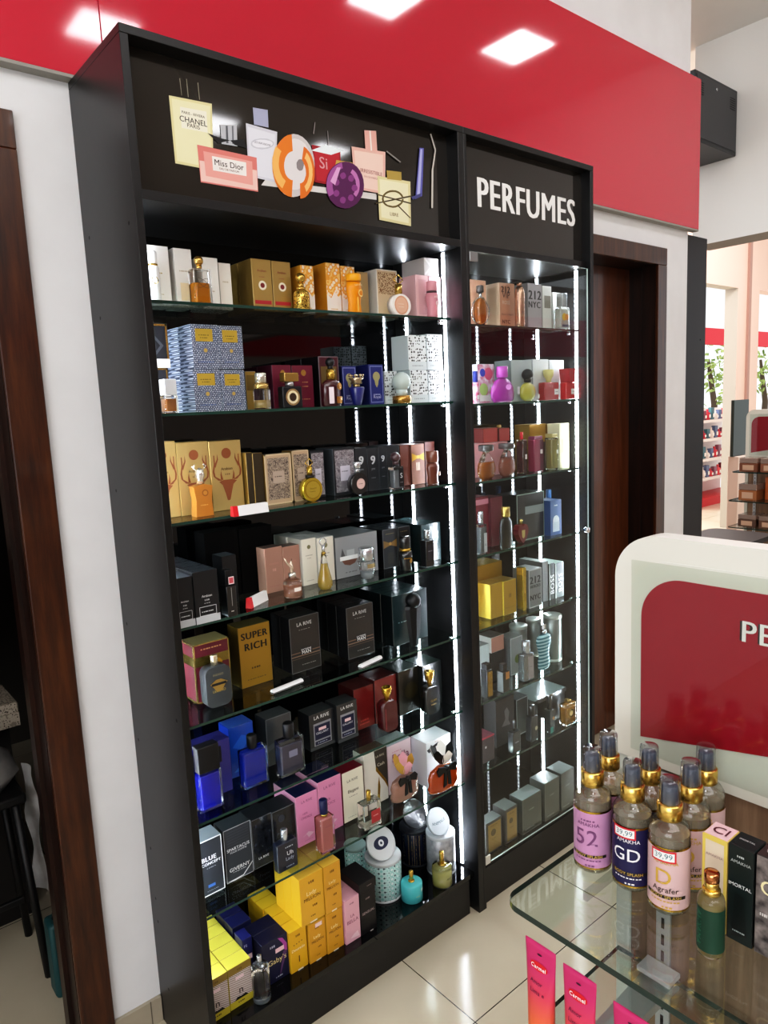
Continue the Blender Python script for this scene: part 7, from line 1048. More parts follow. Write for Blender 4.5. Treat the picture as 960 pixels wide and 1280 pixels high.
HEADER = [
 ('bottle_or_reflection_print', [([(0.348, 2.263), (0.699, 2.282), (0.698, 2.266), (0.336, 2.249)], 'd8d6d4')], []),  # no bottle: a shelf's pale reflection painted across the header
 ('bottle_or_reflection_print', [([(0.145, 2.443), (0.147, 2.408), (0.148, 2.409), (0.147, 2.444)], '8c8878'), ([(0.161, 2.446), (0.162, 2.408), (0.164, 2.409), (0.163, 2.446)], '8c8878'), ([(0.188, 2.444), (0.189, 2.409), (0.191, 2.409), (0.19, 2.445)], '8c8878'), ([(0.117, 2.402), (0.22, 2.407), (0.212, 2.262), (0.119, 2.262)], 'ddd6a4'), ([(0.123, 2.397), (0.215, 2.401), (0.207, 2.267), (0.124, 2.268)], 'e9e4bd'), ([(0.141, 2.384), (0.205, 2.387), (0.204, 2.342), (0.141, 2.34)], 'efebd8')], [('PARIS - RIVIERA', 0.172, 2.374, 0.055, '4a4638'), ('CHANEL', 0.171, 2.36, 0.066, '14140f'), ('PARIS', 0.17, 2.349, 0.03, '4a4638')]),
 ('bottle_or_reflection_print', [([(0.305, 2.383), (0.391, 2.38), (0.378, 2.262), (0.303, 2.264)], 'cfd0da'), ([(0.31, 2.376), (0.384, 2.373), (0.374, 2.267), (0.308, 2.27)], 'dedfe8'), ([(0.327, 2.422), (0.368, 2.425), (0.367, 2.385), (0.327, 2.384)], 'a9adc6'), ([(0.38, 2.351), (0.379, 2.348), (0.376, 2.345), (0.372, 2.342), (0.367, 2.339), (0.36, 2.336), (0.353, 2.334), (0.346, 2.332), (0.339, 2.331), (0.332, 2.331), (0.326, 2.331), (0.321, 2.332), (0.317, 2.334), (0.315, 2.336), (0.315, 2.339), (0.316, 2.342), (0.318, 2.345), (0.322, 2.348), (0.327, 2.351), (0.334, 2.353), (0.341, 2.356), (0.348, 2.357), (0.355, 2.358), (0.362, 2.359), (0.368, 2.358), (0.373, 2.357), (0.377, 2.356), (0.38, 2.354)], 'c6c8d2'), ([(0.376, 2.35), (0.375, 2.348), (0.373, 2.346), (0.369, 2.343), (0.364, 2.341), (0.359, 2.339), (0.353, 2.337), (0.346, 2.336), (0.34, 2.335), (0.334, 2.334), (0.329, 2.334), (0.324, 2.335), (0.321, 2.336), (0.319, 2.338), (0.319, 2.34), (0.319, 2.342), (0.322, 2.344), (0.325, 2.346), (0.33, 2.349), (0.335, 2.351), (0.341, 2.353), (0.348, 2.354), (0.354, 2.355), (0.36, 2.355), (0.366, 2.355), (0.37, 2.355), (0.373, 2.354), (0.375, 2.352)], 'e6e6ee')], [('LES INFUSIONS', 0.347, 2.345, 0.045, '7a7c88')]),
 ('bottle_or_reflection_print', [([(0.175, 2.311), (0.328, 2.31), (0.326, 2.232), (0.177, 2.231)], 'd98078'), ([(0.178, 2.278), (0.326, 2.281), (0.325, 2.235), (0.178, 2.234)], 'f0c8c0'), ([(0.189, 2.3), (0.315, 2.299), (0.313, 2.245), (0.191, 2.247)], 'e8a59c'), ([(0.21, 2.293), (0.298, 2.294), (0.297, 2.263), (0.21, 2.262)], 'efeae6'), ([(0.237, 2.366), (0.28, 2.373), (0.278, 2.326), (0.237, 2.324)], 'b9bcc2'), ([(0.251, 2.366), (0.249, 2.328), (0.255, 2.329), (0.256, 2.367)], '5c5f66'), ([(0.267, 2.369), (0.265, 2.329), (0.269, 2.33), (0.271, 2.37)], '6c6f76'), ([(0.203, 2.341), (0.238, 2.336), (0.26, 2.336), (0.229, 2.324)], '17171a'), ([(0.26, 2.336), (0.297, 2.345), (0.303, 2.326), (0.271, 2.328)], '17171a')], [('Miss Dior', 0.253, 2.281, 0.075, '3a2c2c'), ('EAU DE PARFUM', 0.252, 2.269, 0.05, '8a6a66')]),
 ('bottle_or_reflection_print', [([(0.491, 2.369), (0.581, 2.372), (0.577, 2.281), (0.494, 2.28)], '9c1624'), ([(0.497, 2.363), (0.576, 2.365), (0.572, 2.286), (0.5, 2.286)], 'b92533'), ([(0.504, 2.425), (0.497, 2.396), (0.5, 2.396), (0.506, 2.425)], '8c8484'), ([(0.542, 2.412), (0.543, 2.378), (0.545, 2.379), (0.544, 2.412)], '8c8484'), ([(0.488, 2.355), (0.535, 2.377), (0.595, 2.374), (0.55, 2.355)], 'e8f2f6')], [('Si', 0.524, 2.331, 0.024, 'd8a0a4')]),  # red bottle; its last pale shape paints a ceiling panel's reflection
 ('bottle_or_reflection_print', [([(0.496, 2.32), (0.494, 2.303), (0.488, 2.286), (0.479, 2.27), (0.467, 2.256), (0.454, 2.245), (0.44, 2.238), (0.426, 2.234), (0.412, 2.234), (0.399, 2.237), (0.388, 2.245), (0.38, 2.255), (0.373, 2.268), (0.37, 2.283), (0.37, 2.299), (0.373, 2.315), (0.378, 2.332), (0.387, 2.347), (0.397, 2.36), (0.41, 2.371), (0.423, 2.379), (0.437, 2.384), (0.451, 2.385), (0.464, 2.382), (0.476, 2.375), (0.486, 2.365), (0.492, 2.352), (0.496, 2.337)], 'c9c5c6'), ([(0.486, 2.322), (0.484, 2.308), (0.479, 2.294), (0.472, 2.281), (0.463, 2.27), (0.453, 2.261), (0.442, 2.255), (0.431, 2.252), (0.42, 2.252), (0.409, 2.255), (0.401, 2.261), (0.394, 2.269), (0.389, 2.279), (0.386, 2.292), (0.386, 2.305), (0.388, 2.318), (0.393, 2.332), (0.399, 2.344), (0.408, 2.355), (0.418, 2.364), (0.429, 2.37), (0.44, 2.374), (0.451, 2.374), (0.461, 2.372), (0.471, 2.367), (0.478, 2.358), (0.483, 2.348), (0.486, 2.335)], 'dedadb'), ([(0.421, 2.233), (0.409, 2.234), (0.399, 2.238), (0.39, 2.243), (0.382, 2.251), (0.376, 2.261), (0.372, 2.273), (0.37, 2.285), (0.37, 2.299), (0.372, 2.312), (0.376, 2.326), (0.382, 2.339), (0.39, 2.351), (0.399, 2.362), (0.409, 2.371), (0.42, 2.378), (0.432, 2.382), (0.432, 2.343), (0.427, 2.341), (0.422, 2.338), (0.417, 2.334), (0.413, 2.329), (0.409, 2.323), (0.407, 2.317), (0.405, 2.311), (0.404, 2.304), (0.404, 2.298), (0.405, 2.292), (0.406, 2.287), (0.409, 2.282), (0.413, 2.278), (0.417, 2.276), (0.422, 2.274), (0.427, 2.274)], 'e07c22'), ([(0.395, 2.25), (0.39, 2.253), (0.386, 2.257), (0.382, 2.261), (0.379, 2.266), (0.376, 2.271), (0.373, 2.277), (0.372, 2.284), (0.371, 2.29), (0.37, 2.297), (0.37, 2.304), (0.371, 2.311), (0.372, 2.318), (0.375, 2.325), (0.377, 2.332), (0.38, 2.339), (0.384, 2.346), (0.399, 2.337), (0.396, 2.332), (0.394, 2.327), (0.392, 2.322), (0.391, 2.317), (0.39, 2.312), (0.389, 2.307), (0.389, 2.302), (0.389, 2.298), (0.39, 2.293), (0.391, 2.289), (0.393, 2.284), (0.395, 2.281), (0.397, 2.277), (0.4, 2.274), (0.403, 2.272), (0.406, 2.269)], 'f3b768'), ([(0.466, 2.36), (0.474, 2.357), (0.48, 2.352), (0.486, 2.346), (0.49, 2.338), (0.493, 2.329), (0.495, 2.318), (0.495, 2.307), (0.494, 2.295), (0.492, 2.284), (0.488, 2.273), (0.483, 2.262), (0.476, 2.253), (0.469, 2.245), (0.462, 2.239), (0.454, 2.235), (0.446, 2.233), (0.448, 2.27), (0.452, 2.271), (0.455, 2.273), (0.458, 2.275), (0.461, 2.279), (0.463, 2.282), (0.465, 2.287), (0.467, 2.291), (0.468, 2.296), (0.468, 2.301), (0.468, 2.305), (0.467, 2.31), (0.466, 2.314), (0.464, 2.317), (0.462, 2.32), (0.46, 2.322), (0.457, 2.323)], 'dd7420'), ([(0.473, 2.347), (0.477, 2.344), (0.48, 2.34), (0.483, 2.335), (0.485, 2.329), (0.487, 2.323), (0.488, 2.317), (0.489, 2.31), (0.488, 2.303), (0.488, 2.296), (0.486, 2.288), (0.484, 2.281), (0.481, 2.274), (0.478, 2.268), (0.474, 2.262), (0.47, 2.257), (0.466, 2.252), (0.461, 2.265), (0.464, 2.268), (0.467, 2.272), (0.47, 2.276), (0.472, 2.281), (0.474, 2.286), (0.476, 2.291), (0.477, 2.296), (0.477, 2.301), (0.477, 2.306), (0.477, 2.311), (0.476, 2.315), (0.475, 2.32), (0.473, 2.324), (0.471, 2.327), (0.469, 2.33), (0.466, 2.332)], 'f5c07a'), ([(0.463, 2.316), (0.462, 2.313), (0.461, 2.31), (0.46, 2.307), (0.458, 2.304), (0.456, 2.302), (0.453, 2.301), (0.451, 2.3), (0.448, 2.3), (0.446, 2.301), (0.444, 2.302), (0.442, 2.304), (0.441, 2.306), (0.441, 2.309), (0.441, 2.312), (0.441, 2.315), (0.442, 2.319), (0.444, 2.321), (0.446, 2.324), (0.448, 2.326), (0.45, 2.327), (0.453, 2.328), (0.455, 2.328), (0.457, 2.328), (0.459, 2.326), (0.461, 2.324), (0.462, 2.322), (0.463, 2.319)], '8c8486')], []),
 ('bottle_or_reflection_print', [([(0.618, 2.388), (0.735, 2.395), (0.728, 2.284), (0.623, 2.283)], 'e4b8ac'), ([(0.626, 2.38), (0.726, 2.386), (0.72, 2.29), (0.63, 2.29)], 'efcfc4'), ([(0.664, 2.437), (0.705, 2.443), (0.706, 2.39), (0.665, 2.387)], 'e6b3a8'), ([(0.681, 2.439), (0.683, 2.389), (0.688, 2.39), (0.686, 2.44)], 'f4e6e0')], [('IRRESISTIBLE', 0.682, 2.334, 0.075, 'a06a62'), ('EAU DE PARFUM', 0.681, 2.32, 0.05, 'b88a80')]),
 ('bottle_or_reflection_print', [([(0.565, 2.345), (0.618, 2.348), (0.622, 2.329), (0.559, 2.322)], 'c2a24c'), ([(0.654, 2.297), (0.652, 2.283), (0.646, 2.27), (0.637, 2.257), (0.627, 2.246), (0.614, 2.238), (0.6, 2.231), (0.586, 2.228), (0.572, 2.228), (0.559, 2.23), (0.548, 2.236), (0.538, 2.244), (0.532, 2.254), (0.528, 2.265), (0.528, 2.278), (0.53, 2.291), (0.535, 2.304), (0.543, 2.316), (0.554, 2.327), (0.566, 2.336), (0.579, 2.342), (0.594, 2.346), (0.608, 2.347), (0.621, 2.345), (0.633, 2.34), (0.642, 2.332), (0.649, 2.322), (0.653, 2.31)], '5a1a55'), ([(0.536, 2.251), (0.533, 2.257), (0.531, 2.263), (0.53, 2.269), (0.53, 2.276), (0.53, 2.283), (0.532, 2.289), (0.534, 2.296), (0.537, 2.303), (0.541, 2.309), (0.545, 2.315), (0.55, 2.321), (0.556, 2.326), (0.562, 2.331), (0.569, 2.335), (0.576, 2.339), (0.583, 2.342), (0.585, 2.328), (0.58, 2.326), (0.576, 2.323), (0.571, 2.32), (0.567, 2.317), (0.563, 2.313), (0.56, 2.309), (0.556, 2.304), (0.554, 2.299), (0.552, 2.294), (0.55, 2.289), (0.549, 2.284), (0.549, 2.279), (0.549, 2.274), (0.55, 2.27), (0.551, 2.265), (0.553, 2.261)], 'a2569a'), ([(0.617, 2.331), (0.621, 2.329), (0.625, 2.327), (0.629, 2.324), (0.632, 2.32), (0.634, 2.316), (0.636, 2.312), (0.638, 2.308), (0.639, 2.303), (0.639, 2.298), (0.639, 2.293), (0.638, 2.288), (0.637, 2.282), (0.635, 2.277), (0.632, 2.272), (0.629, 2.268), (0.625, 2.263), (0.616, 2.269), (0.619, 2.272), (0.621, 2.276), (0.623, 2.28), (0.625, 2.284), (0.626, 2.287), (0.626, 2.291), (0.627, 2.295), (0.626, 2.299), (0.626, 2.303), (0.625, 2.306), (0.623, 2.309), (0.621, 2.312), (0.619, 2.315), (0.616, 2.317), (0.613, 2.319), (0.61, 2.321)], 'c07ab6'), ([(0.631, 2.286), (0.631, 2.284), (0.63, 2.282), (0.629, 2.281), (0.627, 2.279), (0.625, 2.278), (0.623, 2.277), (0.621, 2.276), (0.618, 2.276), (0.616, 2.276), (0.615, 2.277), (0.613, 2.278), (0.612, 2.28), (0.611, 2.281), (0.611, 2.283), (0.612, 2.285), (0.612, 2.287), (0.614, 2.289), (0.615, 2.29), (0.617, 2.292), (0.619, 2.293), (0.622, 2.293), (0.624, 2.293), (0.626, 2.293), (0.628, 2.292), (0.629, 2.291), (0.63, 2.29), (0.631, 2.288)], '8a3f84'), ([(0.617, 2.259), (0.617, 2.258), (0.616, 2.256), (0.615, 2.254), (0.613, 2.252), (0.611, 2.251), (0.609, 2.25), (0.607, 2.25), (0.605, 2.25), (0.603, 2.25), (0.601, 2.251), (0.599, 2.252), (0.598, 2.253), (0.598, 2.255), (0.597, 2.257), (0.598, 2.259), (0.599, 2.26), (0.6, 2.262), (0.602, 2.264), (0.604, 2.265), (0.606, 2.266), (0.608, 2.266), (0.61, 2.267), (0.612, 2.266), (0.614, 2.266), (0.615, 2.264), (0.616, 2.263), (0.617, 2.261)], '8a3f84'), ([(0.59, 2.25), (0.589, 2.248), (0.588, 2.246), (0.587, 2.244), (0.586, 2.243), (0.584, 2.241), (0.582, 2.24), (0.579, 2.24), (0.577, 2.24), (0.575, 2.24), (0.573, 2.241), (0.572, 2.242), (0.571, 2.243), (0.57, 2.245), (0.57, 2.247), (0.571, 2.249), (0.571, 2.251), (0.573, 2.252), (0.574, 2.254), (0.576, 2.255), (0.578, 2.256), (0.581, 2.257), (0.583, 2.257), (0.585, 2.256), (0.586, 2.256), (0.588, 2.255), (0.589, 2.253), (0.59, 2.251)], '8a3f84'), ([(0.57, 2.264), (0.569, 2.262), (0.568, 2.26), (0.567, 2.258), (0.565, 2.257), (0.564, 2.256), (0.562, 2.255), (0.559, 2.254), (0.557, 2.254), (0.555, 2.254), (0.554, 2.255), (0.552, 2.256), (0.551, 2.258), (0.551, 2.259), (0.55, 2.261), (0.551, 2.263), (0.552, 2.265), (0.553, 2.266), (0.554, 2.268), (0.556, 2.269), (0.558, 2.27), (0.56, 2.271), (0.563, 2.271), (0.565, 2.27), (0.566, 2.27), (0.568, 2.269), (0.569, 2.267), (0.569, 2.266)], '8a3f84'), ([(0.572, 2.291), (0.571, 2.289), (0.57, 2.287), (0.569, 2.285), (0.568, 2.284), (0.566, 2.283), (0.564, 2.282), (0.561, 2.281), (0.559, 2.281), (0.557, 2.281), (0.556, 2.282), (0.554, 2.283), (0.553, 2.285), (0.553, 2.286), (0.552, 2.288), (0.553, 2.29), (0.554, 2.292), (0.555, 2.293), (0.556, 2.295), (0.558, 2.296), (0.56, 2.297), (0.563, 2.298), (0.565, 2.298), (0.567, 2.298), (0.568, 2.297), (0.57, 2.296), (0.571, 2.294), (0.571, 2.293)], '8a3f84'), ([(0.594, 2.311), (0.594, 2.309), (0.593, 2.307), (0.592, 2.306), (0.59, 2.304), (0.588, 2.303), (0.586, 2.302), (0.584, 2.301), (0.582, 2.301), (0.58, 2.301), (0.578, 2.302), (0.577, 2.303), (0.576, 2.305), (0.575, 2.306), (0.575, 2.308), (0.575, 2.31), (0.576, 2.312), (0.577, 2.313), (0.579, 2.315), (0.581, 2.316), (0.583, 2.317), (0.585, 2.318), (0.587, 2.318), (0.589, 2.318), (0.591, 2.317), (0.592, 2.316), (0.594, 2.314), (0.594, 2.313)], '8a3f84'), ([(0.621, 2.309), (0.62, 2.307), (0.62, 2.305), (0.618, 2.303), (0.617, 2.302), (0.615, 2.3), (0.613, 2.299), (0.61, 2.299), (0.608, 2.299), (0.606, 2.299), (0.604, 2.3), (0.603, 2.301), (0.602, 2.302), (0.601, 2.304), (0.601, 2.306), (0.602, 2.308), (0.602, 2.31), (0.604, 2.311), (0.605, 2.313), (0.607, 2.314), (0.609, 2.315), (0.612, 2.316), (0.614, 2.316), (0.616, 2.315), (0.618, 2.315), (0.619, 2.314), (0.62, 2.312), (0.621, 2.311)], '8a3f84'), ([(0.566, 2.327), (0.578, 2.329), (0.557, 2.282), (0.542, 2.289)], 'd9a6d0')], []),
 ('bottle_or_reflection_print', [([(0.702, 2.328), (0.823, 2.332), (0.819, 2.211), (0.702, 2.214)], 'ded6a6'), ([(0.709, 2.321), (0.814, 2.324), (0.811, 2.218), (0.71, 2.222)], 'ece7c6'), ([(0.736, 2.348), (0.79, 2.352), (0.79, 2.329), (0.737, 2.325)], 'b39a4c'), ([(0.693, 2.278), (0.822, 2.271), (0.823, 2.275), (0.695, 2.281)], '4a3f22'), ([(0.693, 2.254), (0.824, 2.291), (0.823, 2.295), (0.692, 2.257)], '4a3f22'), ([(0.795, 2.281), (0.793, 2.275), (0.789, 2.269), (0.782, 2.263), (0.773, 2.258), (0.763, 2.254), (0.753, 2.252), (0.742, 2.252), (0.733, 2.253), (0.725, 2.255), (0.719, 2.259), (0.715, 2.264), (0.714, 2.27), (0.716, 2.276), (0.72, 2.282), (0.727, 2.288), (0.735, 2.293), (0.745, 2.297), (0.755, 2.299), (0.766, 2.3), (0.776, 2.299), (0.784, 2.296), (0.79, 2.292), (0.794, 2.287), (0.787, 2.285), (0.784, 2.289), (0.779, 2.292), (0.772, 2.294), (0.764, 2.295), (0.755, 2.294), (0.746, 2.292), (0.738, 2.289), (0.731, 2.285), (0.726, 2.281), (0.722, 2.276), (0.721, 2.271), (0.722, 2.266), (0.725, 2.262), (0.73, 2.259), (0.736, 2.257), (0.744, 2.257), (0.753, 2.257), (0.762, 2.259), (0.77, 2.262), (0.777, 2.266), (0.783, 2.27), (0.787, 2.275), (0.788, 2.28)], '6a5a2a'), ([(0.769, 2.26), (0.816, 2.232), (0.819, 2.234), (0.772, 2.263)], '4a3f22')], [('LIBRE', 0.757, 2.235, 0.03, '8a7a4a')]),
 ('bottle_or_reflection_print', [([(0.863, 2.429), (0.88, 2.431), (0.866, 2.299), (0.839, 2.287)], '6264b4'), ([(0.866, 2.426), (0.874, 2.427), (0.858, 2.302), (0.846, 2.297)], 'b9bce6'), ([(0.906, 2.474), (0.923, 2.433), (0.928, 2.435), (0.911, 2.476)], 'd2cfc8'), ([(0.923, 2.434), (0.908, 2.376), (0.914, 2.376), (0.928, 2.434)], 'd2cfc8'), ([(0.908, 2.381), (0.901, 2.271), (0.908, 2.272), (0.915, 2.382)], 'd2cfc8'), ([(0.737, 2.396), (0.787, 2.376), (0.79, 2.379), (0.74, 2.399)], '8a8884'), ([(0.824, 2.291), (0.864, 2.307), (0.861, 2.297), (0.829, 2.284)], '4a4c84')], []),
]


# ------------------------------------------------------------------ gondola
def splash_bottle(x, y, label, lab, txt, big, rot, z=1.1125, sticker=None, scale=1.0):
    r = empty('body_splash_bottle', (x, y, z), rot); tag(r, label, 'body splash bottle', 'body splash bottles on the glass shelf')
    R = .0232; PLA = fast_glass('efeeea', .9, .06)
    b = MB(); b.lathe([(0, .001), (.019, 0), (R, .004), (R, .094), (R * .97, .101), (R * .8, .108), (.0115, .1115), (.0115, .116), (0, .116)], PLA, seg=40); b.build('bottle_body', r)
    b = MB(); b.lathe([(0, .003), (R - .0018, .0035), (R - .0012, .0055), (R - .0012, .0955)], fast_glass('ece8da', .5, .05, 4.0, .22), seg=36); b.lathe([(R - .0012, .0955), (0, .0957)], fast_glass('ece8da', .8, .12, 4.0, .3), seg=36); b.build('liquid', r)
    fm = cylmap(R + .0003, 0)
    lm = mk(lab)
    b = MB(); n = 34; a0, a1 = -2.55, 2.55
    b.lathe([(R + .0003, .010), (R + .0003, .083)], lm, seg=n, a0=a0, a1=a1)
    gm = M('c9a648', .2, 1)
    b.lathe([(R + .0005, .083), (R + .0005, .0855)], gm, seg=n, a0=a0, a1=a1); b.lathe([(R + .0005, .008), (R + .0005, .0102)], gm, seg=n, a0=a0, a1=a1)
    prints(b, txt, 2 * R, .1, fm)
    b.build('label', r, recalc=False)
    if sticker:
        b = MB(); prints(b, [('r', .5 + sticker[0] - .3, sticker[1] - .07, .5 + sticker[0] + .3, sticker[1] + .07, 'cf2f3a'), ('r', .5 + sticker[0] - .26, sticker[1] - .05, .5 + sticker[0] + .26, sticker[1] + .05, 'eef0ee'), ('t', sticker[2], .5 + sticker[0], sticker[1], .42, '5d7d86')], 2 * R, .1, cylmap(R + .0012, 0)); b.build('price_sticker', r, recalc=False)
    b = MB(); b.cyl(.0142, .1115, .131, GOLD, seg=30, bev=.001); b.build('collar', r)
    b = MB(); DK = M('565d68', .3)
    b.cyl(.0098, .1305, .152, DK, seg=24, r2=.0088, bev=.0008); b.cyl(.0012, 0, .0008, M('15171a', .4), (0, 0, 0), 8)
    b.build('spray_head', r)
    b = MB(); b.lathe([(.0118, .131), (.0112, .158), (.0104, .160), (0, .160)], fast_glass('eceef2', 1.0, .10, 2.5), seg=26); b.build('overcap', r)
    return r
def gondola(x0, yend, ylen, label, zt=1.52, full=True, shelves=(1.1125, .8925), tag_ex=''):
    """spine panel at x0, facing -x; far end at y=yend, runs towards -y"""
    r = empty('gondola', (x0, yend, 0)); tag(r, label, 'gondola', 'white and wood display gondolas')
    WH = M('dcdcd2', .38); WH2 = M('dadbd2', .35)
    y1 = -ylen
    b = MB(); b.box(.004, .020, y1, -.024, .08, 1.205, WOODG); b.build('wood_panel', r)
    b = MB(); b.box(0, .03, -.024, 0, 0, 1.2, M('c6ccc4', .35), .002); b.build('end_post', r)
    b = MB(); b.box(-.28, .03, y1, -.005, 0, .09, M('cfcfc8', .4), .003); b.build('base', r)
    # rounded sign frame
    def rr(ya, za, yb, zb, q, n=14):
        return [(yb, za)] + [(ya, za)] + [(ya + q - q * math.cos(i * PI / 2 / n), zb - q + q * math.sin(i * PI / 2 / n)) for i in range(n + 1)] + [(yb, zb)]
    # y decreases to the right in view: work in s=-y
    def pr(b, pts, xa, xb, m, side=None):
        b.prism([(-p[0], p[1]) for p in pts], xa, xb, m, side, plane='yz')
    b = MB(); pr(b, rr(0, 1.195, ylen, zt, .062), -.003, .032, WH, M('f2f2ec', .3)); f = b.build('sign_frame', r)
    b = MB(); pr(b, rr(.029, 1.212, ylen, zt - .032, .05), -.0042, -.0031, WH2); b.build('inner_border', f)
    b = MB(); pts = rr(.042, 1.233, ylen, zt - .054, .058); pts[0] = (ylen, 1.233 + .2 * (ylen - .04) * .9); pr(b, pts, -.0056, -.0043, M('a3142c', .35)); rs = b.build('red_sign', f)
    if full:
        b = MB()
        fn = lambda a, c: (-.0062, -.2495 - a, 1.4065 + c)
        b.text('PERFUMARIA', M('30302e', .4), lambda a, c: (-.0059, -.292 - a, 1.416 + c), width=.232, bold=.05)
        b.text('PERFUMARIA', M('f0f0ee', .4), lambda a, c: (-.0064, -.292 - a, 1.416 + c), width=.228, bold=.02)
        b.build('lettering', rs, recalc=False)
    b = MB(); b.box(-.0105, -.0085, y1, -.030, 1.213, zt - .034, fast_glass('f6f8f6', .6, .02)); b.build('acrylic_cover', f)
    # slotted uprights
    ups = [-.077] if ylen < .6 else [-.077, -.077 - .62]
    for yu in ups:
        b = MB(); SG = M('b9bcc0', .35, .5)
        b.box(-.002, .0035, yu - .0105, yu + .0105, .09, 1.19, SG, .0006)
        z = .12
        while z < 1.18: b.box(-.0026, -.0018, yu - .0022, yu + .0022, z, z + .016, M('101010', .6)); z += .026
        b.build('slotted_upright', r)
    # glass shelves and brackets
    for k, z in enumerate(shelves):
        xa, xb = (-.28, -.012) if k == 0 else (-.31, -.012)
        b = MB(); q = .022
        ya = -.012 if k else -.021
        ya = -.0215 if k == 0 else -.012
        pts = [(xb, y1), (xb, ya), (xa + q, ya)] + [(xa + q - q * math.sin(i * PI / 16), ya - q + q * math.cos(i * PI / 16)) for i in range(1, 9)] + [(xa, y1)]
        GS = fast_glass('f3f8f6', .8, .08)
        b.prism(pts, z - .0082, z - .0002, GS, M('17302d', .12, 0, .4), plane='xy')
        s = b.build('glass_shelf', r)
        for yu in ups:
            b = MB(); m = M('c3c6ca', .3, .3)
            if k == 1:
                b.prism([(-.002, yu - .026), (-.002, yu + .020), (-.19, yu + .014), (-.24, yu), (-.19, yu - .020)], z - .022, z - .0085, m, plane='xy'); b.box(-.034, -.003, yu - .028, yu + .022, z - .002, z + .006, M('ced1d5', .3, .2), .001)
            else:
                b.box(-.19, -.002, yu - .003, yu + .003, z - .020, z - .0085, fast_glass('eef0f0', .5, .05))
            b.build('shelf_bracket', r)
    return r
def gondola_goods():
    zs = 1.1125
    mau, pk, nv = 'c08fb4', 'd3b4b4', '26224e'
    def std(main, c='8a6a86', mx=.9):
        return [('l', .5, .73, .4, .02, c), ('t', 'AMAKHA', .5, .68, .6, c), ('t', main, .45, .50, mx, c), ('r', .0, .235, 1.0, .275, '2a2420'), ('t', 'BODY SPLASH', .5, .255, .75, 'cfae58'), *([('t', 'Agrafer', .5, .335, .62, '4a3a30')] if main == 'D' else []), ('l', .5, .20, .7, .015, c), ('l', .55, .13, .25, .02, c)]
    A0 = PI + .45
    def mk_(x, y, label, lab, main, c, rot, st=None, mx=.6):
        return splash_bottle(x, y, label, lab, std(main, c, mx), main, rot, sticker=st)
    mk_(.103, -1.033, 'mauve labelled body splash bottle nearest the black cabinet, front row left', mau, '52', '7a4a74', A0 - .1)
    mk_(.153, -1.024, 'body splash bottle behind the front mauve one, clear sprayer highest at left', 'a5788f', '52', '7a4a74', A0)
    mk_(.108, -1.086, 'navy labelled body splash bottle with two large white letters', nv, 'GD', 'f2f2f4', A0 - .12, (-.1 , .78, '39,99'), .7)
    mk_(.158, -1.079, 'dark labelled body splash bottle behind the navy labelled one', '2b2540', 'GD', 'c8c8d0', A0)
    mk_(.102, -1.137, 'pink labelled body splash bottle at front with large gold initial', pk, 'D', 'c9a648', A0 - .12, (-.05, .76, '39,99'), .36)
    mk_(.156, -1.134, 'pink body splash bottle right behind the front pink one', 'cfadad', 'D', 'c9a648', A0, (-.3, .72, '39,99'), .36)
    mk_(.206, -1.128, 'rearmost pink body splash bottle, farthest from shelf edge', 'd0b0b0', 'D', 'c9a648', A0, (-.2, .76, '39,99'), .36)
    # slim cartons standing on the shelf, faces towards -x
    def slim(x, y, w, h, label, front, side, top, pr, tp):
        r = carton(x, y, zs, w, h, .030, label, 'slim perfume cartons on the glass shelf', front, side, top, pr, rot=-PI / 2)
        if tp:
            b = MB(); b.text(tp[0], mk(tp[1]), lambda a, c: (a, .015 + c, h + .0006), width=w * .6); b.build('printed_top', r, recalc=False)
        return r
    slim(.1005, -1.1905, .0272, .112, 'slim cream and pink carton with gold borders behind green bottle', 'd9cbb6', 'd8bc6a', 'e6c6cb', [('r', 0, 0, .12, 1, 'd8c25f'), ('r', .88, 0, 1, 1, 'd8c25f'), ('r', 0, 0, 1, .03, 'd8c25f'), ('r', 0, .95, 1, 1, 'd8c25f'), ('t', 'AMAKHA', .5, .80, .7, 'a88f86')], ('Cl', '5a2c38'))
    slim(.1000, -1.2190, .0272, .113, 'slim dark green carton standing between cream and smoky grey cartons', '12201f', '0c1515', '1b2a2b', [('t', 'AMAKHA', .5, .84, .78, 'b8c0be'), ('l', .5, .90, .3, .02, 'b8c0be'), ('t', 'IMORTAL', .5, .60, .88, 'e8ecea'), ('p', [(.2, .05), (.8, .1), (.65, .5), (.3, .52)], '0b1514'), ('l', .5, .12, .5, .015, '9aa4a2')], ('IMORTAL', 'dfe5e3'))
    slim(.1000, -1.2485, .0285, .114, 'slim grey carton with smoky print right of the dark green one', '#gsmoke', '2c2626', '3a3434', [('t', 'G', .45, .70, .5, 'e9dfb0'), ('l', .5, .42, .6, .03, 'd0ccc8')], ('G', 'd8d4d0'))
    slim(.1010, -1.2800, .0285, .114, 'slim black carton at the near end of the slim carton row', '1c1a1c', '131213', '242124', [('t', 'AMAKHA', .5, .84, .78, 'b8b4b4')], None)
    # small green bottle
    r = empty('pocket_perfume', (.066, -1.204, zs)); tag(r, 'small green pocket perfume bottle with copper cap before the slim cartons', 'perfume bottle')
    R = .0138
    b = MB(); b.lathe([(0, .001), (R - .002, 0), (R, .003), (R, .062), (R * .9, .067), (.007, .0695), (0, .0695)], CLEARB, seg=32); b.build('glass_body', r)
    b = MB(); b.lathe([(R + .0003, .008), (R + .0003, .057)], M('123c2c', .45), seg=32); b.text('AMAKHA', M('2f6a50', .4), lambda a, c: ((R + .0006) * math.cos(PI - .5 + c / R * 1), (R + .0006) * math.sin(PI - .5 + c / R * 1), .033 + a), width=.04); b.build('label', r, recalc=False)
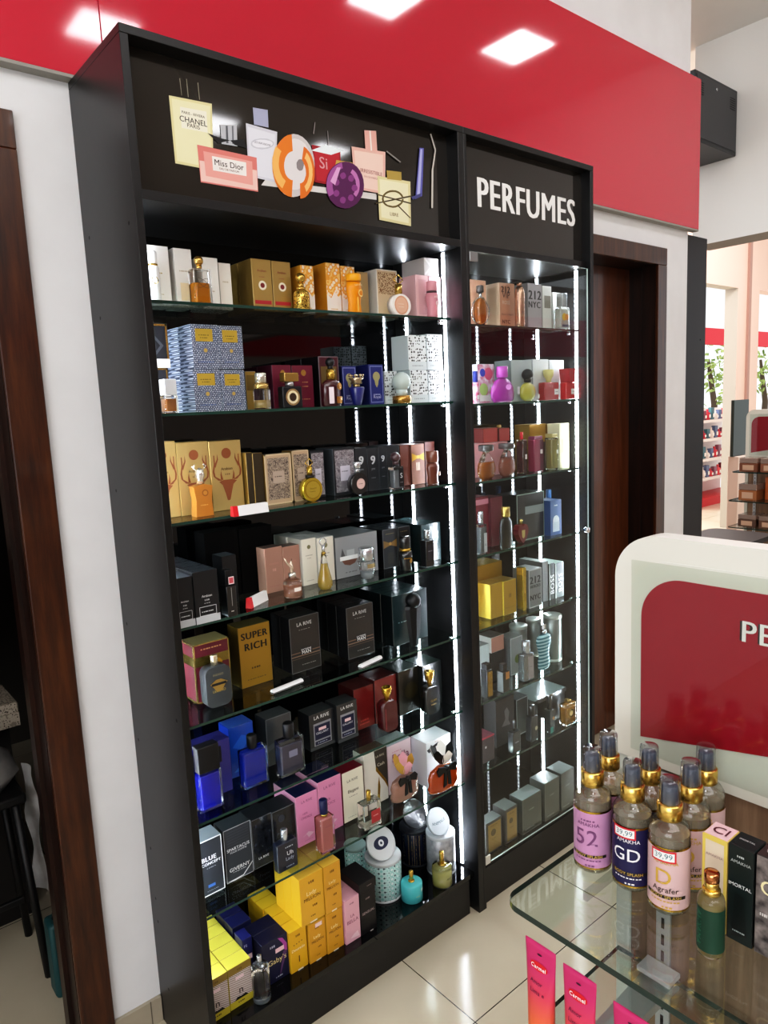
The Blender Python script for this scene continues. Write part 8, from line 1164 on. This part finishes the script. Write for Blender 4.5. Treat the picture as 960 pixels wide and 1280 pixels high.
    b = MB(); b.cyl(R - .0015, .003, .058, M('cdbf86', .06, 0, .3, .5, .6)); b.build('liquid', r)
    b = MB(); b.cyl(.0092, .0695, .0755, GOLD, bev=.0008); b.cyl(.0075, .0755, .0835, GOLD, bev=.0006); b.build('collar', r)
    b = MB(); b.cyl(.0078, .0835, .0945, M('c9875a', .18, 1), bev=.001); b.build('cap', r)
    # hand cream tubes on the lower shelf
    words = ['leftmost pink hand cream tube nearest the shelf corner', 'middle pink hand cream tube on the lower glass shelf', 'rightmost pink hand cream tube, only its crimped top showing']
    TG = tube_mat()
    for (x, y, hh), lb in zip(((.002, -1.027, .158), (.002, -1.083, .155), (.002, -1.150, .150)), words):
        r = empty('cream_tube', (x, y, .8925), PI / 2 + .12 - PI); r.rotation_euler[2] = -PI / 2 + .02
        tag(r, lb, 'cream tube', 'pink cream tubes on the lower glass shelf')
        b = MB(); n = 24; rings = []
        for v in [i / 10 for i in range(11)]:
            ax = .0165 + (.0225 - .0165) * v; ay = .0150 * (1 - v ** 1.3) + .0009
            rings.append([b.bm.verts.new((ax * math.cos(2 * PI * q / n), ay * math.sin(2 * PI * q / n), .018 + v * (hh - .026))) for q in range(n)])
        top = [b.bm.verts.new((v.co.x, v.co.y * .9, hh)) for v in rings[-1]]
        rings.append(top); i = b.mi(TG)
        for A, B in zip(rings, rings[1:]):
            for q in range(n):
                f = b.bm.faces.new((A[q], A[(q + 1) % n], B[(q + 1) % n], B[q])); f.material_index = i; f.smooth = True
        b.bm.faces.new(rings[0][::-1]).material_index = i; b.bm.faces.new(top).material_index = i
        b.build('tube_body', r)
        b = MB(); b.cyl(.0135, 0, .018, WHITEP, bev=.001); b.build('cap', r)
        b = MB()
        def ft(a, c, l=0): 
            v = min(1, max(0, (c - .018) / (hh - .026))); ay = .0150 * (1 - v ** 1.3) + .0009; ax = .0165 + .006 * v
            return (a, -ay * math.sqrt(max(0, 1 - (a / ax) ** 2)) - .0006 - l, c)
        b.face([ft(.0035 * math.cos(q * PI / 6), hh - .013 + .0012 * math.sin(q * PI / 6)) for q in range(12)], M('40102a', .5))
        m = M('d8202e', .4); N = 12
        for i in range(N):
            a, e = -.0125 + .025 * i / N, -.0125 + .025 * (i + 1) / N
            h1 = .0055 * math.sqrt(1 - (a / .0135) ** 2); h2 = .0055 * math.sqrt(1 - (e / .0135) ** 2)
            b.face([ft(a, hh - .028 - h1), ft(e, hh - .028 - h2), ft(e, hh - .028 + h2), ft(a, hh - .028 + h1)], m)
        b.text('Carmel', M('ffffff', .5), lambda a, c: ft(a, hh - .028 + c, .0008), width=.021, bold=.03)
        b.text('Amor', M('5a1240', .5), lambda a, c: ft(a - .002, hh - .048 + c, .0004), width=.018)
        b.text('Lima e', M('5a1240', .5), lambda a, c: ft(a, hh - .060 + c, .0004), width=.02)
        b.build('printed_front', r, recalc=False)
def tube_mat():
    m, t, b, mp = nodes('pink_orange_tube', .35, 0, .2)
    sx = t.nodes.new('ShaderNodeSeparateXYZ'); t.links.new(t.nodes['Texture Coordinate'].outputs['Object'], sx.inputs[0])
    mr = t.nodes.new('ShaderNodeMapRange'); mr.inputs[1].default_value = .05; mr.inputs[2].default_value = .13
    t.links.new(sx.outputs[2], mr.inputs[0]); ramp(t, mr.outputs[0], [(0, 'e8743a'), (.55, 'd8455f'), (1, 'c8306f')], b.inputs['Base Color'])
    return m

# ------------------------------------------------------------------ background right
def background():
    gondola(5.05, .93, 1.2, 'far gondola of brown gift boxes before the pink wall', 1.56, False, (1.1125, .9, .70))
    BRN = ['7a4a33', '6b4a3c', '8a5a44', 'a0673f', '5e4438']
    k = 0
    pos = {1.1125: 'on its top shelf', .9: 'on its middle shelf', .70: 'on its lower shelf'}
    for z in (1.1125, .9, .70):
        for j in range(4):
            if z == .9 and j == 1: continue
            y = .80 - j * .15; hh = (.10, .12, .09)[(1.1125, .9, .70).index(z)]
            r = empty('gift_box', (4.86, y, z)); nm = ['leftmost', 'second', 'third', 'fourth'][j]
            tag(r, 'brown gift box with clear lid at far gondola, %s %s' % (nm, pos[z]), 'gift box', 'brown gift boxes on the far gondola')
            b = MB(); b.box(-.06, .10, -.065, .065, 0, hh * .62, M(BRN[(k * 2) % 5], .4), .003)
            b.box(-.062, -.060, -.04, .04, hh * .12, hh * .5, M('c9a58c', .4)); b.build('tray', r)
            b = MB(); b.box(-.06, .10, -.065, .065, hh * .63, hh, M('b8a296', .15, 0, .5, .5, .5), .003); b.build('lid', r); k += 1
    b = MB(); b.box(4.80, 4.98, .62, .84, 1.0, 1.002, WHITEP)
    b.bm.free()
    r = empty('gift_bag', (4.93, .72, .9)); r.location = (4.93, .65, .9005)
    tag(r, 'orange gift bag standing among brown boxes on far gondola', 'gift bag')
    b = MB(); b.bm.free(); b = MB(); b.box(-.05, .05, -.06, .06, 0, .17, M('b8622e', .35, 0, .4), .004)
    b.build('bag_body', r)
    b = MB(); b.tube([(-.052, -.03, .14), (-.054, -.02, .20), (-.054, .02, .20), (-.052, .03, .14)], .002, M('7a3d18', .5), 6); b.build('bag_handle', r)
    # network rack on the far wall
    r = empty('network_rack', (3.70, .80, 3.095)); tag(r, 'black wall-mounted network rack with vent slots above the beam', 'rack')
    RK = M('36383b', .4)
    b = MB(); b.box(-.24, .268, -.234, .02, 0, .365, RK, .004); b.build('rack_body', r)
    b = MB(); b.box(-.225, .255, -.238, -.2345, .02, .345, M('3f4145', .38), .002); p = b.build('side_door', r)
    b = MB()
    for xx in (-.18, .2):
        for q in range(6): b.box(xx - .03, xx + .03, -.2392, -.2378, .245 + q * .012, .249 + q * .012, M('050505', .6))
    b.build('vent_slots', p)
    b = MB(); b.cyl(.009, 0, .003, SILVER, seg=14)
    for v in b.bm.verts: v.co = Vector((v.co.x, -.2385 - v.co.z, .31 + v.co.y))
    b.build('lock', p)
    # dark stool top behind the panel
    r = empty('side_table', (3.86, .53, 0)); tag(r, 'dark grey side table with round-cornered top beyond the black panel', 'table')
    b = MB(); q = .08; pts = []
    for cx, cy, a0 in ((.26 - q, .2 - q, 0), (-.26 + q, .2 - q, PI / 2), (-.26 + q, -.2 + q, PI), (.26 - q, -.2 + q, 1.5 * PI)):
        pts += [(cx + q * math.cos(a0 + i * PI / 12), cy + q * math.sin(a0 + i * PI / 12)) for i in range(7)]
    b.prism(pts, .77, .80, M('39393b', .4), plane='xy'); b.build('table_top', r)
    for sx in (-1, 1):
        for sy in (-1, 1):
            b = MB(); b.cyl(.016, 0, .77, M('2a2a2c', .4), (sx * .19, sy * .14, 0), 12); b.build('leg', r)
    # display stand of small dark boxes behind the far gondola
    r = empty('counter_display', (6.5, 1.62, 0)); tag(r, 'dark green upright display board behind the far gondola', 'display board')
    b = MB(); b.box(-.16, .16, -.015, .015, 1.08, 1.62, M('28332f', .4), .004); b.build('board', r)
    b = MB(); b.box(-.12, .12, -.05, .05, 0, 1.08, M('c9b8ae', .5), .004); b.build('pedestal', r)
    # wall shelving seen through the opening
    sh = empty('wall_shelving', (10.4, 3.75, 0)); tag(sh, 'white wall shelving with red base seen through the far opening', 'shelving')
    WS = M('ece6e2', .5)
    b = MB(); b.box(-.9, .9, .28, .30, 0, 1.45, WS); b.build('back_board', sh)
    zz = (.42, .71, 1.01, 1.29)
    for z in zz:
        b = MB(); b.box(-.9, .9, -.1, .28, z - .04, z, WS); b.build('shelf_board', sh)
    b = MB(); b.box(-.9, .9, -.15, .28, 0, .12, M('c81e2a', .4)); b.build('base', sh)
    cl = ['b8283c', '5a6a8c', 'd8505a', '3f6e78', 'c83848', '7a3040', 'e0d8d4', '8c5a6c']
    for zi, z in enumerate(zz):
        for j in range(10):
            xx = 9.78 + j * .125; c = cl[(j * 3 + zi * 5) % 8]
            h = .12 + .06 * ((j * 5 + zi) % 4) / 3
            r = empty('toiletry_pack', (xx, 3.72, z + .0005))
            tag(r, 'small toiletry pack on the white shelving seen through the far opening', 'toiletry', 'toiletries on the far white shelving')
            b = MB()
            if (j + zi) % 2: b.box(-.045, .045, -.03, .03, 0, h, M(c, .4), .004)
            else: b.lathe([(0, 0), (.042, 0), (.044, h * .1), (.044, h * .65), (.018, h * .75), (.018, h), (0, h)], M(c, .4), seg=10)
            b.build('pack_body', r)
            b = MB(); b.box(-.025, .025, -.0465, -.0445, h * .2, h * .5, WHITEP); b.build('label', r)
    # outside: red canopy, trees, pavement
    b = MB(); b.box(8, 45, 9, 9.15, 3.12, 3.60, M('e01024', .5)); b.box(8, 45, 9, 9.15, 3.60, 7, M('f6f4f2', .6)); struct(b.build('trim_4'))
    b = MB(); b.box(5, 60, 6.0, 30, -.1, -.01, M('c8c4bc', .8)); struct(b.build('ground'))
    LF = noise_mat('sunlit_leaves', '6f8a3c', 'cfe08a', 3, rough=.7)
    for i, (x, y, s, lb) in enumerate(((28.7, 12.5, 1.5, 'sunlit green tree outside the left far opening'), (33.3, 12.4, 1.5, 'sunlit green tree with leaning trunk outside the right far opening'))):
        r = empty('street_tree', (x, y, 0)); tag(r, lb, 'tree', 'trees outside')
        b = MB(); b.tube([(0, 0, 0), (.1, 0, 1.2), (-.25, 0, 2.2), (-.5, 0, 3.0)], .1, M('6a5a4c', .8), 8, [.16, .13, .10, .06]); b.build('trunk', r)
        b = MB(); rn = random.Random(i)
        for q in range(260):
            a = rn.uniform(0, 2 * PI); e = rn.uniform(-1, 1); R = 1.3 * s * rn.random() ** .4
            c = Vector((R * math.cos(a), R * math.sin(a) * .6, 2.4 + R * e * .8))
            u = Vector((rn.uniform(-1, 1), rn.uniform(-1, 1), rn.uniform(-1, 1))).normalized() * .16; w = u.orthogonal().normalized() * .09
            b.face([c - u, c + w, c + u, c - w], LF)
        b.build('foliage', r, recalc=False)

# ------------------------------------------------------------------ back room at left
def back_room():
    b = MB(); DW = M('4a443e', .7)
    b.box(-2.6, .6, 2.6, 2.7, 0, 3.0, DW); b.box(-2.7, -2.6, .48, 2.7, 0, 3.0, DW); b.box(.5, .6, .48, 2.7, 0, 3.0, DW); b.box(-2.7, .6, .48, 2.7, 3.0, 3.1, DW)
    struct(b.build('wall_backroom'))
    r = empty('counter', (-.7, 1.1, 0)); tag(r, 'back room counter with speckled granite top seen past the door jamb', 'counter')
    GRN = voro_mat('speckled_granite', [(0, '3c352f'), (.25, 'b5aa9a'), (.7, '8d8478')], 120, rough=.2)
    b = MB(); b.box(-.9, .56, -.1, .12, .765, .80, GRN, .003); b.box(-.9, .56, -.10, -.085, .72, .765, GRN); b.build('granite_top', r)
    b = MB(); b.box(-.88, .54, -.02, .12, 0, .764, M('1c1917', .6)); b.build('cabinet_body', r)
    r = empty('cupboard', (-.7, 1.2, 1.29)); tag(r, 'dark brown hanging cupboard above the back room counter', 'cupboard')
    b = MB(); b.box(-.9, .56, -.15, .3, 0, .8, M('5b5148', .5), .003); b.build('cupboard_body', r)
    for i in range(3):
        b = MB(); b.box(-.89 + i * .485, -.41 + i * .485, -.165, -.151, .01, .79, M('6b6058', .45), .003); b.build('cupboard_door', r)
    r = empty('stool', (-.36, .85, 0)); tag(r, 'black stool standing in the dark back room doorway', 'stool')
    BK = M('0c0c0d', .5)
    for sx in (-1, 1):
        for sy in (-1, 1):
            b = MB(); b.tube([(sx * .16, sy * .12, 0), (sx * .13, sy * .10, .58)], .012, BK, 8); b.build('leg', r)
    b = MB(); b.box(-.16, .16, -.12, .12, .58, .61, BK, .008, 2); b.build('seat', r)
    b = MB(); b.box(-.14, .14, -.008, .008, .2, .22, BK, .002); b.build('stretcher', r)
    r = empty('cloth_bag', (-.36, .84, .6105)); tag(r, 'crumpled grey cloth bag lying on the black stool', 'bag')
    GB = noise_mat('grey_cloth', '7a7876', '9c9a98', 12, rough=.8, bump=.4)
    b = MB(); b.lathe([(0, 0), (.13, .0), (.16, .04), (.15, .10), (.09, .15), (0, .16)], GB, seg=24, sy=.65)
    for v in b.bm.verts:
        v.co.x += .012 * math.sin(v.co.z * 60 + v.co.y * 30); v.co.y += .010 * math.sin(v.co.z * 45 + v.co.x * 40)
    b.build('bag_body', r)
    b = MB(); n = 14
    V = [[b.bm.verts.new((.172 + .022 * u + .006 * math.sin(k * .9 + u * 4), -.02 - .05 * u + .008 * math.sin(k * 1.3), .06 - k * .032)) for u in (0, .33, .66, 1)] for k in range(n)]
    mi = b.mi(GB)
    for A, B in zip(V, V[1:]):
        for q in range(3):
            f = b.bm.faces.new((A[q], A[q + 1], B[q + 1], B[q])); f.material_index = mi; f.smooth = True
    b.build('hanging_strap', r)
    r = empty('tote_bag', (-.150, .64, 0)); tag(r, 'teal shopping bag on the back room floor by the jamb', 'bag')
    b = MB(); b.box(-.06, .06, -.035, .035, 0, .24, M('1f4a4c', .5), .012, 2); b.build('bag_body', r)
    b = MB(); b.tube([(-.04, 0, .23), (-.03, 0, .31), (.03, 0, .31), (.04, 0, .23)], .006, M('183a3c', .5), 6); b.build('bag_handle', r)

# ------------------------------------------------------------------ camera and light
def camera():
    cd = bpy.data.cameras.new('camera'); c = bpy.data.objects.new('camera', cd); COL.objects.link(c)
    f = 896.07
    cd.sensor_fit = 'VERTICAL'; cd.sensor_height = 24; cd.lens = f * 24 / 1280
    cd.clip_start = .02; cd.clip_end = 100
    R = Vector((0.7649223, -0.64253303, -0.04522372)); U = Vector((0.12768249, 0.08243751, 0.98838314)); W = Vector((0.63134068, 0.76181058, -0.14509851))
    m = Matrix(((R.x, U.x, -W.x, -.6288), (R.y, U.y, -W.y, -1.5271), (R.z, U.z, -W.z, 1.7078), (0, 0, 0, 1)))
    c.matrix_world = m; SC.camera = c
def lights():
    w = bpy.data.worlds.new('sky'); w.use_nodes = True; SC.world = w
    bg = w.node_tree.nodes['Background']; bg.inputs[0].default_value = (.93, .96, 1, 1); bg.inputs[1].default_value = 1.0
    def area(name, loc, aim, sx, sy, e, col=(1, 1, 1)):
        l = bpy.data.lights.new(name, 'AREA'); l.shape = 'RECTANGLE'; l.size = sx; l.size_y = sy; l.energy = e; l.color = col
        o = bpy.data.objects.new(name, l); COL.objects.link(o); o.location = loc
        o.rotation_euler = (Vector(aim) - Vector(loc)).to_track_quat('-Z', 'Y').to_euler(); return o
    area('shop_ceiling_fill', (-.8, -2.6, 3.7), (.2, -.3, .8), 3.0, 2.0, 60, (1, .99, .98))
    area('left_soft_fill', (-4.6, -3.0, 2.0), (.5, -.2, 1.2), 3.0, 2.2, 70, (.93, .97, 1))  # added soft fill from the left, standing in for an unseen shopfront
    area('far_daylight', (8.0, 5.6, 3.0), (6.2, 1.0, 1.2), 3.0, 2.5, 300, (1, .97, .95))
    area('far_shop_light', (6.5, 0.6, 4.2), (6.5, 1.6, 0.6), 2.5, 1.5, 130, (1, .93, .9))
    SC.cycles.transparent_max_bounces = 40
    SC.view_settings.view_transform = 'Standard'; SC.view_settings.look = 'None'
    SC.view_settings.exposure = 0.2
    vs = SC.view_settings; vs.use_curve_mapping = True; cm = vs.curve_mapping
    cu = cm.curves[3]
    for x, y in ((.018, .011), (.06, .05), (.22, .245), (.6, .72)): cu.points.new(x, y)
    cm.update()

_M[('n', 'gsm')] = None; del _M[('n', 'gsm')]
_pat0 = pat
def pat(name):
    if name == 'gsmoke': return noise_mat('grey_smoke_print', '2e2a2c', '8d8480', 70, rough=.45)
    return _pat0(name)

room(); ceiling_lights(); cabinets()
for it in ITEMS:
    fn = it[0]; {'c': carton, 'b': bottle, 'tin': tin, 'lid': lid, 'ps': price_strip}[fn](*it[1], **it[2])
gondola(.25, -.974, 1.1, 'near gondola with white rounded sign frame, red sign and glass shelves')
gondola_goods(); background(); back_room(); camera(); lights()
